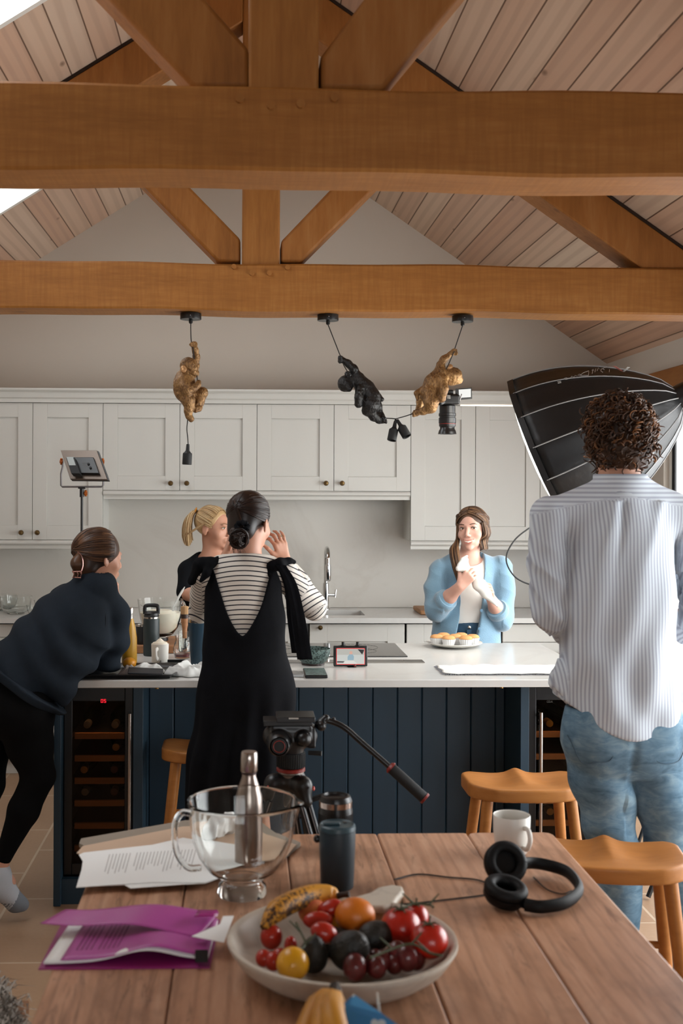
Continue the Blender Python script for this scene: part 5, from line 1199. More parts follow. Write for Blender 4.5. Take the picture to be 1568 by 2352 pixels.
c = at(338, 1545, 4.555); o = MB().box((-0.075, -0.03, 0), (0.062, 0.03, 0.009)).build('wallet_case', mat('matte_black_case', '#242528', 0.55), bev=0.003, autosmooth=30)
o.location = (c.x, 4.556, TRZ+0.014); o.rotation_euler = (math.radians(12), math.radians(3), math.radians(3)); setprops(o, 'flat black phone case propped on the front of the tray', 'phone case')
c = at(297, 1521, 4.72); o = MB().sphere((c.x, 4.72, TRZ+0.026), (0.028, 0.03, 0.024)).build('lemon', fm('clementine_peel', '#c98412', '#d2901f', 10, 0.45, 0.2), origin=(c.x, 4.72, TRZ+0.002)); setprops(o, 'small orange-yellow fruit beside the leaning woman elbow', 'fruit'); o.name = 'clementine'
c = atz(290, 1502, IZ); o = MB().prism([(c.x-0.07, c.y-0.07), (c.x+0.03, c.y-0.045), (c.x+0.035, c.y-0.01), (c.x-0.06, c.y-0.01)], 2, IZ, IZ+0.002).build('paper_note', M_paper, origin=(c.x, c.y, IZ), smooth=False); setprops(o, 'white paper corner in front of the yellow bottle', 'paper')
c = at(395, 1520, 4.86); t = thing('small_tray', 'small dark tray behind the white mug of cream', 'tray', (c.x, 4.88, IZ))
MB().box((c.x-0.05, 4.835, IZ), (c.x+0.05, 4.925, IZ+0.004)).build('base', M_tray, t, bev=0.001)
MB().box((c.x-0.052, 4.83, IZ), (c.x-0.049, 4.93, IZ+0.014)).box((c.x+0.049, 4.83, IZ), (c.x+0.052, 4.93, IZ+0.014)).box((c.x-0.052, 4.927, IZ), (c.x+0.052, 4.93, IZ+0.014)).box((c.x-0.052, 4.83, IZ), (c.x+0.052, 4.833, IZ+0.014)).build('rim', M_tray, t, smooth=False)
# ================================================================ FILMING GEAR
M_bk = mat('satin_black_metal', '#0f0f10', 0.35); M_rub = mat('black_rubber', '#161718', 0.7); M_red2 = mat('red_anodised', '#7c1f17', 0.4); M_grey2 = mat('grey_cast_metal', '#4a4744', 0.45, 0.4)
# ---- fluid head tripod
TY = 3.42
t = thing('video_tripod', 'black video tripod with a fluid head and pan handle behind the table', 'tripod', (at(668, 1700, TY).x, TY, 0))
def A(x, y, dy=0.0): return at(x, y, TY+dy)
def zz(y): return at(668, y, TY).z
cx_ = at(668, 1700, TY).x
head = MB()
head.box((at(640, 0, TY).x, TY-0.05, zz(1652)), (at(728, 0, TY).x, TY+0.05, zz(1640))).box((at(611, 0, TY).x, TY-0.04, zz(1662)), (at(722, 0, TY).x, TY+0.04, zz(1650)))
head.build('top_plate', M_bk, t, bev=0.002)
MB().box((at(668, 0, TY).x, TY-0.052, zz(1644)), (at(690, 0, TY).x, TY-0.0505, zz(1641))).build('plate_marking', mat('pale_marking', '#b8b5ae', 0.6), t, smooth=False)
S = Sdf((cx_-0.1, TY-0.09, zz(1735)), (cx_+0.11, TY+0.07, zz(1655)), 0.003)
S.cone((cx_-0.05, TY, zz(1690)), (cx_+0.045, TY, zz(1690)), 0.034, 0.034, 0.01); S.boxr((cx_, TY, zz(1672)), (0.06, 0.035, 0.016), None, 0.006, 0.008)
S.cone((cx_-0.038, TY-0.075, zz(1698)), (cx_-0.038, TY-0.02, zz(1698)), 0.033, 0.036, 0.006); S.cone((cx_+0.035, TY-0.05, zz(1690)), (cx_+0.035, TY, zz(1690)), 0.022, 0.026, 0.006)
S.boxr((cx_+0.06, TY, zz(1690)), (0.012, 0.03, 0.032), None, 0.005, 0.006); S.cone((cx_, TY, zz(1700)), (cx_, TY, zz(1728)), 0.042, 0.038, 0.01)
sdfobj('fluid_head', S, M_bk, t)
MB().lathe([(0.0, 0.0), (0.022, 0.001), (0.024, 0.008), (0.024, 0.02)], (cx_-0.038, TY-0.098, zz(1698)), (0, 1, 0), 24).build('drag_dial', M_rub, t)
MB().tube([Vector((cx_-0.038+0.0165*math.cos(a), TY-0.0975, zz(1698)+0.0165*math.sin(a))) for a in np.linspace(0, 2*math.pi, 28)], 0.0012, 6, caps=False).build('dial_ring', M_red2, t)
MB().cyl((cx_+0.05, TY-0.04, zz(1722)), (cx_+0.088, TY-0.05, zz(1722)), 0.0065, 0.0075, 12).build('lock_lever', M_rub, t)
m = MB(); m.lathe([(0.036, 0), (0.041, 0.004), (0.042, 0.045), (0.038, 0.047)], (cx_, TY, zz(1762)), n=40)
for i in range(40):
    a = i/40*2*math.pi; m.box((-0.0012, -0.001, 0.004), (0.0014, 0.001, 0.044), Matrix.Translation((cx_+0.042*math.cos(a), TY+0.042*math.sin(a), zz(1762))) @ Matrix.Rotation(a, 4, 'Z'))
m.build('pan_base', M_rub, t)
MB().lathe([(0.038, 0), (0.0425, 0.002), (0.0425, 0.010), (0.040, 0.012)], (cx_, TY, zz(1771)), n=40).build('red_ring', M_red2, t)
MB().lathe([(0.030, -0.03), (0.034, 0.0), (0.039, 0.004), (0.039, 0.008)], (cx_, TY, zz(1777)), n=40).build('bowl_mount', mat('dull_steel', '#8b8580', 0.35, 0.9), t)
S = Sdf((cx_-0.12, TY-0.12, zz(1890)), (cx_+0.12, TY+0.12, zz(1775)), 0.0035)
for k in range(3):
    a = math.radians(-50+120*k); d = np.array([math.cos(a), math.sin(a), 0]); c0 = np.array([cx_, TY, zz(1795)])
    S.chain([c0, c0+d*0.05+np.array([0, 0, -0.004]), c0+d*0.066+np.array([0, 0, -0.045])], [0.03, 0.028, 0.02], 0.012)
S.cone((cx_, TY, zz(1790)), (cx_, TY, zz(1850)), 0.022, 0.016, 0.01); sdfobj('shoulder_casting', S, M_bk, t)
M_tube = mat('dark_carbon_tube', '#1a1a1c', 0.25, 0.3); M_sil = mat('silver_tube_edge', '#9c9ba0', 0.2, 1.0)
for k in range(3):
    a = math.radians(-50+120*k); d = Vector((math.cos(a), math.sin(a), 0)); n_ = Vector((-d.y, d.x, 0))
    top = Vector((cx_, TY, zz(1840)))+d*0.062; bot = Vector((cx_, TY, 0.0))+d*0.40
    lg = MB().cyl(top+n_*0.014, top.lerp(bot, 0.55)+n_*0.014, 0.0105, n=14).cyl(top-n_*0.014, top.lerp(bot, 0.55)-n_*0.014, 0.0105, n=14).cyl(top.lerp(bot, 0.45), bot+Vector((0, 0, 0.012)), 0.0095, n=14)
    lg.box((-0.03, -0.016, -0.02), (0.03, 0.016, 0.02), Matrix.Translation(top.lerp(bot, 0.53)) @ d.to_track_quat('Y', 'Z').to_matrix().to_4x4())
    leg = lg.build('leg', M_tube, t)
    MB().cyl(top+n_*0.014-Vector((0, 0.0104, 0)), top.lerp(bot, 0.5)+n_*0.014-Vector((0, 0.0104, 0)), 0.0022, n=8).cyl(top-n_*0.014-Vector((0, 0.0104, 0)), top.lerp(bot, 0.5)-n_*0.014-Vector((0, 0.0104, 0)), 0.0022, n=8).build('bright_edges', M_sil, leg)
    MB().lathe([(0.016, 0), (0.018, 0.006), (0.010, 0.016)], bot, n=16).build('rubber_foot', M_rub, leg)
for px, py in ((615, 1810), (720, 1811)):
    p = at(px, py, TY-0.075); MB().sphere(p, (0.004, 0.012, 0.0065)).build('red_marker', mat('red_marker', '#a33a2e', 0.4, emit='#a33a2e', es=0.1), t)
MB().box((-0.035, -0.008, -0.006), (0.035, 0.012, 0.006), Matrix.Translation(at(728, 1833, TY-0.04)) @ Matrix.Rotation(math.radians(-18), 4, 'Y')).build('leg_lock', M_bk, t, bev=0.002)
ph = MB().tube(curve_pts([A(738, 1655), A(760, 1657), A(792, 1672, -.01), A(830, 1705, -.02), A(893, 1760, -.04)], 6), 0.0085, 14).build('pan_handle', M_bk, t)
S = Sdf(A(724, 1685)-Vector((0.01, 0.04, 0.01)), A(775, 1640)+Vector((0.01, 0.04, 0.01)), 0.0025)
S.cone(A(733, 1664), A(748, 1650), 0.014, 0.012); S.cone(A(738, 1668, -0.02), A(738, 1668, 0.02), 0.014, 0.014, 0.004); S.cone(A(766, 1650), A(769, 1657), 0.005, 0.005, 0.002)
sdfobj('handle_rosette', S, M_bk, t)
g0_, g1_ = A(897, 1763, -.04), A(975, 1834, -.07)
MB().tube([g0_, g0_.lerp(g1_, 0.06), g0_.lerp(g1_, 0.97), g1_], [0.0145, 0.0165, 0.0165, 0.015], 18).build('grip', M_rub, ph)
MB().tube([g0_.lerp(g1_, -0.05), g0_.lerp(g1_, 0.0), g0_.lerp(g1_, 0.03)], [0.012, 0.0185, 0.0185], 18).build('red_collar', M_red2, ph)
MB().tube([g0_.lerp(g1_, 0.975), g0_.lerp(g1_, 1.03)], [0.0185, 0.0175], 18).build('red_end_cap', M_red2, ph)
# ---- LED panel on stand
LY = 6.0
t = thing('led_panel_light', 'small LED panel light seen from behind on a thin black stand', 'light', (at(190, 1120, LY).x, LY, 0))
TL, TR = at(139, 1034, LY+0.04), at(222, 1034, LY-0.04); U_ = (TR-TL); dn = (at(161, 1100, LY-0.09)-TL); nrm = U_.cross(dn).normalized()
if nrm.y > 0: nrm = -nrm
def LP(u, v, w): return TL+U_*u+dn*v+nrm*w
def obox(u0, u1, v0, v1, w0, w1): return MB().add([LP(u, v, w) for w in (w0, w1) for v in (v0, v1) for u in (u0, u1)], [(0, 2, 3, 1), (4, 5, 7, 6), (0, 1, 5, 4), (1, 3, 7, 5), (3, 2, 6, 7), (2, 0, 4, 6)])
obox(0, 1, 0, 1, -0.012, 0.0).build('panel', mat('champagne_metal_dimmed', '#6b5f56', 0.4, 0.6), t, bev=0.0015)  # metal darkened: the dim light on the panel is put into its colour
obox(0.01, 1.03, -0.02, 1.0, -0.022, -0.0125).build('diffuser_frame', M_bk, t, bev=0.001)
obox(0.04, 0.96, 0.03, 0.95, -0.024, -0.0225).build('led_face', mat('led_off_white', '#cfcabd', 0.5), t, smooth=False)
hs = obox(0.12, 0.86, 0.30, 0.86, 0.0005, 0.016).build('control_box', M_bk, t, bev=0.003)
obox(0.14, 0.38, 0.42, 0.98, 0.0165, 0.045).build('battery', M_rub, t, bev=0.003)
obox(0.16, 0.34, 0.42, 0.70, 0.0455, 0.046).build('battery_label', mat('pale_label', '#9fa6a4', 0.4), t, smooth=False)
obox(0.16, 0.37, 0.405, 0.418, 0.018, 0.044).build('battery_top', mat('pale_label', '#9fa6a4', 0.4), t, smooth=False)
for u, v in ((0.66, 0.55), (0.68, 0.68)): c = LP(u, v, 0.016); MB().lathe([(0.006, 0), (0.006, 0.006), (0, 0.0065)], c, nrm, 18).build('dial', M_rub, t)
for k in range(3): obox(0.5, 0.62, 0.5+0.06*k, 0.515+0.06*k, 0.0163, 0.0167).build('small_print', M_letter, t, smooth=False)
yk = [at(143, 1055, LY), at(144, 1072, LY), at(140, 1088, LY), at(140, 1115, LY), at(143, 1118, LY), at(233, 1118, LY), at(237, 1114, LY), at(237, 1085, LY), at(232, 1072, LY), at(232, 1055, LY)]
MB().tube(yk, 0.0032, 8, flat=1.6).build('yoke', mat('grey_yoke', '#8a8788', 0.3, 0.9), t)
M_or = mat('orange_knob', '#a8560f', 0.35)
for px, py, w in ((141, 1060, -1), (236, 1060, 1), (197, 1133, 1)):
    c = at(px, py, LY); m = MB()
    for k in range(3): a = k/3*math.pi; m.tube([c+Vector((0, 0.013*math.cos(a), 0.017*math.sin(a))), c-Vector((0, 0.013*math.cos(a), 0.017*math.sin(a)))], 0.006, 10)
    m.cyl(c-Vector((0.008, 0, 0)), c+Vector((0.008, 0, 0)), 0.009, n=14); m.build('locking_knob', M_or, t)
bx_ = at(188, 1130, LY).x
MB().box((bx_-0.018, LY-0.012, at(0, 1122, LY).z), (bx_+0.018, LY+0.012, at(0, 1118, LY).z)).build('mount_plate', M_bk, t, bev=0.001)
MB().cyl((bx_, LY, at(0, 1141, LY).z), (bx_, LY, at(0, 1121, LY).z), 0.0115, n=16).build('spigot', M_bk, t)
MB().cyl((bx_, LY, 0.35), (bx_, LY, at(0, 1140, LY).z), 0.0065, n=14).cyl((bx_, LY, 0.08), (bx_, LY, 0.85), 0.0095, n=14).build('pole', M_bk, t)
for k in range(3):
    a = math.radians(30+120*k); d = Vector((math.cos(a), math.sin(a), 0)); MB().cyl(Vector((bx_, LY, 0.55))+d*0.012, Vector((bx_, LY, 0.008))+d*0.27, 0.007, n=10).build('leg', M_bk, t)
# ---- softbox
SY = 4.75
ring = at(1562, 917, SY); e0 = at(1180, 872, SY+0.20); e1_ = at(1323, 1219, SY+0.20)
cO = (e0+e1_)/2; axis = (cO-ring).normalized(); upv = ((e0-e1_)-axis*(e0-e1_).dot(axis)).normalized(); sdv = axis.cross(upv).normalized(); RR = (e0-e1_).length/2*1.02; LL = (cO-ring).length
t = thing('softbox', 'large black ribbed softbox at right pointing down at the baker', 'softbox', (ring.x, SY, 0))
NS = 16; M_sb = mat('black_softbox_fabric', '#0d0e0f', 0.45, bump=0.25, bscale=9, bdist=0.02); M_rod = mat('white_edge_tape', '#a3a3a3', 0.5); M_dif = mat('glowing_diffuser', '#f0f0ee', 0.8, emit='#fffdf6', es=6.5); M_in = mat('silver_lining', '#c8c8c8', 0.3, 0.5)
def prof_(u): return 0.045+(RR-0.045)*math.sin(u*math.pi/2)**0.72
def sbp(u, k, inset=0.0):
    a = (k+0.5)/NS*2*math.pi; sag = 1-0.03*math.sin(math.pi*((k % 1)))
    r = (prof_(u)-inset)*(sag if (k % 1) else 1)
    h = LL*(u**1.0); return ring+axis*h+(upv*math.cos(a)+sdv*math.sin(a))*r
m = MB(); rings = [[sbp(u, k/4) for k in range(NS*4)] for u in np.linspace(0, 1, 15)]
m.loft(rings, True, False); sh = m.build('shell', M_sb, t, solid=0.004, smooth=True)
m = MB(); m.loft([[sbp(u, k, 0.006) for k in range(NS)] for u in np.linspace(0.02, 0.99, 8)], False, False); m.build('lining', M_in, t, smooth=False)
for k in range(NS): MB().tube([sbp(u, k, -0.002) for u in np.linspace(0, 1, 16)], 0.0035, 6, flat=0.7).build('rib', M_rod, t)
m = MB(); rings = []
for u in (1.0, 0.85, 0.6, 0.3, 0.001): rings.append([cO+axis*(0.012+0.042*(1-u*u))+(upv*math.cos((k+0.5)/NS*2*math.pi)+sdv*math.sin((k+0.5)/NS*2*math.pi))*RR*0.985*u for k in range(NS)])
m.loft(rings, True, False); m.build('diffuser', M_dif, t)
m = MB(); m.loft([[sbp(1.0, k, -0.003)+axis*q for k in range(NS)] for q in (-0.01, 0.016)], False, False); m.build('edge_band', M_sb, t, solid=0.003, smooth=False)
MB().cyl(ring+axis*0.02, ring-axis*0.05, 0.06, 0.065, 30).build('speed_ring', M_bk, t); MB().cyl(ring-axis*0.05, ring-axis*0.30, 0.055, 0.055, 24).build('lamp_head', M_bk, t, bev=0.004)
pb = ring-axis*0.12; MB().cyl(Vector((pb.x, pb.y, 0.1)), pb, 0.014, n=16).build('stand_pole', M_bk, t)
for k in range(3):
    a = math.radians(80+120*k); d = Vector((math.cos(a), math.sin(a), 0)); MB().cyl(Vector((pb.x, pb.y, 0.6)), Vector((pb.x, pb.y, 0.01))+d*0.3, 0.01, n=10).build('stand_leg', M_bk, t)
# lettering on the upper gore
def onshell(px, py):
    """nearest point of the shell on the line of that pixel"""
    best = None
    for i in range(120):
        Y = 4.2+i*0.008; p = at(px, py, Y); q = p-ring; h = q.dot(axis)
        if h <= 0 or h > LL: continue
        r = (q-axis*h).length; dd = r-prof_(h/LL)
        if dd < 0: return p
    return at(px, py, SY-0.2)
c0, c1_2 = onshell(1380, 850), onshell(1290, 876)
def strokes(name, polys, r, m_):
    mm = MB()
    for pl_ in polys: mm.tube([onshell(x, y)+Vector((0, -0.006, 0.002)) for x, y in pl_], r, 5)
    mm.build(name, m_, sh)
M_let = mat('softbox_lettering', '#a9a7a2', 0.6)
def zp(x, y): return (1130+x/3.58, 780+y/3.58)
W_ = [[(960, 250), (958, 272)], [(942, 232), (915, 236), (905, 246), (918, 252)], [(900, 240), (888, 262), (905, 274)], [(885, 250), (870, 238), (858, 262)], [(848, 245), (840, 272)], [(832, 258), (815, 256)], [(825, 248), (818, 285)],
      [(790, 262), (788, 300)], [(788, 300), (715, 300), (745, 278), (788, 262)], [(735, 302), (700, 298), (712, 288), (730, 296)], [(695, 305), (678, 300), (668, 314)], [(665, 312), (650, 306), (640, 320)], [(632, 322), (612, 330), (598, 334), (588, 324), (604, 318), (616, 322)]]
strokes('script_lettering', [[zp(*p) for p in s_] for s_ in W_], 0.0011, M_let)
strokes('numeral_two', [[zp(532, 352), zp(562, 348)], [zp(536, 364), zp(564, 358)], [zp(541, 352), zp(545, 364)], [zp(552, 350), zp(556, 360)]], 0.0015, M_let)
for nm, pts, m_ in (('emblem_stroke', [(988, 224), (1010, 224), (1080, 268), (1062, 268)], mat('emblem_red', '#7c4034', 0.6)), ('emblem_stroke', [(1106, 230), (1130, 232), (1082, 270), (1066, 268)], M_let)):
    P = [onshell(*zp(*p))+Vector((0, -0.006, 0.002)) for p in pts]; MB().add(P, [(0, 1, 2, 3)]).build(nm, m_, sh, solid=0.001, smooth=False)
cb = thing('power_cable', 'black cable looping out left of the man in the striped shirt', 'cable', tuple(at(1162, 1285, 5.32)))
MB().tube(curve_pts([at(1300, 1160, 5.32), at(1240, 1198, 5.32), at(1212, 1215, 5.32), at(1182, 1240, 5.32), at(1163, 1275, 5.32), at(1168, 1305, 5.32), at(1192, 1332, 5.32), at(1240, 1347, 5.32), at(1330, 1352, 5.32)], 8), 0.0035, 8).build('lead', M_rub, cb)
# ---- overhead camera on a boom
CY = 5.35
t = thing('overhead_camera', 'black camera on a horizontal boom, lens pointing straight down', 'camera', tuple(at(1030, 930, CY)))
def Cc(x, y, dy=0): return at(x, y, CY+dy)
S = Sdf(Cc(1000, 940)-Vector((0.01, 0.08, 0.0)), Cc(1058, 890)+Vector((0.01, 0.08, 0.01)), 0.0022)
a_, b_ = Cc(1006, 930), Cc(1052, 908); S.boxr((a_+b_)/2, ((b_.x-a_.x)/2, 0.05, (b_.z-a_.z)/2), None, 0.008, 0.006)
S.boxr(Cc(1031, 905), (0.016, 0.03, 0.018), None, 0.006, 0.008); S.cone(Cc(1012, 912, -0.045), Cc(1012, 926, -0.045), 0.012, 0.012, 0.008)
sdfobj('body', S, M_bk, t)
lx_, ly_ = Cc(1027, 930).x, CY; zt2 = Cc(1027, 931).z; L_ = zt2-Cc(1027, 997).z
MB().lathe([(0.034, 0), (0.037, 0.004), (0.037, 0.036), (0.040, 0.038), (0.040, 0.05), (0.037, 0.052), (0.037, 0.058), (0.040, 0.060), (0.040, 0.082), (0.0385, 0.084), (0.0385, 0.098), (0.034, 0.100), (0.034, 0.110), (0.039, 0.118), (0.041, 0.126), (0.043, L_), (0.036, L_), (0.036, 0.12), (0, 0.118)], (lx_, ly_, zt2), (0, 0, -1), 40).build('lens', M_lens, t)
MB().lathe([(0.0387, 0.0855), (0.0392, 0.086), (0.0392, 0.0875), (0.0387, 0.088)], (lx_, ly_, zt2), (0, 0, -1), 40).build('red_lens_ring', M_red2, t)
hsq = Cc(1030, 911, -0.052); MB().box((hsq.x-0.008, hsq.y-0.002, hsq.z-0.01), (hsq.x+0.008, hsq.y, hsq.z+0.008)).build('hot_shoe', mat('shoe_metal', '#8f8c88', 0.3, 0.9), t, bev=0.001)
q = [Cc(1047, 919), Cc(1084, 916), Cc(1083, 890), Cc(1046, 893)]; bk_ = [p+Vector((0, 0.01, 0)) for p in q]
sc = MB().loft([bk_, q]).build('flip_screen', M_bk, t, bev=0.001)
q2 = [Cc(1054, 914, -0.002), Cc(1081, 912, -0.002), Cc(1081, 893, -0.002), Cc(1053, 895, -0.002)]; MB().add(q2, [(0, 1, 2, 3)]).build('lit_display', mat('display_white', '#101010', 0.4, emit='#e2e2de', es=0.9), sc, smooth=False)
MB().cyl(Cc(1040, 909), Cc(1050, 908), 0.008, n=14).build('hinge', M_bk, t)
MB().tube([Cc(1045, 928), Cc(1054, 924), Cc(1060, 905)], 0.004, 8).build('bracket', mat('grey_bracket', '#6f6c6c', 0.3, 0.8), t)
bm_ = thing('camera_boom', 'thin white horizontal boom arm carrying the overhead camera', 'boom arm', tuple(Cc(1190, 930)))
ex_ = Vector((2.02, CY, Cc(1055, 930).z)); MB().cyl(Cc(1056, 930, 0.0), ex_+Vector((0.05, 0, 0)), 0.006, n=14).build('arm', mat('pale_boom', '#cfcac2', 0.35), bm_)
MB().cyl(Vector((2.02, CY, 0.05)), ex_+Vector((0, 0, 0.06)), 0.012, n=14).build('upright', M_bk, bm_)
for k in range(3):
    a = math.radians(90+120*k); d = Vector((math.cos(a), math.sin(a), 0)); MB().cyl(Vector((2.02, CY, 0.5)), Vector((2.02, CY, 0.01))+d*0.25, 0.008, n=10).build('stand_leg', M_bk, bm_)
# ================================================================ MONKEY LAMPS
def furmat(name, c1, c2, metal, rough):
    s = NT(name); v = s.coord('Object', scale=(1, 1, 0.45)); n = s.noise(v, 190, 3, 0.6); n2 = s.noise(s.coord('Object'), 14, 3)
    s.col(s.ramp(s.math('ADD', s.math('MULTIPLY', n, 0.6), s.math('MULTIPLY', n2, 0.4)), [(0.38, c1), (0.62, c2)])); s.b.inputs['Metallic'].default_value = metal; s.b.inputs['Roughness'].default_value = rough; s.bump(n, 0.9, 0.004); return s.m
M_gold = furmat('gilded_resin_fur', '#5a3d22', '#a98252', 0.45, 0.42); M_goldb = mat('gilded_resin_smooth', '#b58a5e', 0.35, 0.45); M_bm = furmat('black_resin_fur', '#0a0a0a', '#1c1b1b', 0.1, 0.38); M_bms = mat('black_resin_smooth', '#151414', 0.3)
M_cord = mat('black_fabric_cord', '#121011', 0.7)
BTZ = 2.42
MYY = 5.05
def canopy(t, px):
    p = at(px, 722, MYY); MB().lathe([(0.046, 0), (0.0465, 0.002), (0.0465, 0.024), (0.046, 0.026)], (p.x, MYY, BTZ-0.028), n=40).build('ceiling_rose', M_bk, t)
    MB().sphere((p.x, MYY-0.0465, BTZ-0.015), 0.0028).build('screw', M_sil, t); MB().lathe([(0.007, 0), (0.0085, 0.002), (0.0085, 0.014), (0.005, 0.018)], (p.x, MYY, BTZ-0.028), (0, 0, -1), 16).build('cord_grip', M_bk, t)
    return Vector((p.x, MYY, BTZ-0.044))
def socket(t, p, d):
    d = Vector(d).normalized(); x, y, _ = frame_of(d)
    MB().lathe([(0.006, 0), (0.007, 0.004), (0.0085, 0.028), (0.014, 0.036), (0.0195, 0.040), (0.0205, 0.044), (0.0205, 0.088), (0.0195, 0.09), (0.017, 0.088), (0.017, 0.06), (0, 0.058)], p, d, 28).build('lamp_holder', M_rub, t)
def J(px, py, dy=0.0): return np.array(at(px, py, MYY+dy))
S1 = lambda x, y: (395+x/11.2, 770+y/11.2)
def j1(x, y, dy=0.0): return J(*S1(x, y), dy)
PXM = MYY/FPX/11.2      # metres per zoomed pixel of the first monkey
# --- gold monkey on its own
t = thing('monkey_lamp', 'gold monkey pendant lamp hanging alone at left', 'pendant lamp', tuple(j1(400, 1200)))
lo = j1(60, 2260)-np.array([0, 0.1, 0]); hi = j1(930, 90)+np.array([0, 0.1, 0]); S = Sdf(lo, hi, 0.0022)
k_ = PXM
S.chain([j1(290, 1080), j1(270, 1300), j1(300, 1480)], [0.034, 0.042, 0.038], 0.02)          # trunk
S.chain([j1(430, 1020, .01), j1(430, 1180, .0)], [0.024, 0.028], 0.02)
S.ell(j1(420, 780), (0.037, 0.034, 0.037), None, 0.012); S.ell(j1(500, 820, -.004), (0.026, 0.028, 0.030), None, 0.012)     # skull
S.ell(j1(560, 950, -.008), (0.018, 0.022, 0.021), None, 0.010); S.ell(j1(625, 985, -.006), (0.0125, 0.016, 0.016), None, 0.008); S.cone(j1(600, 840, -.02), j1(655, 850, .01), 0.007, 0.006, 0.008)
S.ell(j1(550, 925, -.028), (0.008, 0.006, 0.008), None, 0.004)
S.chain([j1(480, 1050, .04), j1(600, 800, .045), j1(625, 560, .035), j1(600, 400, .01), j1(560, 260, -.005)], [0.02, 0.016, 0.0145, 0.013, 0.0125], 0.012)   # raised arm
S.ell(j1(560, 225, -.006), (0.0165, 0.015, 0.012), None, 0.008)
for i in range(4): S.cone(j1(500+i*38, 190+i*14, -.012), j1(505+i*38, 270+i*8, -.018), 0.0055, 0.005, 0.002)
S.cone(j1(470, 240, -.01), j1(500, 280, -.01), 0.006, 0.005, 0.003)
S.chain([j1(280, 1150, -.03), j1(340, 1330, -.045), j1(390, 1440, -.05)], [0.022, 0.022, 0.02], 0.014)   # near arm
S.chain([j1(390, 1440, -.05), j1(550, 1370, -.045), j1(660, 1280, -.035), j1(690, 1210, -.02)], [0.0195, 0.0165, 0.0125, 0.011], 0.008)
for i in range(3): S.cone(j1(650, 1190+i*28, -.015), j1(715, 1180+i*30, -.018), 0.0055, 0.0045, 0.002)
S.chain([j1(290, 1500, -.015), j1(420, 1680, -.03), j1(450, 1830, -.03)], [0.032, 0.028, 0.021], 0.014)   # near leg
S.chain([j1(450, 1830, -.03), j1(420, 1950, -.03), j1(430, 2080, -.028), j1(490, 2160, -.028)], [0.022, 0.0185, 0.014, 0.012], 0.008)
S.ell(j1(490, 2150, -.03), (0.012, 0.014, 0.014), None, 0.006)
S.chain([j1(400, 1560, .02), j1(620, 1520, .02), j1(780, 1480, .01)], [0.03, 0.028, 0.024], 0.012)        # far leg up
S.chain([j1(780, 1490, .01), j1(720, 1680, .01), j1(620, 1840, .0)], [0.023, 0.0185, 0.013], 0.01)
S.chain([j1(760, 1750, .015), j1(690, 1890, .0), j1(600, 1930, -.012)], [0.012, 0.012, 0.012], 0.008)
for i in range(4): S.cone(j1(570, 1860+i*30, -.016), j1(625, 1858+i*30, -.022), 0.0055, 0.0055, 0.002)
def spl(V_): return 0.0012*snoise(V_, 260, 4)*(1.0)
bod = sdfobj('monkey_figure', S, M_gold, t, sm=1, disp=lambda V_: 0.0006*snoise(V_, 300, 4))
E1 = Sdf(j1(200, 1000)-np.array([0, .06, 0]), j1(400, 760)+np.array([0, .02, 0]), 0.0015)
E1.ell(j1(295, 870, -.03), (0.014, 0.007, 0.017), None, 0); E1.ell(j1(310, 880, -.038), (0.0085, 0.006, 0.0105), None, 0.003, 'sub'); sdfobj('ear', E1, M_goldb, t)
rose = canopy(t, 438)
MB().tube(curve_pts([rose, at(438, 760, MYY), at(439, 783, MYY-.01), at(443, 800, MYY-.02), at(446, 825, MYY-.015)], 6), 0.0022, 8).build('cord', M_cord, t)
MB().tube([at(452, 862, MYY-.03), at(453, 873, MYY-.03)], 0.0022, 8).build('cord', M_cord, t)
MB().tube(curve_pts([Vector(j1(500, 1330, .01)), Vector(j1(560, 1700, .0)), Vector(j1(530, 1950, -.01))], 6), 0.003, 8).build('cord', M_cord, t)
MB().tube(curve_pts([at(431, 963, MYY-.02), at(429, 985, MYY-.01), at(431, 1005, MYY), at(432, 1022, MYY)], 6), 0.0022, 8).build('cord', M_cord, t)
socket(t, at(431.5, 1020, MYY), (at(429, 1068, MYY)-at(431.5, 1020, MYY)))
# --- the pair
S2 = lambda x, y: (760+x/4.612, 800+y/4.612)
def j2(x, y, dy=0.0): return J(*S2(x, y), dy)
t = thing('monkey_lamp', 'black monkey pendant lamp of the linked pair over the island', 'pendant lamp', tuple(j2(350, 450)))
S = Sdf(j2(40, 820)-np.array([0, .1, 0]), j2(620, 60)+np.array([0, .1, 0]), 0.0022)
S.chain([j2(290, 330), j2(370, 430), j2(430, 510)], [0.031, 0.036, 0.036], 0.018)
S.ell(j2(150, 375), (0.034, 0.033, 0.037), None, 0.01); S.ell(j2(180, 400, -.02), (0.022, 0.02, 0.022), None, 0.01); S.ell(j2(190, 430, -.03), (0.013, 0.012, 0.013), None, 0.008)
S.cone(j2(230, 350), j2(200, 330), 0.022, 0.022, 0.015)
S.chain([j2(280, 310), j2(240, 220, -.01), j2(180, 160, -.01), j2(110, 115, -.01)], [0.022, 0.0175, 0.0145, 0.012], 0.012)
for i in range(4): S.cone(j2(85, 90+i*16, -.018), j2(108, 92+i*16, -.022), 0.005, 0.005, 0.002)
S.cone(j2(100, 105, -.01), j2(95, 140, -.008), 0.011, 0.010, 0.006)
S.chain([j2(300, 430, -.03), j2(295, 520, -.045), j2(290, 590, -.045)], [0.019, 0.0185, 0.0175], 0.01)
S.chain([j2(290, 590, -.045), j2(285, 520, -.06), j2(293, 465, -.06)], [0.0155, 0.013, 0.010], 0.005)
for i in range(4): S.cone(j2(275+i*12, 475, -.065), j2(283+i*11, 447, -.062), 0.0045, 0.0035, 0.0015)
S.chain([j2(430, 510, -.015), j2(420, 600, -.03), j2(380, 660, -.02)], [0.036, 0.032, 0.024], 0.014)
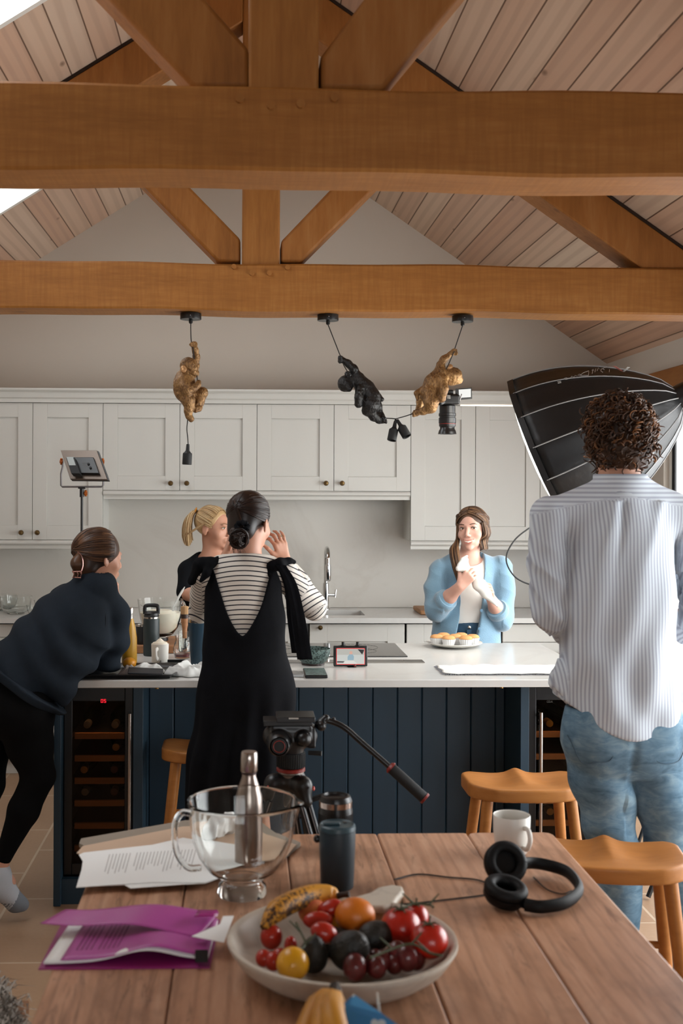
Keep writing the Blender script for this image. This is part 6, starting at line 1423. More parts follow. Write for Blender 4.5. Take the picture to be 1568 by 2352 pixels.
S.chain([j2(400, 650, -.02), j2(450, 720, -.01), j2(510, 760, .0), j2(560, 765, .0)], [0.025, 0.02, 0.015, 0.014], 0.01)
S.chain([j2(450, 530, .02), j2(480, 620, .025), j2(500, 690, .02), j2(540, 720, .01)], [0.028, 0.024, 0.018, 0.014], 0.012)
S.cone(j2(490, 500), j2(535, 540, -.01), 0.014, 0.011, 0.008)
for i in range(4): S.cone(j2(545+i*10, 730+i*4, -.014), j2(560+i*8, 775+i*4, -.014), 0.0055, 0.0055, 0.002)
sdfobj('monkey_figure', S, M_bm, t, sm=1, disp=lambda V_: 0.0006*snoise(V_, 300, 5))
E1 = Sdf(j2(130, 320)-np.array([0, .05, 0]), j2(240, 230)+np.array([0, .02, 0]), 0.0015); E1.ell(j2(180, 275, -.02), (0.016, 0.007, 0.014), Euler((0, 0.4, 0)).to_matrix(), 0); E1.ell(j2(182, 278, -.028), (0.010, 0.005, 0.009), None, 0.003, 'sub'); sdfobj('ear', E1, M_bms, t)
rose = canopy(t, 753)
MB().tube([rose, Vector(j2(90, 60)), Vector(j2(105, 90, -.015)), Vector(j2(135, 180, -.02)), Vector(j2(180, 260, -.045)), Vector(j2(260, 440, -.05)), Vector(j2(420, 650, -.055))], 0.0022, 8).build('cord', M_cord, t)
jn = Vector(j2(685, 748)); MB().tube([Vector(j2(580, 740)), Vector(j2(640, 742)), jn], 0.0022, 8).build('cord', M_cord, t)
MB().tube([jn, Vector(j2(680, 790, -.01))], [0.004, 0.005], 10).build('cord', M_cord, t)
socket(t, Vector(j2(682, 770, -.012)), Vector(j2(640, 985, -.03))-Vector(j2(682, 770, -.012)))
t = thing('monkey_lamp', 'gold monkey pendant lamp of the linked pair, beside the camera', 'pendant lamp', tuple(j2(1100, 400)))
S = Sdf(j2(850, 760)-np.array([0, .1, 0]), j2(1410, -10)+np.array([0, .1, 0]), 0.0022)
S.chain([j2(1160, 270), j2(1090, 370), j2(1040, 470)], [0.033, 0.041, 0.04], 0.018)
S.ell(j2(1300, 290), (0.037, 0.034, 0.037), None, 0.01); S.ell(j2(1335, 335, .012), (0.026, 0.022, 0.02), None, 0.01); S.cone(j2(1220, 300), j2(1180, 290), 0.026, 0.026, 0.015); S.ell(j2(1270, 370, .01), (0.02, 0.018, 0.012), None, 0.01)
S.chain([j2(1150, 250), j2(1160, 180), j2(1190, 120), j2(1290, 40)], [0.022, 0.017, 0.0145, 0.0115], 0.012); S.cone(j2(1290, 35, -.005), j2(1318, 50, -.005), 0.011, 0.011, 0.006)
for i in range(4): S.cone(j2(1300+i*8, 10+i*14, -.012), j2(1325+i*3, 16+i*15, -.014), 0.0045, 0.0045, 0.002)
S.chain([j2(1180, 330, -.03), j2(1195, 430, -.045), j2(1175, 530, -.05)], [0.021, 0.019, 0.017], 0.01); S.cone(j2(1175, 535, -.05), j2(1150, 470, -.02), 0.014, 0.013, 0.006)
S.chain([j2(1040, 480, -.02), j2(1060, 580, -.035), j2(1060, 630, -.03)], [0.036, 0.03, 0.024], 0.014)
S.chain([j2(1060, 630, -.03), j2(980, 665, -.02), j2(910, 680, -.01), j2(885, 695, .0)], [0.022, 0.016, 0.0125, 0.013], 0.01)
S.chain([j2(1000, 490, .03), j2(950, 560, .035), j2(935, 620, .03), j2(915, 650, .015)], [0.028, 0.018, 0.012, 0.011], 0.012)
for i in range(4): S.cone(j2(880+i*10, 665+i*4, -.014), j2(872+i*12, 715-i*2, -.014), 0.0055, 0.0055, 0.002)
S.chain([j2(960, 440), j2(905, 475, -.01), j2(915, 540, -.012)], [0.014, 0.0105, 0.007], 0.008)
sdfobj('monkey_figure', S, M_gold, t, sm=1, disp=lambda V_: 0.0006*snoise(V_, 300, 6))
E1 = Sdf(j2(1200, 240)-np.array([0, .05, 0]), j2(1300, 140)+np.array([0, .02, 0]), 0.0015); E1.ell(j2(1255, 200, -.01), (0.016, 0.006, 0.013), Euler((0, -0.6, 0)).to_matrix(), 0); sdfobj('ear', E1, M_goldb, t)
rose = canopy(t, 1062)
MB().tube([rose, Vector(j2(1310, 5)), Vector(j2(1300, 40, -.02)), Vector(j2(1240, 180, -.02)), Vector(j2(1205, 240, -.02))], 0.0022, 8).build('cord', M_cord, t)
MB().tube([Vector(j2(895, 682, -.018)), Vector(j2(800, 715)), jn], 0.0022, 8).build('cord', M_cord, t)
d3 = Vector(j2(800, 930, -.04))-Vector(j2(700, 760, -.012)); socket(t, Vector(j2(700, 758, -.012)), d3)
# ================================================================ PEOPLE
def Q(px, py, Y): return np.array(at(px, py, Y))
def skinmat(name, c, red):
    s = NT(name); v = s.coord('Object'); s.col(s.mix(s.math('MULTIPLY', s.noise(v, 22, 3), 0.5), c, red)); s.b.inputs['Roughness'].default_value = 0.5
    s.b.inputs['Subsurface Weight'].default_value = 0.12; s.b.inputs['Subsurface Radius'].default_value = (0.01, 0.004, 0.002); s.bump(s.noise(v, 400, 2), 0.05, 0.001); return s.m
M_skin = skinmat('skin_light', '#c4937a', '#b57a62'); M_skin_lit = skinmat('skin_lit', '#d6aa98', '#c9917f')  # second skin is paler: the baker's bright lighting is put into the colour
def hairmat(name, c1, c2, c3, rough=0.42):
    s = NT(name); a = s.new('ShaderNodeAttribute'); a.attribute_name = 'rnd'; s.col(s.ramp(a.outputs['Fac'], [(0.0, c1), (0.5, c2), (1.0, c3)])); s.b.inputs['Roughness'].default_value = rough; s.b.inputs['Specular IOR Level'].default_value = 0.35; return s.m
def stripemat(name, base, line, period, duty, rough=0.85, soft=0.04, bs=0.15):
    s = NT(name); a = s.new('ShaderNodeAttribute'); a.attribute_name = 'u'; f = s.math('FRACT', s.math('DIVIDE', a.outputs['Fac'], period))
    d = s.math('ABSOLUTE', s.math('SUBTRACT', f, 0.5)); s.col(s.ramp(d, [(max(duty/2-soft, 0), line), (duty/2+soft, base)])); s.b.inputs['Roughness'].default_value = rough
    s.bump(s.noise(s.coord('Object'), 500, 2), bs, 0.001); return s.m
def fabric(name, c, var=0.1, vs=12, bs=400, b=0.25, sheen=0.2, rough=0.9): return mat(name, c, rough, var=var, vscale=vs, bump=b, bscale=bs, bdist=0.002, sheen=0, spec=0.12)
def rotm(yaw, pitch=0, roll=0):
    """head/hand orientation: yaw about z (0 = facing +y), pitch nods down, roll tilts"""
    return np.array((Matrix.Rotation(math.radians(yaw), 3, 'Z') @ Matrix.Rotation(math.radians(-pitch), 3, 'X') @ Matrix.Rotation(math.radians(roll), 3, 'Y')))
def add_head(S, c, M, s=1.0, mouth=True):
    L = lambda x, y, z: np.array(c)+M @ (np.array([x, y, z])*s)
    E = lambda p, r, k=0.012, m='add', R=None: S.ell(L(*p), np.array(r)*s, M if R is None else M @ R, k, m)
    E((0, -0.012, 0.030), (0.072, 0.090, 0.078), 0.0); E((0, 0.030, -0.018), (0.060, 0.058, 0.085), 0.02); E((0, 0.045, -0.070), (0.044, 0.042, 0.034), 0.02)
    E((0, 0.080, -0.096), (0.019, 0.014, 0.014), 0.014)
    for x in (-1, 1):
        E((x*0.040, 0.056, -0.028), (0.023, 0.022, 0.023), 0.016); E((x*0.031, 0.096, 0.008), (0.018, 0.014, 0.011), 0.010, 'sub'); E((x*0.031, 0.0735, 0.006), (0.0150, 0.0120, 0.0105), 0.003)
        E((x*0.075, -0.006, -0.008), (0.007, 0.017, 0.030), 0.004, 'add', np.array(Matrix.Rotation(x*0.3, 3, 'Z'))); E((x*0.083, -0.002, -0.004), (0.005, 0.009, 0.017), 0.003, 'sub')
        E((x*0.0105, 0.0965, -0.031), (0.0075, 0.009, 0.0065), 0.004)
    E((0, 0.080, 0.026), (0.045, 0.012, 0.008), 0.012)
    S.cone(L(0, 0.086, 0.012), L(0, 0.106, -0.024), 0.0065*s, 0.0095*s, 0.009)
    if mouth:
        E((0, 0.088, -0.058), (0.026, 0.012, 0.014), 0.012)
    return L
def face_parts(t, c, M, s, look=(0, 0), smile=0.0, browcol='#5a4030', lip='#b5655c', iris='#3c2a1e', teeth=False):
    L = lambda x, y, z: Vector((np.array(c)+M @ (np.array([x, y, z])*s)).tolist())
    M4 = Matrix([list(r)+[0] for r in M.tolist()]+[[0, 0, 0, 1]])
    for x in (-1, 1):
        e = MB(); e.sphere(L(x*0.031, 0.0755, 0.0075), (0.0118*s, 0.0115*s, 0.0062*s), 20, 12, M4); eo = e.build('eye', mat('eye_white', '#cfc6bd', 0.25), t)
        i = MB(); i.sphere(L(x*0.031+look[0]*0.006, 0.0835, 0.0075+look[1]*0.003), (0.0052*s, 0.0045*s, 0.0054*s), 16, 10, M4); i.build('iris', mat('iris_'+iris[1:], iris, 0.15), eo)
        lid = MB(); lid.tube([L(x*0.0455, 0.072, 0.0075), L(x*0.040, 0.082, 0.0125), L(x*0.031, 0.0885, 0.0148), L(x*0.022, 0.0865, 0.0125), L(x*0.0175, 0.082, 0.0075)], [0.0012*s, 0.0019*s, 0.0021*s, 0.0018*s, 0.001*s], 8); lid.build('eyelashes', mat('lash_'+browcol[1:], browcol, 0.8), t)
        b = MB(); b.tube([L(x*0.050, 0.072, 0.025), L(x*0.040, 0.0855, 0.0315), L(x*0.028, 0.0915, 0.031), L(x*0.015, 0.0935, 0.0275)], [0.001*s, 0.0022*s, 0.0028*s, 0.002*s], 8, flat=0.8); b.build('eyebrow', mat('brow_'+browcol[1:], browcol, 0.9), t)
    w = 0.0235+0.007*smile; up = 0.009*smile; zc = -0.0565-0.002*smile; kk = 1-0.35*smile
    ul = MB(); ul.tube([L(-w, 0.083, zc+up), L(-w*0.5, 0.0955, zc+0.0035+up*0.2), L(0, 0.0995, zc+0.0025), L(w*0.5, 0.0955, zc+0.0035+up*0.2), L(w, 0.083, zc+up)], [0.0010*s, 0.0030*s*kk, 0.0034*s*kk, 0.0030*s*kk, 0.0010*s], 8); ul.build('upper_lip', mat('lip_'+lip[1:], lip, 0.45), t)
    ll = MB(); dz = 0.0115 if teeth else 0.0055
    ll.tube([L(-w, 0.083, zc+up), L(-w*0.5, 0.0945, zc-dz+0.001), L(0, 0.098, zc-dz-0.001), L(w*0.5, 0.0945, zc-dz+0.001), L(w, 0.083, zc+up)], [0.0010*s, 0.0034*s*kk, 0.0042*s*kk, 0.0034*s*kk, 0.0010*s], 8); ll.build('lower_lip', mat('lip_'+lip[1:], lip, 0.45), t)
    if teeth:
        m = MB(); m.tube([L(-w*0.8, 0.0885, zc-0.001+up*0.6), L(-w*0.4, 0.0955, zc-0.003+up*0.15), L(0, 0.0985, zc-0.0045), L(w*0.4, 0.0955, zc-0.003+up*0.15), L(w*0.8, 0.0885, zc-0.001+up*0.6)], [0.0012*s, 0.0036*s, 0.0042*s, 0.0036*s, 0.0012*s], 8); m.build('teeth', mat('teeth', '#ddd6cc', 0.3), t)
def add_hand(S, w, d, n, s=1.0, curl=(20, 30, 20), spread=6, thumb=1, tcurl=20, fan=None):
    """w wrist, d direction of the fingers, n direction the palm faces, thumb=+1/-1 side (along d x n)"""
    w = np.array(w); d = np.array(d, float); d /= np.linalg.norm(d); n = np.array(n, float); n -= d*(n@d); n /= np.linalg.norm(n); t = np.cross(d, n)*thumb
    def rot(v, ax, deg): a = math.radians(deg); return v*math.cos(a)+np.cross(ax, v)*math.sin(a)+ax*(ax@v)*(1-math.cos(a))
    S.cone(w-d*0.01, w+d*0.02*s, 0.022*s, 0.022*s, 0.015, squash=(n, 0.72))
    kn = []
    for i, x in enumerate((0.030, 0.010, -0.010, -0.029)):
        k = w+d*(0.086-0.004*abs(i-1))*s+t*x*s; kn.append(k); S.cone(w+d*0.018*s+t*x*0.55*s, k, 0.0145*s, 0.0108*s, 0.010)
    bx = np.cross(d, n)
    for i, (l, k) in enumerate(zip((0.90, 1.0, 0.94, 0.76), kn)):
        c = curl[i] if isinstance(curl[0], (tuple, list)) else curl
        sp = (1.4-i)*spread*thumb; dd = rot(d, n, sp*-1 if False else 0)+t*math.sin(math.radians((1.4-i)*spread)); dd /= np.linalg.norm(dd); p = k; r = (0.0092, 0.0095, 0.0090, 0.0080)[i]*s
        nn = n.copy()
        for L_, a, r2 in ((0.043, c[0], 0.93), (0.027, c[1], 0.87), (0.022, c[2], 0.78)):
            ax = np.cross(dd, nn); ax /= np.linalg.norm(ax); dd2 = rot(dd, ax, a); nn = rot(nn, ax, a); dd = dd2; q = p+dd*L_*l*s; S.cone(p, q, r, r*r2, 0.0035); p = q; r = r*r2
    b = w+d*0.022*s+t*0.022*s; td = rot(d*0.75+t*0.8, np.cross(d*0.75+t*0.8, n)/np.linalg.norm(np.cross(d*0.75+t*0.8, n)), tcurl); td /= np.linalg.norm(td)
    m_ = b+td*0.042*s; td2 = td*0.8+d*0.45+n*math.sin(math.radians(tcurl))*0.5; td2 /= np.linalg.norm(td2); e = m_+td2*0.034*s; e2 = e+(td2+n*0.25)*0.024*s
    S.cone(b, m_, 0.0165*s, 0.0115*s, 0.010); S.cone(m_, e, 0.011*s, 0.0098*s, 0.004); S.cone(e, e2, 0.0098*s, 0.0078*s, 0.003)
def limb(S, pts, rs, k=0.015): S.chain(pts, rs, k)
def hair_strands(name, guides, n, r, jit, par, m, seed=0, taper=0.5, sub=4, ns=4, closed=False):
    rg = np.random.RandomState(seed); G = [np.array([list(p) for p in curve_pts([Vector(q) for q in g], sub)]) for g in guides]
    VV = []; FF = []; RN = []; base = 0
    for k in range(n):
        u = rg.uniform(0, len(G)-1 if not closed else len(G)); i = int(u); f = u-i; A_ = G[i % len(G)]; B_ = G[(i+1) % len(G)]
        P = A_*(1-f)+B_*f; a = int(rg.uniform(0, 0.25)*len(P)) if rg.rand() < 0.4 else 0; P = P[a:]; off = rg.normal(size=3)*jit; ph = rg.uniform(0, 6.28, 3); N = len(P); tt = np.linspace(0, 1, N)
        P = P+off*(0.5+0.8*tt[:, None])+jit*0.5*np.sin(tt[:, None]*6+ph)
        T = np.gradient(P, axis=0); T /= np.linalg.norm(T, axis=1)[:, None]+1e-9; x = np.cross(T, [0.3, 0.5, 0.8]); x /= np.linalg.norm(x, axis=1)[:, None]+1e-9; y = np.cross(T, x)
        rr = r*(1-taper*tt)*rg.uniform(0.7, 1.4)
        R = np.stack([P+(x*math.cos(2*math.pi*q/ns)+y*math.sin(2*math.pi*q/ns))*rr[:, None] for q in range(ns)], 1).reshape(-1, 3)
        VV.append(R); idx = np.arange(N-1)[:, None]*ns+np.arange(ns)[None, :]; j = np.arange(N-1)[:, None]*ns+(np.arange(ns)[None, :]+1) % ns
        FF.append(np.stack([idx, j, j+ns, idx+ns], -1).reshape(-1, 4)+base); base += len(R); RN.append(np.full(len(R), np.clip(rg.normal(0.45, 0.25), 0, 1)))
    return npobj(name, np.concatenate(VV), np.concatenate(FF), m, par, {'rnd': np.concatenate(RN)})
def sweep(c, M, r, d0, d1, lift=0.0, n=6, bulge=0.0):
    d0 = np.array(d0, float); d1 = np.array(d1, float); d0 /= np.linalg.norm(d0); d1 /= np.linalg.norm(d1); out = []
    for i in range(n):
        t = i/(n-1); d = d0*(1-t)+d1*t; d /= np.linalg.norm(d); out.append(np.array(c)+M @ (np.array([0, -0.012, 0.030])+d*np.array(r)*(1+lift+bulge*math.sin(math.pi*t))))
    return out
def rndattr(V, m=0.35, a=0.25, f=(60, 60, 20)): return {'rnd': np.clip(m+a*snoise(V, f, 7), 0, 1)}
def legs_feet(S, hip, knee, ankle, toe, rs=(0.085, 0.055, 0.04), k=0.02):
    S.chain([hip, (np.array(hip)*0.5+np.array(knee)*0.5), knee], [rs[0], rs[0]*0.85, rs[1]], k); kn = np.array(knee); an = np.array(ankle); S.chain([kn, kn*0.65+an*0.35, an], [rs[1], rs[1]*0.98, rs[2]], k)
    S.cone(an, np.array(toe), rs[2]*0.9, 0.028, 0.015)
Hn = np.array
# ---------------------------------------------------------------- man in the striped shirt, seen from behind
MY_ = 3.55
t = thing('person', 'curly-haired person in a pale striped shirt and jeans, seen from behind at right', 'person', (at(1440, 1700, MY_).x, MY_, 0))
def m_(x, y, dy=0.0): return Q(x, y, MY_+dy)
hc = m_(1418, 1010, 0.02); Mh = rotm(8, 12)
B = Sdf((0.75, 3.1, 0.0), (1.65, 4.0, 2.0), 0.007)
add_head(B, hc, Mh, 1.08); cx = at(1428, 0, MY_).x
B.cone(hc+Hn([0, -0.02, -0.06]), Hn([cx, MY_-0.01, 1.56]), 0.062, 0.068, 0.03)
B.chain([(cx, MY_, 1.50), (cx, MY_, 1.20), (cx, MY_, 0.98)], [0.145, 0.125, 0.13], 0.05, squash=((0, 1, 0), 0.72))
shl, shr = m_(1262, 1185), m_(1592, 1190); ell_, elr = m_(1270, 1405, 0.02), m_(1612, 1410, 0.02); wrl, wrr = m_(1330, 1430, 0.24), m_(1530, 1430, 0.24)
B.cone((cx, MY_, 1.55), shl, 0.06, 0.05, 0.03); B.cone((cx, MY_, 1.55), shr, 0.06, 0.05, 0.03)
for s_, e_, w_ in ((shl, ell_, wrl), (shr, elr, wrr)): B.chain([s_, e_, w_], [0.052, 0.042, 0.03], 0.02)
add_hand(B, wrl, (0.3, 1, 0.2), (1, 0, 0), 1.0, (40, 40, 30)); add_hand(B, wrr, (-0.3, 1, 0.2), (-1, 0, 0), 1.0, (40, 40, 30), thumb=-1)
hl, hr = Hn([cx-0.085, MY_+0.01, 0.93]), Hn([cx+0.095, MY_+0.01, 0.93]); kl, kr = m_(1420, 1985, 0.02), m_(1550, 1990, 0.03); al, ar_ = Hn([kl[0]+0.005, MY_+0.05, 0.09]), Hn([kr[0]+0.05, MY_+0.06, 0.09])
legs_feet(B, hl, kl, al, al+Hn([-0.02, 0.16, -0.05])); legs_feet(B, hr, kr, ar_, ar_+Hn([0.02, 0.16, -0.05]))
body_m = sdfobj('body', B, M_skin, t)
# shirt
vx = 0.0055; SH = Sdf((cx-0.40, MY_-0.28, 0.80), (cx+0.42, MY_+0.42, 1.72), vx)
def sq(f=0.66): return ((0, 1, 0), f)
SH.chain([(cx, MY_, 1.50), (cx-0.002, MY_, 1.30), (cx-0.003, MY_, 1.10), (cx, MY_+0.01, 0.98), (cx, MY_+0.01, 0.90)], [0.165, 0.172, 0.172, 0.188, 0.198], 0.05, squash=sq(0.78))
SH.cone(m_(1428, 1128, 0.0), m_(1275, 1188, 0.0), 0.064, 0.062, 0.05); SH.cone(m_(1428, 1128, 0.0), m_(1580, 1190, 0.0), 0.064, 0.062, 0.05)
SH.cone((cx, MY_-0.01, 1.655), (cx, MY_, 1.585), 0.076, 0.088, 0.03, squash=sq(0.9))
for s_, e_, w_ in ((shl, m_(1268, 1400, 0.0), m_(1300, 1438, 0.12)), (shr, m_(1612, 1405, 0.0), m_(1580, 1440, 0.12))): SH.chain([s_, (s_*0.5+e_*0.5)+Hn([-0.006, 0, 0]), e_, w_], [0.062, 0.062, 0.060, 0.052], 0.012)
SH.cone(m_(1300, 1560, -.02), m_(1287, 1600, -.02), 0.035, 0.03, 0.05)
# hem cut: curved shirt tail
def hem(X, Y, Z):
    zc = np.array(at(1430, 1700, MY_-0.12))[2]; return Z-(zc+2.9*(X-cx-0.01)**2+0.03*(Y > MY_)*0)
SH.fn(hem, 'sub', 0.004)
SH.cut((0, MY_, m_(1420, 1091)[2]), (0, -0.15, 1))
SH.cone((cx, MY_+0.01, 1.60), (cx, MY_, 1.76), 0.064, 0.069, 0.004, 'sub'); SH.cone((cx, MY_+0.02, 0.70), (cx, MY_+0.01, 0.97), 0.190, 0.176, 0.004, 'sub', sq(0.78))
yk_z = m_(1400, 1152)[2]
def shd(V):
    X, Y, Z = V[:, 0]-cx, V[:, 1]-MY_, V[:, 2]; arm = np.abs(X) > 0.17+0.02*(Z < 1.4)
    tor = 0.007*np.exp(-((Z-1.15)/0.33)**2)*(np.sin(X*34+Z*9+2*np.sin(Z*7+X*5))+0.7*np.sin(X*55-Z*14+1.3))
    w = np.clip((yk_z-0.01-Z)/0.05, 0, 1)*np.clip((Z-0.86)/0.1, 0, 1)
    pleat = -0.010*np.exp(-((X+0.02+0.16*(yk_z-Z))/0.012)**2)*np.exp(-((yk_z-Z)/0.14)**2)*(Z < yk_z)+0.010*np.exp(-((X+0.045+0.30*(yk_z-Z))/0.022)**2)*np.exp(-((yk_z-Z)/0.17)**2)*(Z < yk_z)+0.008*np.exp(-((X-0.10+0.35*(yk_z-Z))/0.02)**2)*np.exp(-((yk_z-Z)/0.15)**2)*(Z < yk_z)
    arms = 0.0085*(1-np.abs(np.sin(Z*40+X*26+2.2*np.sin(Y*30+X*12)+1.5*snoise(V, 9, 21))))*np.clip((1.52-Z)/0.1, 0, 1)
    low = 0.006*np.sin(X*26+3)*np.clip((1.0-Z)/0.15, 0, 1)
    return np.where(arm, arms, (tor+low)*w+pleat)+0.0015*snoise(V, 40, 3)
def shu(V):
    X, Z = V[:, 0], V[:, 2]; return {'u': np.where(Z+0.35*np.abs(X-cx)**1.5 > yk_z+0.012, Z*0.75, X-0.10*(Z-1.3)*(np.abs(X-cx) > 0.18)*np.sign(X-cx))}
M_shirt = stripemat('blue_grey_pinstripe_cotton', '#cfd8e0', '#a3aab9', 0.0105, 0.42, soft=0.15)
shirt = sdfobj('shirt', SH, M_shirt, t, sm=1, disp=shd, attrs=shu)
col_ = MB(); rings = []
for z, r0 in ((1.640, 0.083), (1.667, 0.079), (1.702, 0.0765)):
    rings.append([Vector((cx-0.001+r0*1.06*math.cos(a), MY_-0.005+r0*0.92*math.sin(a)+(1.70-z)*-0.15, z-0.012*max(0, math.sin(a)))) for a in np.linspace(math.radians(140), math.radians(400), 40)])
col_.loft(rings, False, False, closed=False); co_ = col_.build('collar', M_shirt, shirt, solid=0.004); a_u = co_.data.attributes.new('u', 'FLOAT', 'POINT'); a_u.data.foreach_set('value', np.array([v.co.z*0.8 for v in co_.data.vertices], np.float32))
sm_ = MB(); P = []
for a in np.linspace(0, 1, 24):
    px = 1262+(1580-1262)*a; P.append(px)
# jeans
JN = Sdf((cx-0.30, MY_-0.22, 0.0), (cx+0.34, MY_+0.28, 1.02), 0.006)
JN.chain([(cx, MY_, 0.99), (cx, MY_, 0.92)], [0.165, 0.168], 0.03, squash=sq(0.72))
JN.ell((cx-0.072, MY_-0.040, 0.90), (0.105, 0.088, 0.12), None, 0.06); JN.ell((cx+0.082, MY_-0.040, 0.90), (0.105, 0.088, 0.12), None, 0.06)
JN.chain([hl+Hn([0, 0, -0.05]), (hl+kl)/2+Hn([-0.005, 0, 0]), kl], [0.094, 0.090, 0.074], 0.012); JN.chain([hr+Hn([0, 0, -0.05]), (hr+kr)/2, kr], [0.094, 0.092, 0.078], 0.012)
JN.chain([kl, (kl+al)/2, al+Hn([0, 0, -0.01])], [0.072, 0.064, 0.066], 0.01); JN.chain([kr, (kr+ar_)/2, ar_+Hn([0, 0, -0.01])], [0.076, 0.066, 0.068], 0.01)
JN.cut((0, 0, 0.045), (0, 0, -1)); JN.cut((0, 0, 0.985), (0, 0, 1))
dn_ = NT('washed_blue_denim'); v = dn_.coord('Object'); n1 = dn_.noise(v, 5, 4, 0.6); n2 = dn_.noise(v, 700, 2); X3, Y3, Z3 = dn_.sep(v)
n1 = dn_.math('ADD', dn_.math('MULTIPLY', n1, 0.6), dn_.math('MULTIPLY', dn_.noise(dn_.coord('Object', scale=(1, 1, 2.4)), 13, 4, 0.65, 1.0), 0.4)); c = dn_.ramp(n1, [(0.38, '#3f5c70'), (0.5, '#64849a'), (0.64, '#93adba')]); c = dn_.mix(dn_.math('MULTIPLY', n2, 0.35), c, '#3a5568'); dn_.col(c); dn_.b.inputs['Roughness'].default_value = 0.9; dn_.bump(n2, 0.3, 0.001); M_denim = dn_.m
def jd(V): return 0.007*np.sin(V[:, 2]*38+V[:, 0]*30*np.sign(V[:, 0]-cx)+2*np.sin(V[:, 0]*17))*np.exp(-((V[:, 2]-0.66)/0.16)**2)+0.004*snoise(V, (18, 18, 40), 8)-0.005*np.exp(-((V[:, 0]-cx-0.005)/0.012)**2)*(V[:, 1] < MY_)*(V[:, 2] > 0.8)*(V[:, 2] < 0.94)
jeans = sdfobj('jeans', JN, M_denim, t, sm=1, disp=jd)
def shell_hit(px, py, V, back=True):
    pass
for sg, (a, b, c_, d_) in ((-1, ((1318, 1700), (1412, 1705), (1408, 1748), (1345, 1758))), (1, ((1498, 1700), (1590, 1700), (1580, 1752), (1510, 1748)))):
    pk_ = MB(); pts = [Vector(m_(x, y, -0.145+0.0)) for x, y in (a, d_, ((d_[0]+c_[0])/2, c_[1]+8), c_, b)]
    # seat the stitched line on the cloth
    out = []
    for p in [q for q in curve_pts(pts, 6)]:
        xx = (p.x-(cx+sg*0.08)); dpt = 0.088*math.sqrt(max(0.02, 1-(xx/0.108)**2-((p.z-0.90)/0.125)**2)); out.append(Vector((p.x, MY_-0.040-dpt-0.007, p.z)))
    pk_.tube(out, 0.0016, 5); pk_.build('pocket_stitching', mat('denim_thread', '#3f5666', 0.9), jeans)
for a_ in (al, ar_):
    F = Sdf(a_-Hn([0.08, 0.12, 0.1]), a_+Hn([0.08, 0.24, 0.06]), 0.005); F.chain([a_+Hn([0, -0.04, -0.05]), a_+Hn([0, 0.05, -0.05]), a_+Hn([0, 0.15, -0.058])], [0.042, 0.045, 0.035], 0.02); F.cone(a_, a_+Hn([0, 0, -0.04]), 0.05, 0.045, 0.02); F.cut((0, 0, 0.002), (0, 0, -1))
    sdfobj('shoe', F, mat('white_trainer', '#c9c7c2', 0.6), t)
# curly hair
M_curl = hairmat('curly_brown_hair', '#24160d', '#4a2f1c', '#935f33'); rc = (0.098*1.04, 0.112*1.04, 0.100*1.04)
HR = Sdf(hc-0.17, hc+0.19, 0.005); HR.ell(hc+Mh @ Hn([0, -0.02, 0.042]), (0.094, 0.104, 0.094), Mh, 0); HR.ell(hc+Mh @ Hn([0, -0.055, -0.045]), (0.078, 0.055, 0.065), Mh, 0.03); HR.ell(hc+Mh @ Hn([0, 0.14, -0.05]), (0.09, 0.07, 0.11), Mh, 0.01, 'sub')
rg = np.random.RandomState(11)
hair_m = sdfobj('hair', HR, M_curl, t, sm=1, disp=lambda V: 0.006*np.abs(snoise(V, 55, 3))-0.002, attrs=lambda V: rndattr(V, 0.25, 0.15, (50, 50, 50)))
G = []; VV = []; FF = []; RN = []; base = 0
for k in range(1100):
    d = rg.normal(size=3); d /= np.linalg.norm(d)
    if d[1] > 0.55 and d[2] < 0.3: continue
    if d[2] < -0.9: continue
    if d[2] < -0.35 and abs(d[0]) > 0.8: continue
    c0 = hc+Mh @ (Hn([0, -0.022, 0.025])+d*Hn([0.096, 0.106, 0.118 if d[2] > 0 else 0.128])*rg.uniform(0.95, 1.08))
    dn3 = Hn([d[0]*0.35+rg.normal()*0.35, d[1]*0.35+rg.normal()*0.35-0.1, -0.75+rg.normal()*0.35+0.6*d[2]*0]); dn3 -= (Mh @ d)*(dn3@(Mh @ d))*0.8; dn3 /= np.linalg.norm(dn3)
    Ln = rg.uniform(0.03, 0.062); tr = rg.uniform(1.0, 2.2); rd = rg.uniform(0.0055, 0.011); N = 18; u = np.linspace(0, 1, N); nx = np.cross(dn3, Mh @ d); nx /= np.linalg.norm(nx)+1e-9; ny = np.cross(dn3, nx)
    P = c0+dn3*(u*Ln)[:, None]+rd*(nx*np.cos(u*6.28*tr+k)[:, None]+ny*np.sin(u*6.28*tr+k)[:, None])*(0.6+0.4*u[:, None])
    th = rg.uniform(0.0026, 0.0052); T = np.gradient(P, axis=0); T /= np.linalg.norm(T, axis=1)[:, None]; x = np.cross(T, [0.3, 0.5, 0.8]); x /= np.linalg.norm(x, axis=1)[:, None]; y = np.cross(T, x); rr = th*(1-0.6*u**2)
    R = np.stack([P+(x*math.cos(2*math.pi*q/5)+y*math.sin(2*math.pi*q/5)*0.6)*rr[:, None] for q in range(5)], 1).reshape(-1, 3); VV.append(R)
    idx = np.arange(N-1)[:, None]*5+np.arange(5)[None, :]; j = np.arange(N-1)[:, None]*5+(np.arange(5)[None, :]+1) % 5; FF.append(np.stack([idx, j, j+5, idx+5], -1).reshape(-1, 4)+base); base += len(R)
    RN.append(np.full(len(R), np.clip(rg.normal(0.38+0.22*max(0, d[0]), 0.2), 0, 1)))  # curls on the right made lighter, sunlit look put into the colour
npobj('curls', np.concatenate(VV), np.concatenate(FF), M_curl, hair_m, {'rnd': np.concatenate(RN)})
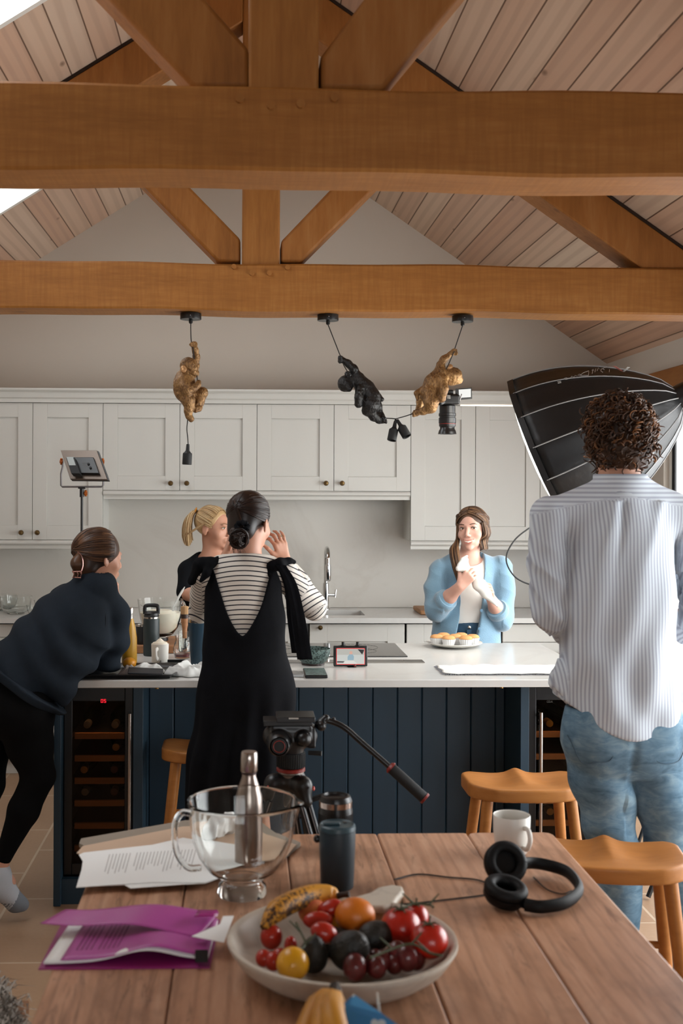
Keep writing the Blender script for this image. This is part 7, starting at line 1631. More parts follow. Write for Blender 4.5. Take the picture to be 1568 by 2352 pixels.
# ---------------------------------------------------------------- woman in striped top and black dress, seen from behind
WY = 4.28
t = thing('person', 'person with a dark low bun in a striped top and black pinafore, from behind', 'person', (at(565, 1500, WY).x, WY, 0))
def w_(x, y, dy=0.0): return Q(x, y, WY+dy)
hc = w_(572, 1199, 0.02); Mh = rotm(-28, 10, 2); wx = at(560, 1300, WY).x
B = Sdf((wx-0.26, WY-0.35, 0), (wx+0.42, WY+0.45, 1.66), 0.0042)
add_head(B, hc, Mh, 0.98)
B.cone(hc+Hn([-0.002, -0.018, -0.06]), Hn([wx+0.002, WY, 1.385]), 0.050, 0.053, 0.025)
B.chain([(wx, WY, 1.30), (wx, WY, 1.10), (wx, WY, 0.95)], [0.115, 0.095, 0.12], 0.04, squash=((0, 1, 0), 0.7))
shl, shr = w_(471, 1319), w_(651, 1313); ell_, elr = w_(460, 1405, 0.18), w_(722, 1392, 0.06); wrl, wrr = w_(519, 1280, 0.24), w_(654, 1290, 0.10)
B.cone((wx, WY, 1.34), shl, 0.038, 0.036, 0.03); B.cone((wx, WY, 1.34), shr, 0.038, 0.036, 0.03)
B.chain([shl, ell_, wrl], [0.040, 0.032, 0.024], 0.012); B.chain([shr, elr, wrr], [0.040, 0.032, 0.0235], 0.012)
add_hand(B, wrr, w_(640, 1238, 0.10)-wrr, (-0.62, 0.78, 0.0), 0.84, ((26, 48, 38), (18, 46, 36), (10, 34, 28), (8, 22, 20)), spread=7, thumb=1, tcurl=5)
add_hand(B, wrl, w_(530, 1235, 0.20)-wrl, (0.9, 0, 0.1), 0.9, (35, 40, 30), thumb=-1)
for sg in (-1, 1): legs_feet(B, (wx+sg*0.075, WY, 0.86), (wx+sg*0.08, WY, 0.46), (wx+sg*0.085, WY+0.02, 0.08), (wx+sg*0.10, WY+0.16, 0.035), (0.08, 0.048, 0.036))
B.cut((0, 0, 0.004), (0, 0, -1)); sdfobj('body', B, M_skin, t)
MB().tube([Vector(w_(646+4*math.cos(a), 1231+1.6*math.sin(a), 0.09)) for a in np.linspace(0, 6.28, 14)], 0.0012, 6).build('ring', mat('gold_ring', '#c0a070', 0.25, 1.0), t)
# top
TP = Sdf((wx-0.26, WY-0.25, 0.85), (wx+0.42, WY+0.40, 1.44), 0.0045)
TP.chain([(wx, WY, 1.32), (wx, WY, 1.20), (wx, WY, 1.05), (wx, WY, 0.93)], [0.135, 0.125, 0.12, 0.13], 0.04, squash=((0, 1, 0), 0.72))
TP.cone((wx, WY, 1.335), shl, 0.050, 0.047, 0.03); TP.cone((wx, WY, 1.335), shr, 0.050, 0.047, 0.03)
TP.chain([shl, (shl+ell_)/2, ell_, (ell_+wrl)/2, wrl+(ell_-wrl)*0.14], [0.050, 0.047, 0.044, 0.039, 0.033], 0.01)
TP.chain([shr, (shr+elr)/2+Hn([-.004, 0, -.012]), elr+Hn([0.0, 0, -0.006]), (elr+wrr)/2, wrr+(elr-wrr)*0.08], [0.050, 0.051, 0.047, 0.042, 0.036], 0.01)
TP.cone((wx, WY, 1.36), (wx, WY-0.004, 1.395), 0.070, 0.064, 0.02)
TP.cone((wx, WY-0.004, 1.37), (wx, WY-0.004, 1.47), 0.058, 0.062, 0.003, 'sub'); TP.cut((0, WY, w_(560, 1290)[2]+0.022), (0, 0.2, 1))
def tpa(V):
    n = (wrr-elr)/np.linalg.norm(wrr-elr); nu = (elr-shr)/np.linalg.norm(elr-shr)
    fore = (V-elr)@n > -0.02; r = (V[:, 0] > shr[0]+0.02); u = V[:, 2]+0.02*((V[:, 0]-wx)/0.12)**2
    u = np.where(r & ~fore, (V-shr)@nu+0.0, u); u = np.where(r & fore & ((V-elr)@(nu) > -0.09) & (V[:, 0] > shr[0]+0.03), -((V-elr)@n), u)
    l = V[:, 0] < shl[0]-0.012; nl_ = (ell_-shl)/np.linalg.norm(ell_-shl); u = np.where(l, (V-shl)@nl_, u)
    u = np.where((V[:, 1] > WY+0.12) & (V[:, 0] < wx), (V-wrl)@((ell_-wrl)/np.linalg.norm(ell_-wrl)), u); return {'u': u+100*0.0175}
M_strp = stripemat('breton_striped_jersey', '#d9d3ca', '#15131f', 0.0176, 0.24, soft=0.03)
sdfobj('striped_top', TP, M_strp, t, sm=1, disp=lambda V: 0.003*snoise(V, (30, 30, 45), 4)*(V[:, 0] > shr[0])+0.001*snoise(V, 30, 5), attrs=tpa)
# dress
DR = Sdf((wx-0.33, WY-0.28, 0.38), (wx+0.36, WY+0.28, 1.42), 0.005)
DR.chain([(wx, WY, 1.30), (wx+0.004, WY, 1.16), (wx+0.004, WY, 1.04)], [0.146, 0.143, 0.147], 0.03, squash=((0, 1, 0), 0.78))
DR.chain([(wx+0.004, WY, 1.04), (wx+0.012, WY, 0.90), (wx+0.008, WY, 0.62), (wx+0.002, WY, 0.42)], [0.150, 0.176, 0.208, 0.222], 0.03, squash=((0, 1, 0), 0.72))
zb = w_(556, 1463, -0.12)[2]; zt = w_(556, 1305, -0.1)[2]
def vcut(X, Y, Z):
    xc = w_(557, 1463, -0.1)[0]; h = np.clip((Z-zb)/(zt-zb), -0.5, 1.6); half = 0.108*np.clip(h, 0, 2)**0.62; return np.maximum(np.abs(X-xc)-np.where(h > 0, half, -0.05+0*half), -(0*Z)-1.0)
DR.fn(lambda X, Y, Z: np.maximum(vcut(X, Y, Z), Y-WY-0.0), 'sub', 0.004)
DR.fn(lambda X, Y, Z: np.sqrt(((X-wx)/1.0)**2+((Z-1.50)/1.5)**2)-0.115 + 0*Y, 'sub', 0.006)
for sg in (-1, 1):    # arm holes
    DR.fn(lambda X, Y, Z, sg=sg: np.sqrt(((X-wx-sg*0.205)/0.062)**2+((Z-1.30)/0.135)**2)*0.06-0.06+0*Y, 'sub', 0.006)
DR.cut((0, 0, 1.385), (0, 0, 1)); DR.cut((0, 0, 0.44), (0, 0, -1)); DR.ell((wx, WY, 0.40), (0.17, 0.12, 0.30), None, 0.01, 'sub')
def drd(V): a = np.arctan2(V[:, 1]-WY, V[:, 0]-wx); return 0.010*np.clip((0.98-V[:, 2])/0.4, 0, 1)*np.sin(a*11+1.5*np.sin(V[:, 2]*5))+0.002*snoise(V, (20, 20, 35), 6)
M_dress = fabric('black_linen_dress', '#0c0d11', 0.2, 20, 500, 0.3, 0.15)
dress = sdfobj('pinafore_dress', DR, M_dress, t, sm=1, disp=drd)
BW = Sdf(w_(425, 1355, -0.16)-0.02, w_(720, 1270, 0.1)+0.04, 0.0035)
BW.chain([w_(440, 1335, -0.02), w_(462, 1296, -0.04), w_(485, 1290, -0.05)], [0.016, 0.024, 0.02], 0.01); BW.chain([w_(490, 1292, -0.05), w_(500, 1285, -0.03)], [0.018, 0.014], 0.008); BW.chain([w_(485, 1290, -0.06), w_(475, 1315, -0.075), w_(462, 1335, -0.075)], [0.017, 0.016, 0.008], 0.01)
BW.ell(w_(484, 1295, -0.06), (0.018, 0.02, 0.018), None, 0.006)
kb = sdfobj('shoulder_bow', BW, M_dress, t, disp=lambda V: 0.003*snoise(V, 90, 2))
BW = Sdf(w_(590, 1370, -0.16)-0.02, w_(720, 1270, 0.1)+0.04, 0.0035)
BW.chain([w_(645, 1294, -0.05), w_(625, 1300, -0.06), w_(606, 1306, -0.05), w_(622, 1322, -0.07)], [0.018, 0.020, 0.010, 0.012], 0.01); BW.chain([w_(645, 1292, -0.05), w_(662, 1289, -0.03), w_(674, 1292, -0.02)], [0.017, 0.015, 0.010], 0.01); BW.ell(w_(643, 1296, -0.065), (0.017, 0.017, 0.018), None, 0.006)
sdfobj('shoulder_bow', BW, M_dress, t, disp=lambda V: 0.003*snoise(V, 90, 2))
def ribbon(name, pts, w0, w1, par, m, th=0.003, side=(1, 0, 0)):
    P = curve_pts([Vector(p) for p in pts], 8); N = len(P); g = MB(); rings = []
    for i, p in enumerate(P):
        u = i/(N-1); w = (w0*(1-u)+w1*u)/2; s_ = Vector(side); wob_ = Vector((0, 0.006*math.sin(u*9), 0)); rings.append([p-s_*w+wob_, p-s_*w*0.3-Vector((0, 0.005, 0))+wob_, p+s_*w*0.3+wob_, p+s_*w-Vector((0, 0.004, 0))+wob_])
    g.loft(rings, False, False, closed=False); return g.build(name, m, par, solid=th)
ribbon('ribbon_tail', [w_(645, 1298, -.08), w_(668, 1340, -.11), w_(682, 1400, -.12), w_(692, 1460, -.12), w_(700, 1515, -.12)], 0.035, 0.055, t, M_dress)
ribbon('ribbon_tail', [w_(645, 1300, -.07), w_(664, 1350, -.07), w_(672, 1420, -.07), w_(684, 1500, -.07)], 0.03, 0.045, t, M_dress)
# hair with low bun
M_dkh = hairmat('dark_brown_hair', '#120b09', '#21140f', '#3f291d', 0.36)
HR = Sdf(hc-0.15, hc+0.15, 0.004); HR.ell(hc+Mh @ Hn([0, -0.016, 0.034]), (0.076, 0.093, 0.082), Mh, 0); HR.ell(hc+Mh @ Hn([0, -0.055, -0.03]), (0.055, 0.045, 0.055), Mh, 0.02); HR.ell(hc+Mh @ Hn([0, 0.11, -0.035]), (0.085, 0.075, 0.10), Mh, 0.006, 'sub')
for x in (-1, 1): HR.ell(hc+Mh @ Hn([x*0.085, 0.0, -0.03]), (0.022, 0.03, 0.045), Mh, 0.008, 'sub')
hair_w = sdfobj('hair', HR, M_dkh, t, sm=2, attrs=lambda V: rndattr(V, 0.3, 0.15))
tie = w_(556, 1209, -0.085)
G = [[*sweep(hc, Mh, (0.078, 0.095, 0.084), (math.cos(a), 0.25, math.sin(a)), (0, -1, 0.05), 0.01, 5), tie] for a in np.linspace(-0.35, math.pi+0.35, 13)]
hair_strands('combed_strands', G, 900, 0.0013, 0.0012, hair_w, M_dkh, 1, 0.2)
bc_ = w_(549, 1237, -0.095); BN = Sdf(bc_-0.06, bc_+0.07, 0.0035); BN.ell(bc_, (0.034, 0.030, 0.034), None, 0); BN.ell(w_(545, 1222, -0.085), (0.028, 0.024, 0.02), None, 0.01); sdfobj('bun', BN, M_dkh, hair_w, disp=lambda V: 0.002*snoise(V, 120, 3), attrs=lambda V: rndattr(V, 0.35, 0.2))
rg = np.random.RandomState(5); G = []
for k in range(14):
    a0 = k/14*6.28; G.append([bc_+Hn([0.035*math.cos(a0+u*2.6), -0.012-0.02*math.sin(u*3.1), 0.037*math.sin(a0+u*2.6)])*(1-0.25*u) for u in np.linspace(0, 1, 6)])
G2 = [[bc_+Hn([math.cos(a)*0.034, -0.014, math.sin(a)*0.034]), bc_+Hn([math.cos(a+0.5)*0.018, -0.034, math.sin(a+0.5)*0.018]), bc_+Hn([0.004*math.cos(a*3), -0.040, 0.004]), bc_+Hn([math.cos(a+2.2)*0.02, -0.034, math.sin(a+2.2)*0.02]), bc_+Hn([math.cos(a+2.9)*0.033, -0.012, math.sin(a+2.9)*0.033])] for a in (0.2, 0.9, 1.5, 2.3, 3.2)]
hair_strands('bun_twist', G2, 240, 0.0014, 0.003, hair_w, M_dkh, 12, 0.3)
hair_strands('bun_strands', G, 340, 0.0013, 0.002, hair_w, M_dkh, 2, 0.3)
SC_ = MB(); pts = [tie+Hn([0.020*math.cos(a), -0.010+0.004*math.sin(3*a), 0.014*math.sin(a)]) for a in np.linspace(0, 2*math.pi, 28)]; SC_.tube([Vector(p) for p in pts], [0.0095+0.0018*math.sin(i*2.1) for i in range(28)], 10, caps=False); SC_.build('scrunchie', M_dress, hair_w)
hair_strands('loose_wisps', [[w_(535, 1250, -.06), w_(532, 1262, -.055), w_(538, 1278, -.05)], [w_(560, 1262, -.06), w_(566, 1270, -.055), w_(565, 1280, -.05)]], 22, 0.0006, 0.003, hair_w, M_dkh, 3, 0.6)
# ---------------------------------------------------------------- woman leaning on the island at left
LYY = 4.42
t = thing('person', 'person in a dark sweatshirt and black leggings leaning on the island at left', 'person', (at(60, 1700, LYY).x, LYY, 0))
def l_(x, y, dy=0.0): return Q(x, y, LYY+dy)
hc = l_(226, 1281, 0.16); Mh = rotm(-52, 8, 0)
B = Sdf((-1.30, 4.05, 0), (-0.36, 5.0, 1.52), 0.006)
add_head(B, hc, Mh, 0.98); nk = l_(205, 1340, 0.13); B.cone(hc+Hn([-0.008, -0.008, -0.055]), nk, 0.046, 0.046, 0.02)
ch, wa, pe = l_(165, 1420, 0.12), l_(70, 1510, 0.05), l_(10, 1590, 0.0)
B.chain([nk*0.6+ch*0.4, ch, wa, pe+Hn([0,0,-.01])], [0.07, 0.105, 0.09, 0.10], 0.04)
shR, elR, wrR = l_(255, 1378, 0.16), l_(250, 1520, 0.22), l_(262, 1372, 0.30); shL, elL, wrL = l_(150, 1372, 0.32), l_(205, 1500, 0.42), l_(262, 1380, 0.40)
B.chain([shR, elR, wrR], [0.04, 0.033, 0.024], 0.012); B.chain([shL, elL, wrL], [0.04, 0.033, 0.024], 0.012)
add_hand(B, wrR, hc+Hn([0.05, 0.04, -0.09])-wrR, (-0.6, 0.0, 0.5), 0.85, (50, 50, 40)); add_hand(B, wrL, hc+Hn([0.06, 0.06, -0.09])-wrL, (-0.5, -0.5, 0.3), 0.85, (50, 50, 40), thumb=-1)
hipR, kneR, ankR, toeR = l_(55, 1625, 0.0), l_(92, 1790, 0.02), l_(-2, 1992, 0.0), l_(52, 2078, 0.02); hipL, kneL, ankL, toeL = l_(-30, 1630, 0.12), l_(-25, 1800, 0.14), l_(-90, 2000, 0.10), l_(-30, 2075, 0.14)
legs_feet(B, hipR, l_(88, 1782, 0.02), ankR, ankR*0.6+toeR*0.4, (0.078, 0.042, 0.030)); legs_feet(B, hipL, kneL, ankL, ankL*0.6+toeL*0.4, (0.078, 0.044, 0.030))
deskcut = lambda X, Y, Z: np.maximum(np.maximum(-0.772-X, 4.475-Y), Z-0.932)
B.fn(deskcut, 'sub', 0.003); sdfobj('body', B, M_skin, t)
SW = Sdf((-1.35, 4.05, 0.80), (-0.34, 5.0, 1.40), 0.0055)
ch2, sp_, wa2, pe2 = l_(165, 1432, 0.12), l_(120, 1480, 0.08), l_(75, 1522, 0.04), l_(25, 1560, 0.0)
SW.chain([l_(212, 1358, 0.13), ch2, sp_, wa2, pe2], [0.080, 0.148, 0.150, 0.138, 0.128], 0.04)
SW.cone(l_(205, 1338, 0.13), l_(232, 1345, 0.14), 0.062, 0.060, 0.03); SW.chain([l_(232, 1372, 0.15), l_(258, 1410, 0.18), l_(256, 1470, 0.20), l_(240, 1528, 0.22)], [0.066, 0.068, 0.068, 0.058], 0.02)
SW.cone(l_(240, 1528, 0.22), l_(262, 1440, 0.30), 0.045, 0.04, 0.02); SW.chain([shL, elL, (elL+wrL)/2], [0.06, 0.05, 0.045], 0.02)
SW.chain([l_(150, 1520, 0.04), l_(140, 1560, 0.0), l_(146, 1612, -0.03)], [0.10, 0.062, 0.018], 0.05); SW.chain([l_(200, 1480, 0.10), l_(185, 1540, 0.08)], [0.085, 0.03], 0.04)
hd = l_(150, 1634, 0)-l_(0, 1518, 0); hn = np.cross(hd, [0, 1, 0]); hn /= np.linalg.norm(hn)
if hn[2] > 0: hn = -hn
SW.cut(l_(75, 1583, 0), hn, 0.008); SW.cone(l_(208, 1345, 0.13)+Hn([0, 0, -0.01]), hc+Hn([-0.015, -0.012, -0.05]), 0.052, 0.06, 0.004, 'sub')
SW.fn(deskcut, 'sub', 0.003)
M_sweat = fabric('charcoal_sweatshirt', '#20272f', 0.12, 15, 500, 0.35, 0.25)
def swd(V):
    p = (V-l_(75, 1520, 0)); ax = hd/np.linalg.norm(hd); a = p@ax; b = p@(-hn)
    return 0.009*np.sin(b*55+6*a+1.6*np.sin(a*14))*np.exp(-((b-0.10)/0.15)**2)+0.003*snoise(V, (22, 22, 30), 3)
sweat = sdfobj('sweatshirt', SW, M_sweat, t, sm=1, disp=swd)
hb = Sdf((-1.35, 4.05, 0.75), (-0.5, 4.8, 1.15), 0.005)
c0, c1_ = l_(135, 1606, 0.0), l_(-50, 1482, 0.02); 
hb.chain([l_(140, 1612, -0.02), l_(75, 1568, -0.02), l_(20, 1530, 0.0), l_(-40, 1500, 0.02)], [0.05, 0.118, 0.128, 0.12], 0.03); hb.cut(l_(75, 1600, 0), hn, 0.004); hb.cut(l_(75, 1574, 0), -hn, 0.004)
sdfobj('hem_band', hb, M_sweat, sweat, sm=1, disp=lambda V: 0.001*snoise(V, 40, 4))
MB().tube([Vector(q) for q in (l_(228, 1330, 0.085), l_(238, 1362, 0.072), l_(243, 1420, 0.06), l_(240, 1470, 0.075))], 0.0012, 6).build('raglan_seam', mat('dark_seam', '#0f1216', 0.9), sweat)
LG = Sdf((-1.36, 4.1, 0.04), (-0.62, 4.8, 1.08), 0.0055)
LG.chain([l_(-20, 1545, 0.03), l_(15, 1600, 0.03)], [0.125, 0.135], 0.04); LG.ell(l_(50, 1630, 0.0), (0.125, 0.12, 0.13), None, 0.05)
LG.chain([hipR, l_(68, 1710, 0.02), l_(88, 1778, 0.02)], [0.105, 0.085, 0.064], 0.03); LG.chain([l_(88, 1785, 0.02), l_(55, 1860, 0.01), l_(8, 1968, 0.0)], [0.060, 0.058, 0.034], 0.02)
LG.chain([hipL, (hipL+kneL)/2, kneL], [0.105, 0.082, 0.06], 0.03); LG.chain([kneL, kneL*0.6+ankL*0.4, ankL], [0.058, 0.058, 0.036], 0.02)
sdfobj('leggings', LG, fabric('black_leggings', '#040405', 0.1, 10, 600, 0.1, 0.05, 0.8), t, disp=lambda V: 0.0012*snoise(V, 25, 4))
sk_ = NT('pale_grey_sock'); v = sk_.coord('Object'); sk_.col('#a9adb2'); sk_.b.inputs['Roughness'].default_value = 0.95; sk_.bump(sk_.noise(v, 400, 2), 0.4, 0.002); M_sockd = mat('mid_grey_sock', '#6d7278', 0.95, bump=0.3, bscale=400)
for an, to in ((ankR, toeR), (ankL, toeL)):
    S = Sdf(np.minimum(an, to)-0.09, np.maximum(an, to)+0.07, 0.0045); he = an+Hn([-0.012, -0.01, -0.085]); fl = to[2]
    S.cone(an+Hn([0, 0, -0.012]), he+Hn([0.01, 0, 0.02]), 0.037, 0.040, 0.02); S.cone(he+Hn([0, 0, 0.012]), to+Hn([-0.02, 0, 0.008]), 0.036, 0.034, 0.02); S.cone(an+Hn([0.01, 0, -0.03]), to+Hn([-0.03, 0, 0.01]), 0.036, 0.028, 0.02, squash=((0, 1, 0), 1.1)); S.cone(to+Hn([-0.03, 0, 0.005]), to, 0.033, 0.025, 0.01)
    fd = (to-he)/np.linalg.norm(to-he)
    def fmm(C, an=an, to=to, fd=fd):
        q = (C-to)@fd; st = (q < -0.045) & (q > -0.125) & (np.abs(((q*90) % 1)-0.5) > 0.22) & (C[:, 2] < to[2]+0.022); return ((q > -0.04) | st).astype(int)
    sdfobj('sock', S, [sk_.m, M_sockd], t, sm=2, fmat=fmm)
M_lbh = hairmat('mid_brown_hair', '#24160f', '#4a3121', '#7c583c', 0.4)
HR = Sdf(hc-0.16, hc+0.16, 0.004); HR.ell(hc+Mh @ Hn([0, -0.016, 0.032]), (0.080, 0.096, 0.086), Mh, 0); HR.ell(hc+Mh @ Hn([0, -0.055, -0.035]), (0.058, 0.045, 0.055), Mh, 0.02); HR.ell(hc+Mh @ Hn([0, 0.115, -0.035]), (0.09, 0.068, 0.095), Mh, 0.006, 'sub')
for x in (-1, 1): HR.ell(hc+Mh @ Hn([x*0.088, 0.01, -0.04]), (0.024, 0.035, 0.040), Mh, 0.008, 'sub')
hair_l = sdfobj('hair', HR, M_lbh, t, attrs=lambda V: rndattr(V, 0.4, 0.2)); clp = l_(181, 1293, 0.10)
G = [[*sweep(hc, Mh, (0.082, 0.098, 0.088), (math.cos(a), 0.35, math.sin(a)), (-0.1, -1, -0.15), 0.01, 5), clp] for a in np.linspace(-0.45, math.pi+0.45, 13)]
hair_strands('swept_strands', G, 1000, 0.0014, 0.0018, hair_l, M_lbh, 4, 0.2)
TW = Sdf(clp-0.07, clp+0.07, 0.0035); TW.chain([clp+Hn([0, 0, -0.045]), clp+Hn([-0.006, -0.02, 0]), clp+Hn([0.004, -0.016, 0.032])], [0.016, 0.023, 0.014], 0.01); sdfobj('twisted_bun', TW, M_lbh, hair_l, disp=lambda V: 0.002*snoise(V, 130, 3), attrs=lambda V: rndattr(V, 0.45, 0.25))
M_clip = mat('rose_metal_clip', '#b88f88', 0.25, 0.9); m = MB()
m.tube(curve_pts([clp+Hn([0.0, -0.03, 0.045]), clp+Hn([0.016, -0.034, 0.028]), clp+Hn([0.021, -0.036, -0.005]), clp+Hn([0.014, -0.038, -0.035])], 6), 0.0022, 8)
for dx in (-0.016, 0.0, 0.012): m.tube([Vector(clp+Hn([dx-0.003, -0.038, -0.028])), Vector(clp+Hn([dx+0.004, -0.042, -0.04])), Vector(clp+Hn([dx, -0.036, -0.054]))], 0.0025, 8)
m.tube([Vector(clp+Hn([-0.02, -0.037, -0.032])), Vector(clp+Hn([0.018, -0.04, -0.03]))], 0.003, 8); m.tube([Vector(clp+Hn([-0.02, -0.034, -0.053])), Vector(clp+Hn([0.014, -0.038, -0.055]))], 0.0025, 8); m.build('claw_clip', M_clip, hair_l)
# ---------------------------------------------------------------- blonde woman behind the island
BY_ = 5.86
t = thing('person', 'blonde person with a ponytail in a black top, half hidden behind the striped one', 'person', (at(490, 1500, BY_).x, BY_, 0))
def b_(x, y, dy=0.0): return Q(x, y, BY_+dy)
hc = b_(490, 1213); Mh = rotm(-120, 4, 0); bx = at(496, 0, BY_).x
B = Sdf((bx-0.30, BY_-0.35, 0), (bx+0.30, BY_+0.25, 1.64), 0.005)
add_head(B, hc, Mh, 0.96); B.cone(hc+Hn([-0.01, 0.01, -0.055]), Hn([bx, BY_, 1.305]), 0.048, 0.052, 0.02)
B.chain([(bx, BY_, 1.22), (bx, BY_, 1.05), (bx, BY_, 0.92)], [0.115, 0.10, 0.12], 0.04, squash=((0, 1, 0), 0.72)); B.cone((bx, BY_, 1.285), b_(430, 1312), 0.045, 0.04, 0.03); B.cone((bx, BY_, 1.285), b_(560, 1312), 0.045, 0.04, 0.03)
shA, elA, wrA = b_(432, 1315, -.02), b_(430, 1362, -0.10), b_(500, 1392, -0.26); B.chain([shA, elA, (elA+wrA)/2, wrA], [0.042, 0.036, 0.036, 0.024], 0.012); B.chain([b_(560, 1315), b_(575, 1400, -.05), b_(540, 1380, -0.25)], [0.042, 0.033, 0.024], 0.012)
add_hand(B, wrA, (1, -0.3, 0), (0, 0, -1), 0.85, (30, 30, 20)); add_hand(B, b_(540, 1380, -0.25), (-0.5, -0.5, 0.2), (0, 0, -1), 0.85, (30, 30, 20))
for sg in (-1, 1): legs_feet(B, (bx+sg*0.075, BY_, 0.84), (bx+sg*0.08, BY_, 0.46), (bx+sg*0.085, BY_+0.02, 0.08), (bx+sg*0.10, BY_-0.13, 0.035), (0.08, 0.048, 0.036))
B.cut((0, 0, 0.004), (0, 0, -1)); sdfobj('body', B, M_skin, t); face_parts(t, hc, Mh, 0.96, (0.1, 0), 0.0, '#8a6a4a', '#b06a60', '#4a4a40')
TS = Sdf((bx-0.32, BY_-0.28, 0.80), (bx+0.30, BY_+0.22, 1.36), 0.005); TS.chain([(bx, BY_, 1.22), (bx, BY_, 1.05), (bx, BY_, 0.86)], [0.135, 0.13, 0.14], 0.04, squash=((0, 1, 0), 0.75)); TS.cone((bx, BY_, 1.275), b_(433, 1310), 0.058, 0.052, 0.03); TS.cone((bx, BY_, 1.275), b_(558, 1310), 0.058, 0.052, 0.03)
TS.chain([shA, elA+Hn([-.004, 0.02, 0.01])], [0.053, 0.052], 0.015); TS.chain([b_(558, 1312), b_(572, 1350, -.02)], [0.052, 0.05], 0.015); TS.ell((bx, BY_-0.03, 1.33), (0.085, 0.085, 0.075), None, 0.006, 'sub')
sdfobj('black_top', TS, fabric('black_cotton_top', '#101216', 0.15, 15, 500, 0.2, 0.1), t, disp=lambda V: 0.004*snoise(V, (25, 25, 35), 3))
TR_ = Sdf((bx-0.2, BY_-0.2, 0.05), (bx+0.2, BY_+0.2, 0.95), 0.008); TR_.chain([(bx, BY_, 0.93), (bx, BY_, 0.85)], [0.135, 0.14], 0.03, squash=((0, 1, 0), 0.75))
for sg in (-1, 1): TR_.chain([(bx+sg*0.075, BY_, 0.84), (bx+sg*0.08, BY_, 0.46), (bx+sg*0.085, BY_+0.01, 0.09)], [0.09, 0.062, 0.05], 0.02)
sdfobj('trousers', TR_, fabric('dark_trousers', '#15171c'), t)
M_blo = hairmat('blonde_hair', '#8a6a45', '#bd9c70', '#e0cba0', 0.45)
HR = Sdf(hc-0.15, hc+0.15, 0.004); HR.ell(hc+Mh @ Hn([0, -0.018, 0.034]), (0.076, 0.090, 0.080), Mh, 0); HR.ell(hc+Mh @ Hn([0, 0.095, -0.02]), (0.10, 0.072, 0.107), Mh, 0.006, 'sub'); HR.ell(hc+Mh @ Hn([0, -0.02, -0.10]), (0.12, 0.12, 0.06), Mh, 0.01, 'sub')
for x in (-1, 1): HR.ell(hc+Mh @ Hn([x*0.088, 0.01, -0.035]), (0.024, 0.035, 0.040), Mh, 0.008, 'sub')
hair_b = sdfobj('hair', HR, M_blo, t, attrs=lambda V: rndattr(V, 0.5, 0.25)); tie = b_(449, 1172, 0.0)
G = [[*sweep(hc, Mh, (0.078, 0.092, 0.082), (math.cos(a), 0.75 if math.sin(a) > 0.3 else 0.5, math.sin(a)), (0, -1, 0.45), 0.01, 5), tie] for a in np.linspace(-0.35, math.pi+0.35, 13)]
hair_strands('drawn_back_strands', G, 750, 0.0013, 0.002, hair_b, M_blo, 6, 0.2)
G = [[tie, b_(438+dx*0.5, 1176+abs(dx), dy), b_(430+dx, 1200, dy*1.4), b_(428+dx*1.1, 1228, dy*1.5), b_(431+dx*0.9, 1256-abs(dx)*1.5, dy)] for dx, dy in ((-8, 0), (-4, -.03), (2, -.035), (8, -.02), (10, 0.01), (4, 0.03), (-4, 0.03))]
hair_strands('ponytail', G, 420, 0.0016, 0.0025, hair_b, M_blo, 7, 0.45, closed=True)
hair_strands('flyaway_lock', [[b_(470, 1200, -.08), b_(450, 1212, -.07), b_(424, 1230, -.06)], [b_(472, 1204, -.08), b_(452, 1216, -.07), b_(423, 1233, -.06)]], 16, 0.0010, 0.001, hair_b, M_blo, 8, 0.5)
MB().tube([Vector(tie+Hn([0.004*math.sin(a), 0.011*math.cos(a), 0.011*math.sin(a)])) for a in np.linspace(0, 2*math.pi, 18)], 0.004, 8, caps=False).build('hair_tie', mat('orange_hair_tie', '#c8842a', 0.6), hair_b)
# ---------------------------------------------------------------- baker in the blue cardigan
GY = 5.86
t = thing('person', 'smiling person in a pale blue cardigan holding a white piping bag', 'person', (at(1080, 1500, GY).x, GY, 0))
def g_(x, y, dy=0.0): return Q(x, y, GY+dy)
hc = g_(1084, 1214, 0.0); Mh = rotm(180-27, 3, 4); gx_ = at(1080, 0, GY).x
B = Sdf((gx_-0.30, GY-0.35, 0), (gx_+0.28, GY+0.22, 1.62), 0.004)
add_head(B, hc, Mh, 0.96); B.cone(hc+Hn([-0.0, 0.012, -0.055]), Hn([gx_, GY, 1.29]), 0.047, 0.052, 0.02)
B.chain([(gx_, GY, 1.20), (gx_, GY, 1.05), (gx_, GY, 0.92)], [0.11, 0.095, 0.12], 0.04, squash=((0, 1, 0), 0.72)); B.cone((gx_, GY, 1.268), g_(1008, 1308), 0.038, 0.034, 0.03); B.cone((gx_, GY, 1.268), g_(1146, 1308), 0.038, 0.034, 0.03)
shA, elA, wrA = g_(1006, 1314), g_(1004, 1398, -0.06), g_(1058, 1345, -0.235); shB, elB, wrB = g_(1147, 1314), g_(1150, 1418, -0.06), g_(1127, 1374, -0.185)
B.chain([shA, elA, elA*0.45+wrA*0.55, wrA], [0.036, 0.036, 0.035, 0.0245], 0.012); B.chain([shB, elB, elB*0.45+wrB*0.55, wrB], [0.042, 0.038, 0.035, 0.0245], 0.012)
add_hand(B, wrA, g_(1085, 1313, -.272)-wrA, (0.25, 0.95, -0.1), 0.86, ((58, 62, 40), (60, 64, 40), (62, 64, 40), (62, 62, 40)), spread=2, thumb=1, tcurl=12)
add_hand(B, wrB, (-0.12, -0.60, 0.68), (-0.95, -0.1, -0.1), 0.84, ((48, 52, 30), (50, 52, 30), (52, 52, 30), (52, 50, 30)), spread=3, thumb=-1, tcurl=15)
for sg in (-1, 1): legs_feet(B, (gx_+sg*0.075, GY, 0.84), (gx_+sg*0.08, GY, 0.46), (gx_+sg*0.085, GY+0.02, 0.08), (gx_+sg*0.10, GY-0.13, 0.035), (0.08, 0.048, 0.036))
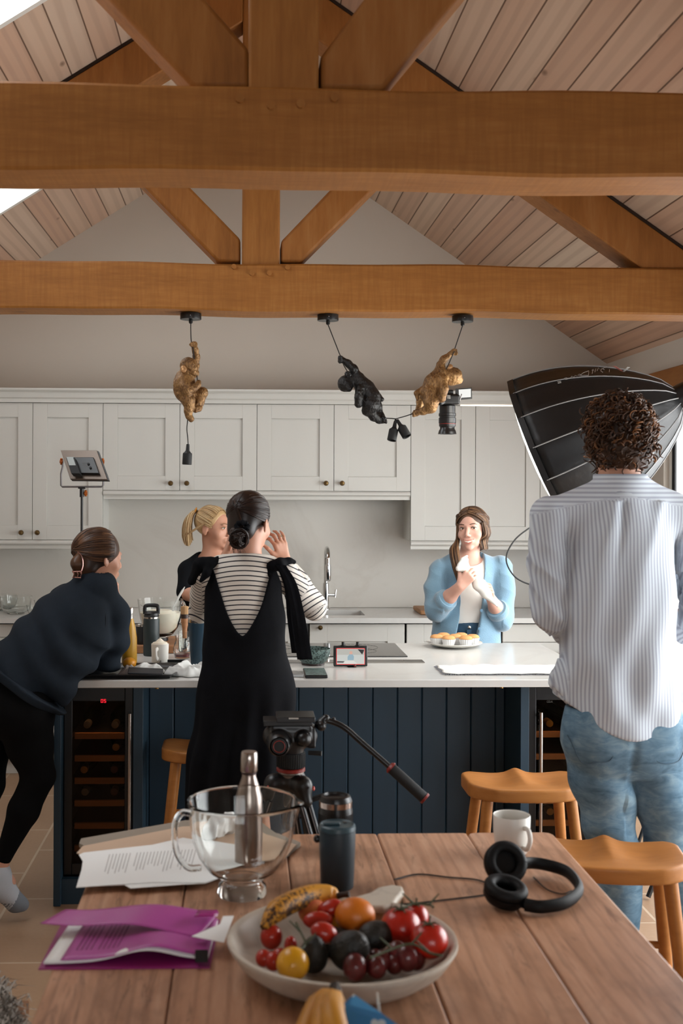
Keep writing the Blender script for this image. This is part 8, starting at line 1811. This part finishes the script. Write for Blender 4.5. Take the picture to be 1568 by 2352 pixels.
B.cut((0, 0, 0.004), (0, 0, -1)); sdfobj('body', B, M_skin_lit, t); face_parts(t, hc, Mh, 0.96, (-0.55, 0.0), 1.0, '#4a3226', '#c07468', '#35241b', teeth=True)
TE = Sdf((gx_-0.2, GY-0.25, 0.85), (gx_+0.2, GY+0.2, 1.34), 0.0045); TE.chain([(gx_, GY, 1.20), (gx_, GY-0.005, 1.08), (gx_, GY, 0.95)], [0.122, 0.112, 0.118], 0.04, squash=((0, 1, 0), 0.78)); TE.cone((gx_-0.07, GY, 1.255), (gx_+0.07, GY, 1.255), 0.050, 0.050, 0.03); TE.cut((0, 0, g_(1075, 1434, -.1)[2]), (0, 0, -1))
TE.ell((gx_+0.0, GY-0.02, 1.318), (0.072, 0.10, 0.055), None, 0.004, 'sub')
sdfobj('white_tee', TE, fabric('white_ribbed_cotton', '#dad6cf', 0.03, 10, 400, 0.15, 0.1), t, disp=lambda V: 0.003*snoise(V, (30, 30, 18), 3))
def taperfold(V, c): return 0.004*snoise(V, (32, 32, 14), c)
CD = Sdf((gx_-0.32, GY-0.30, 0.80), (gx_+0.32, GY+0.24, 1.37), 0.0045)
CD.chain([(gx_, GY+0.008, 1.21), (gx_-0.005, GY+0.005, 1.08), (gx_-0.01, GY+0.005, 0.94), (gx_-0.01, GY+0.005, 0.86)], [0.142, 0.140, 0.160, 0.170], 0.04, squash=((0, 1, 0), 0.80))
CD.cone((gx_-0.03, GY, 1.275), g_(1008, 1300), 0.056, 0.060, 0.03); CD.cone((gx_+0.03, GY, 1.275), g_(1146, 1300), 0.056, 0.060, 0.03)
CD.chain([g_(1005, 1302), g_(998, 1350, -.02), elA+Hn([-0.004, 0, -0.004]), elA*0.66+wrA*0.34], [0.058, 0.058, 0.060, 0.053], 0.014); CD.chain([g_(1150, 1302), g_(1156, 1350, -.02), elB+Hn([0.004, 0, -0.006]), elB*0.70+wrB*0.30], [0.058, 0.058, 0.060, 0.053], 0.014)
CD.cut((0, 0, 0.872), (0, 0, -1))
def opening(X, Y, Z):
    # front opening: left and right edges traced down the body
    zs = [g_(0, y, -.12)[2] for y in (1262, 1300, 1340, 1380, 1420, 1480)][::-1]; xl = [g_(x, 1300, -.12)[0] for x in (1046, 1054, 1060, 1062, 1058, 1044)][::-1]; xr = [g_(x, 1300, -.12)[0] for x in (1120, 1117, 1112, 1110, 1105, 1092)][::-1]
    L_ = np.interp(Z, zs, xl); R_ = np.interp(Z, zs, xr); d = np.maximum(np.maximum(L_-X, X-R_), Y-GY+0.0); return np.where(Y < GY+0.02, d, 1.0)
OP = np.array([0]); CD2 = CD
CD.fn(opening, 'sub', 0.006) if False else None
# remove the front wedge but keep the forearm sleeves: cut before adding arms
CDb = Sdf((gx_-0.32, GY-0.30, 0.80), (gx_+0.32, GY+0.24, 1.37), 0.0045)
CDb.chain([(gx_, GY+0.008, 1.21), (gx_-0.005, GY+0.005, 1.08), (gx_-0.01, GY+0.005, 0.94), (gx_-0.01, GY+0.005, 0.86)], [0.142, 0.140, 0.160, 0.170], 0.04, squash=((0, 1, 0), 0.80))
CDb.cone((gx_-0.03, GY, 1.272), g_(1010, 1306), 0.055, 0.052, 0.03); CDb.cone((gx_+0.03, GY, 1.272), g_(1144, 1306), 0.055, 0.052, 0.03)
CDb.fn(opening, 'sub', 0.006); CDb.ell((gx_, GY-0.01, 1.36), (0.068, 0.09, 0.07), None, 0.004, 'sub'); CDb.cone((gx_, GY, 0.7), (gx_, GY, 1.15), 0.128, 0.10, 0.004, 'sub', squash=((0, 1, 0), 0.78))
CDb.chain([g_(1008, 1310), g_(998, 1352, -.02), elA+Hn([-0.004, 0, -0.004]), elA*0.66+wrA*0.34], [0.052, 0.058, 0.060, 0.053], 0.014); CDb.chain([g_(1150, 1302), g_(1156, 1350, -.02), elB+Hn([0.004, 0, -0.006]), elB*0.70+wrB*0.30], [0.058, 0.058, 0.060, 0.053], 0.014)
CDb.cut((0, 0, 0.872), (0, 0, -1))
def cdd(V):
    a = 0.004*snoise(V, (34, 34, 12), 9); sl = np.abs(V[:, 0]-gx_) > 0.15; return a+np.where(sl, 0.004*(1-np.abs(np.sin(V[:, 2]*42+V[:, 0]*20+1.6*snoise(V, 10, 2)))), 0)
card = sdfobj('blue_cardigan', CDb, mat('sky_blue_fluffy_knit', '#7699af', 0.95, var=0.08, vscale=12, bump=0.6, bscale=260, bdist=0.003, sheen=0.6), t, sm=1, disp=cdd)
M_cd = mat('sky_blue_fluffy_knit', '#7fa6c0')
for el, wr in ((elA, wrA), (elB, wrB)):
    p = el*0.62+wr*0.38; d = (wr-el)/np.linalg.norm(wr-el); MB().tube([Vector(p-d*0.024), Vector(p-d*0.018), Vector(p+d*0.012), Vector(p+d*0.02)], [0.053, 0.0565, 0.055, 0.050], 28).build('rolled_cuff', M_cd, card)
for px, py in ((1105, 1402), (1100, 1444)):
    p = g_(px, py, -.14); MB().lathe([(0.0075, 0), (0.0075, 0.003), (0.005, 0.004), (0, 0.003)], p, (0.1, -1, 0), 18).build('button', mat('blue_button', '#5f87a3', 0.4), card)
JG = Sdf((gx_-0.22, GY-0.2, 0.04), (gx_+0.22, GY+0.2, 1.0), 0.006); JG.chain([(gx_, GY, 0.955), (gx_, GY, 0.86)], [0.122, 0.135], 0.03, squash=((0, 1, 0), 0.78))
for sg in (-1, 1): JG.chain([(gx_+sg*0.072, GY, 0.84), (gx_+sg*0.08, GY, 0.46), (gx_+sg*0.085, GY+0.01, 0.09)], [0.09, 0.065, 0.055], 0.02)
JG.cut((0, 0, g_(1075, 1430, -.1)[2]), (0, 0, 1)); jg = sdfobj('jeans', JG, mat('dark_blue_denim', '#2d4a60', 0.9, var=0.25, vscale=30, bump=0.3, bscale=500), t)
p = g_(1077, 1441, -.108); MB().lathe([(0.008, 0), (0.008, 0.004), (0.004, 0.006), (0, 0.006)], p, (0, -1, 0), 20).build('jeans_button', M_rim, jg)
MB().box((p[0]-0.012, p[1]+0.001, p[2]-0.07), (p[0]+0.012, p[1]+0.006, p[2]-0.012)).build('fly', mat('dark_blue_denim', '#2d4a60'), jg, bev=0.002)
M_gh = hairmat('long_brown_hair', '#24160e', '#5a4130', '#a37b55', 0.42)
HR = Sdf(hc-0.16, hc+0.16, 0.004); HR.ell(hc+Mh @ Hn([0, -0.016, 0.034]), (0.076, 0.091, 0.080), Mh, 0); HR.ell(hc+Mh @ Hn([0, -0.05, -0.05]), (0.068, 0.045, 0.075), Mh, 0.02)
HR.ell(hc+Mh @ Hn([0, 0.120, -0.012]), (0.064, 0.080, 0.108), Mh, 0.004, 'sub'); HR.ell(hc+Mh @ Hn([0, 0.09, -0.10]), (0.07, 0.06, 0.07), Mh, 0.006, 'sub')
hair_g = sdfobj('hair', HR, M_gh, t, attrs=lambda V: rndattr(V, 0.35, 0.2)); top = (0.0, 0.55, 0.85)
for sg in (-1, 1):
    G = []
    for q in np.linspace(0, 1, 6):
        st = (sg*0.03, 1.05-1.6*q, 0.85); G.append(sweep(hc, Mh, (0.079, 0.094, 0.083), st, (sg*1.0, 0.25-0.7*q, -0.15), 0.012, 6))
    hair_strands('parted_strands', G, 520, 0.0013, 0.0012, hair_g, M_gh, 20+sg, 0.1)
def lg(x, y, z): return hc+Mh @ Hn([x, y, z])
# long side sections
G = [[lg(0.066+a, b, 0.03), lg(0.078+a, b, -0.05), g_(1040+c, 1262, d), g_(1046+c, 1300, d-.05), g_(1060+c, 1345-e, d-.04)] for a, b, c, d, e in ((-0.012, 0.045, 12, -.085, 30), (0, 0.035, -2, -.10, 10), (0.004, 0.015, -5, -.085, 5), (0.002, -0.01, -2, -.06, 0), (-.004, 0.03, 6, -.11, 0), (-0.006, 0.01, 10, -.105, 12))]
hair_strands('front_lock', G, 420, 0.0016, 0.0025, hair_g, M_gh, 31, 0.4, closed=True)
G = [[lg(-0.072-a, b, 0.03), lg(-0.079-a, b, -0.03), g_(1110+c, 1240, d), g_(1112+c, 1262-e, d)] for a, b, c, d, e in ((0, 0.04, -8, -.06, 6), (0.003, 0.02, 0, -.05, 0), (0.002, -0.03, 6, -.02, 2), (0.0, -0.05, 6, 0.02, 5), (-0.006, 0.045, -10, -.055, 12))]
hair_strands('back_lock', G, 420, 0.0016, 0.002, hair_g, M_gh, 32, 0.35)
for sg in (-1, 1):
    P = sweep(hc, Mh, (0.083, 0.098, 0.085), (sg*0.55, 0.75, 0.62), (sg*1.0, -0.35, 0.15), 0.02, 10)
    for ph in (0, 2.1, 4.2):
        pts = curve_pts([Vector(p) for p in P], 3); o_ = [p+Vector((Mh @ Hn([0.0, 0.0035*math.sin(i*0.75+ph), 0.0035*math.cos(i*0.75+ph)])).tolist()) for i, p in enumerate(pts)]; m = MB().tube(o_, 0.0032, 6).build('braid_strand', M_gh, hair_g)
        a_ = m.data.attributes.new('rnd', 'FLOAT', 'POINT'); a_.data.foreach_set('value', np.full(len(m.data.vertices), 0.4+0.1*ph/4, np.float32))
# piping bag in her hands
pt = thing('piping_bag', 'white piping bag held in both hands by the person in blue', 'piping bag', tuple(g_(1100, 1340, -.26)))
PB = Sdf(g_(1035, 1400, -.34)-0.03, g_(1150, 1270, -.18)+0.03, 0.0032)
PB.chain([g_(1086, 1322, -.225), g_(1100, 1342, -.232), g_(1116, 1364, -.25), g_(1141, 1392, -.275)], [0.018, 0.032, 0.024, 0.005], 0.012)
PB.chain([g_(1086, 1322, -.225), g_(1074, 1310, -.23), g_(1066, 1300, -.24)], [0.017, 0.013, 0.018], 0.008)
PB.chain([g_(1066, 1304, -.24), g_(1052, 1306, -.25)], [0.024, 0.014], 0.01); PB.chain([g_(1066, 1298, -.24), g_(1068, 1288, -.24)], [0.026, 0.018], 0.01); PB.chain([g_(1054, 1298, -.25), g_(1062, 1285, -.25), g_(1072, 1277, -.25)], [0.010, 0.008, 0.005], 0.006)
sdfobj('bag', PB, mat('white_plastic_bag', '#deded9', 0.4, sub=0.1), pt, disp=lambda V: 0.0015*snoise(V, 90, 4))
MB().tube([Vector(g_(1136, 1386, -.27)), Vector(g_(1143, 1394, -.272))], [0.007, 0.003], 14).build('nozzle', M_rim, pt)
# ---------------------------------------------------------------- repeats share a group
GROUPS = {'bar_stool': 'beech bar stools around the island and table', 'wall_cabinet': 'pale wall cabinets above the back worktop', 'base_cabinet': 'pale base cabinets under the back worktop',
          'roof_truss': 'oak roof trusses', 'monkey_lamp': 'monkey pendant lamps under the beam', 'light_pelmet': 'pelmets under the wall cabinets', 'bag_hook': 'brass hooks under the island worktop',
          'wine_cooler': 'wine coolers in the island ends', 'tomato': 'red vine tomatoes in the stone dish', 'plum_tomato': 'plum tomatoes in the stone dish', 'cherry_tomato': 'cherry tomatoes in the stone dish',
          'yellow_tomato': 'yellow tomatoes in the stone dish', 'avocado': 'avocados in the stone dish', 'tomato_vine': 'vine sprigs in the stone dish', 'paper_sheet': 'loose paper sheets on the table', 'cable': 'headphone cable strands'}
for o in bpy.data.objects:
    k = o.name.split('.')[0]
    if o.parent is None and k in GROUPS and 'label' in o and 'group' not in o: o['group'] = GROUPS[k]
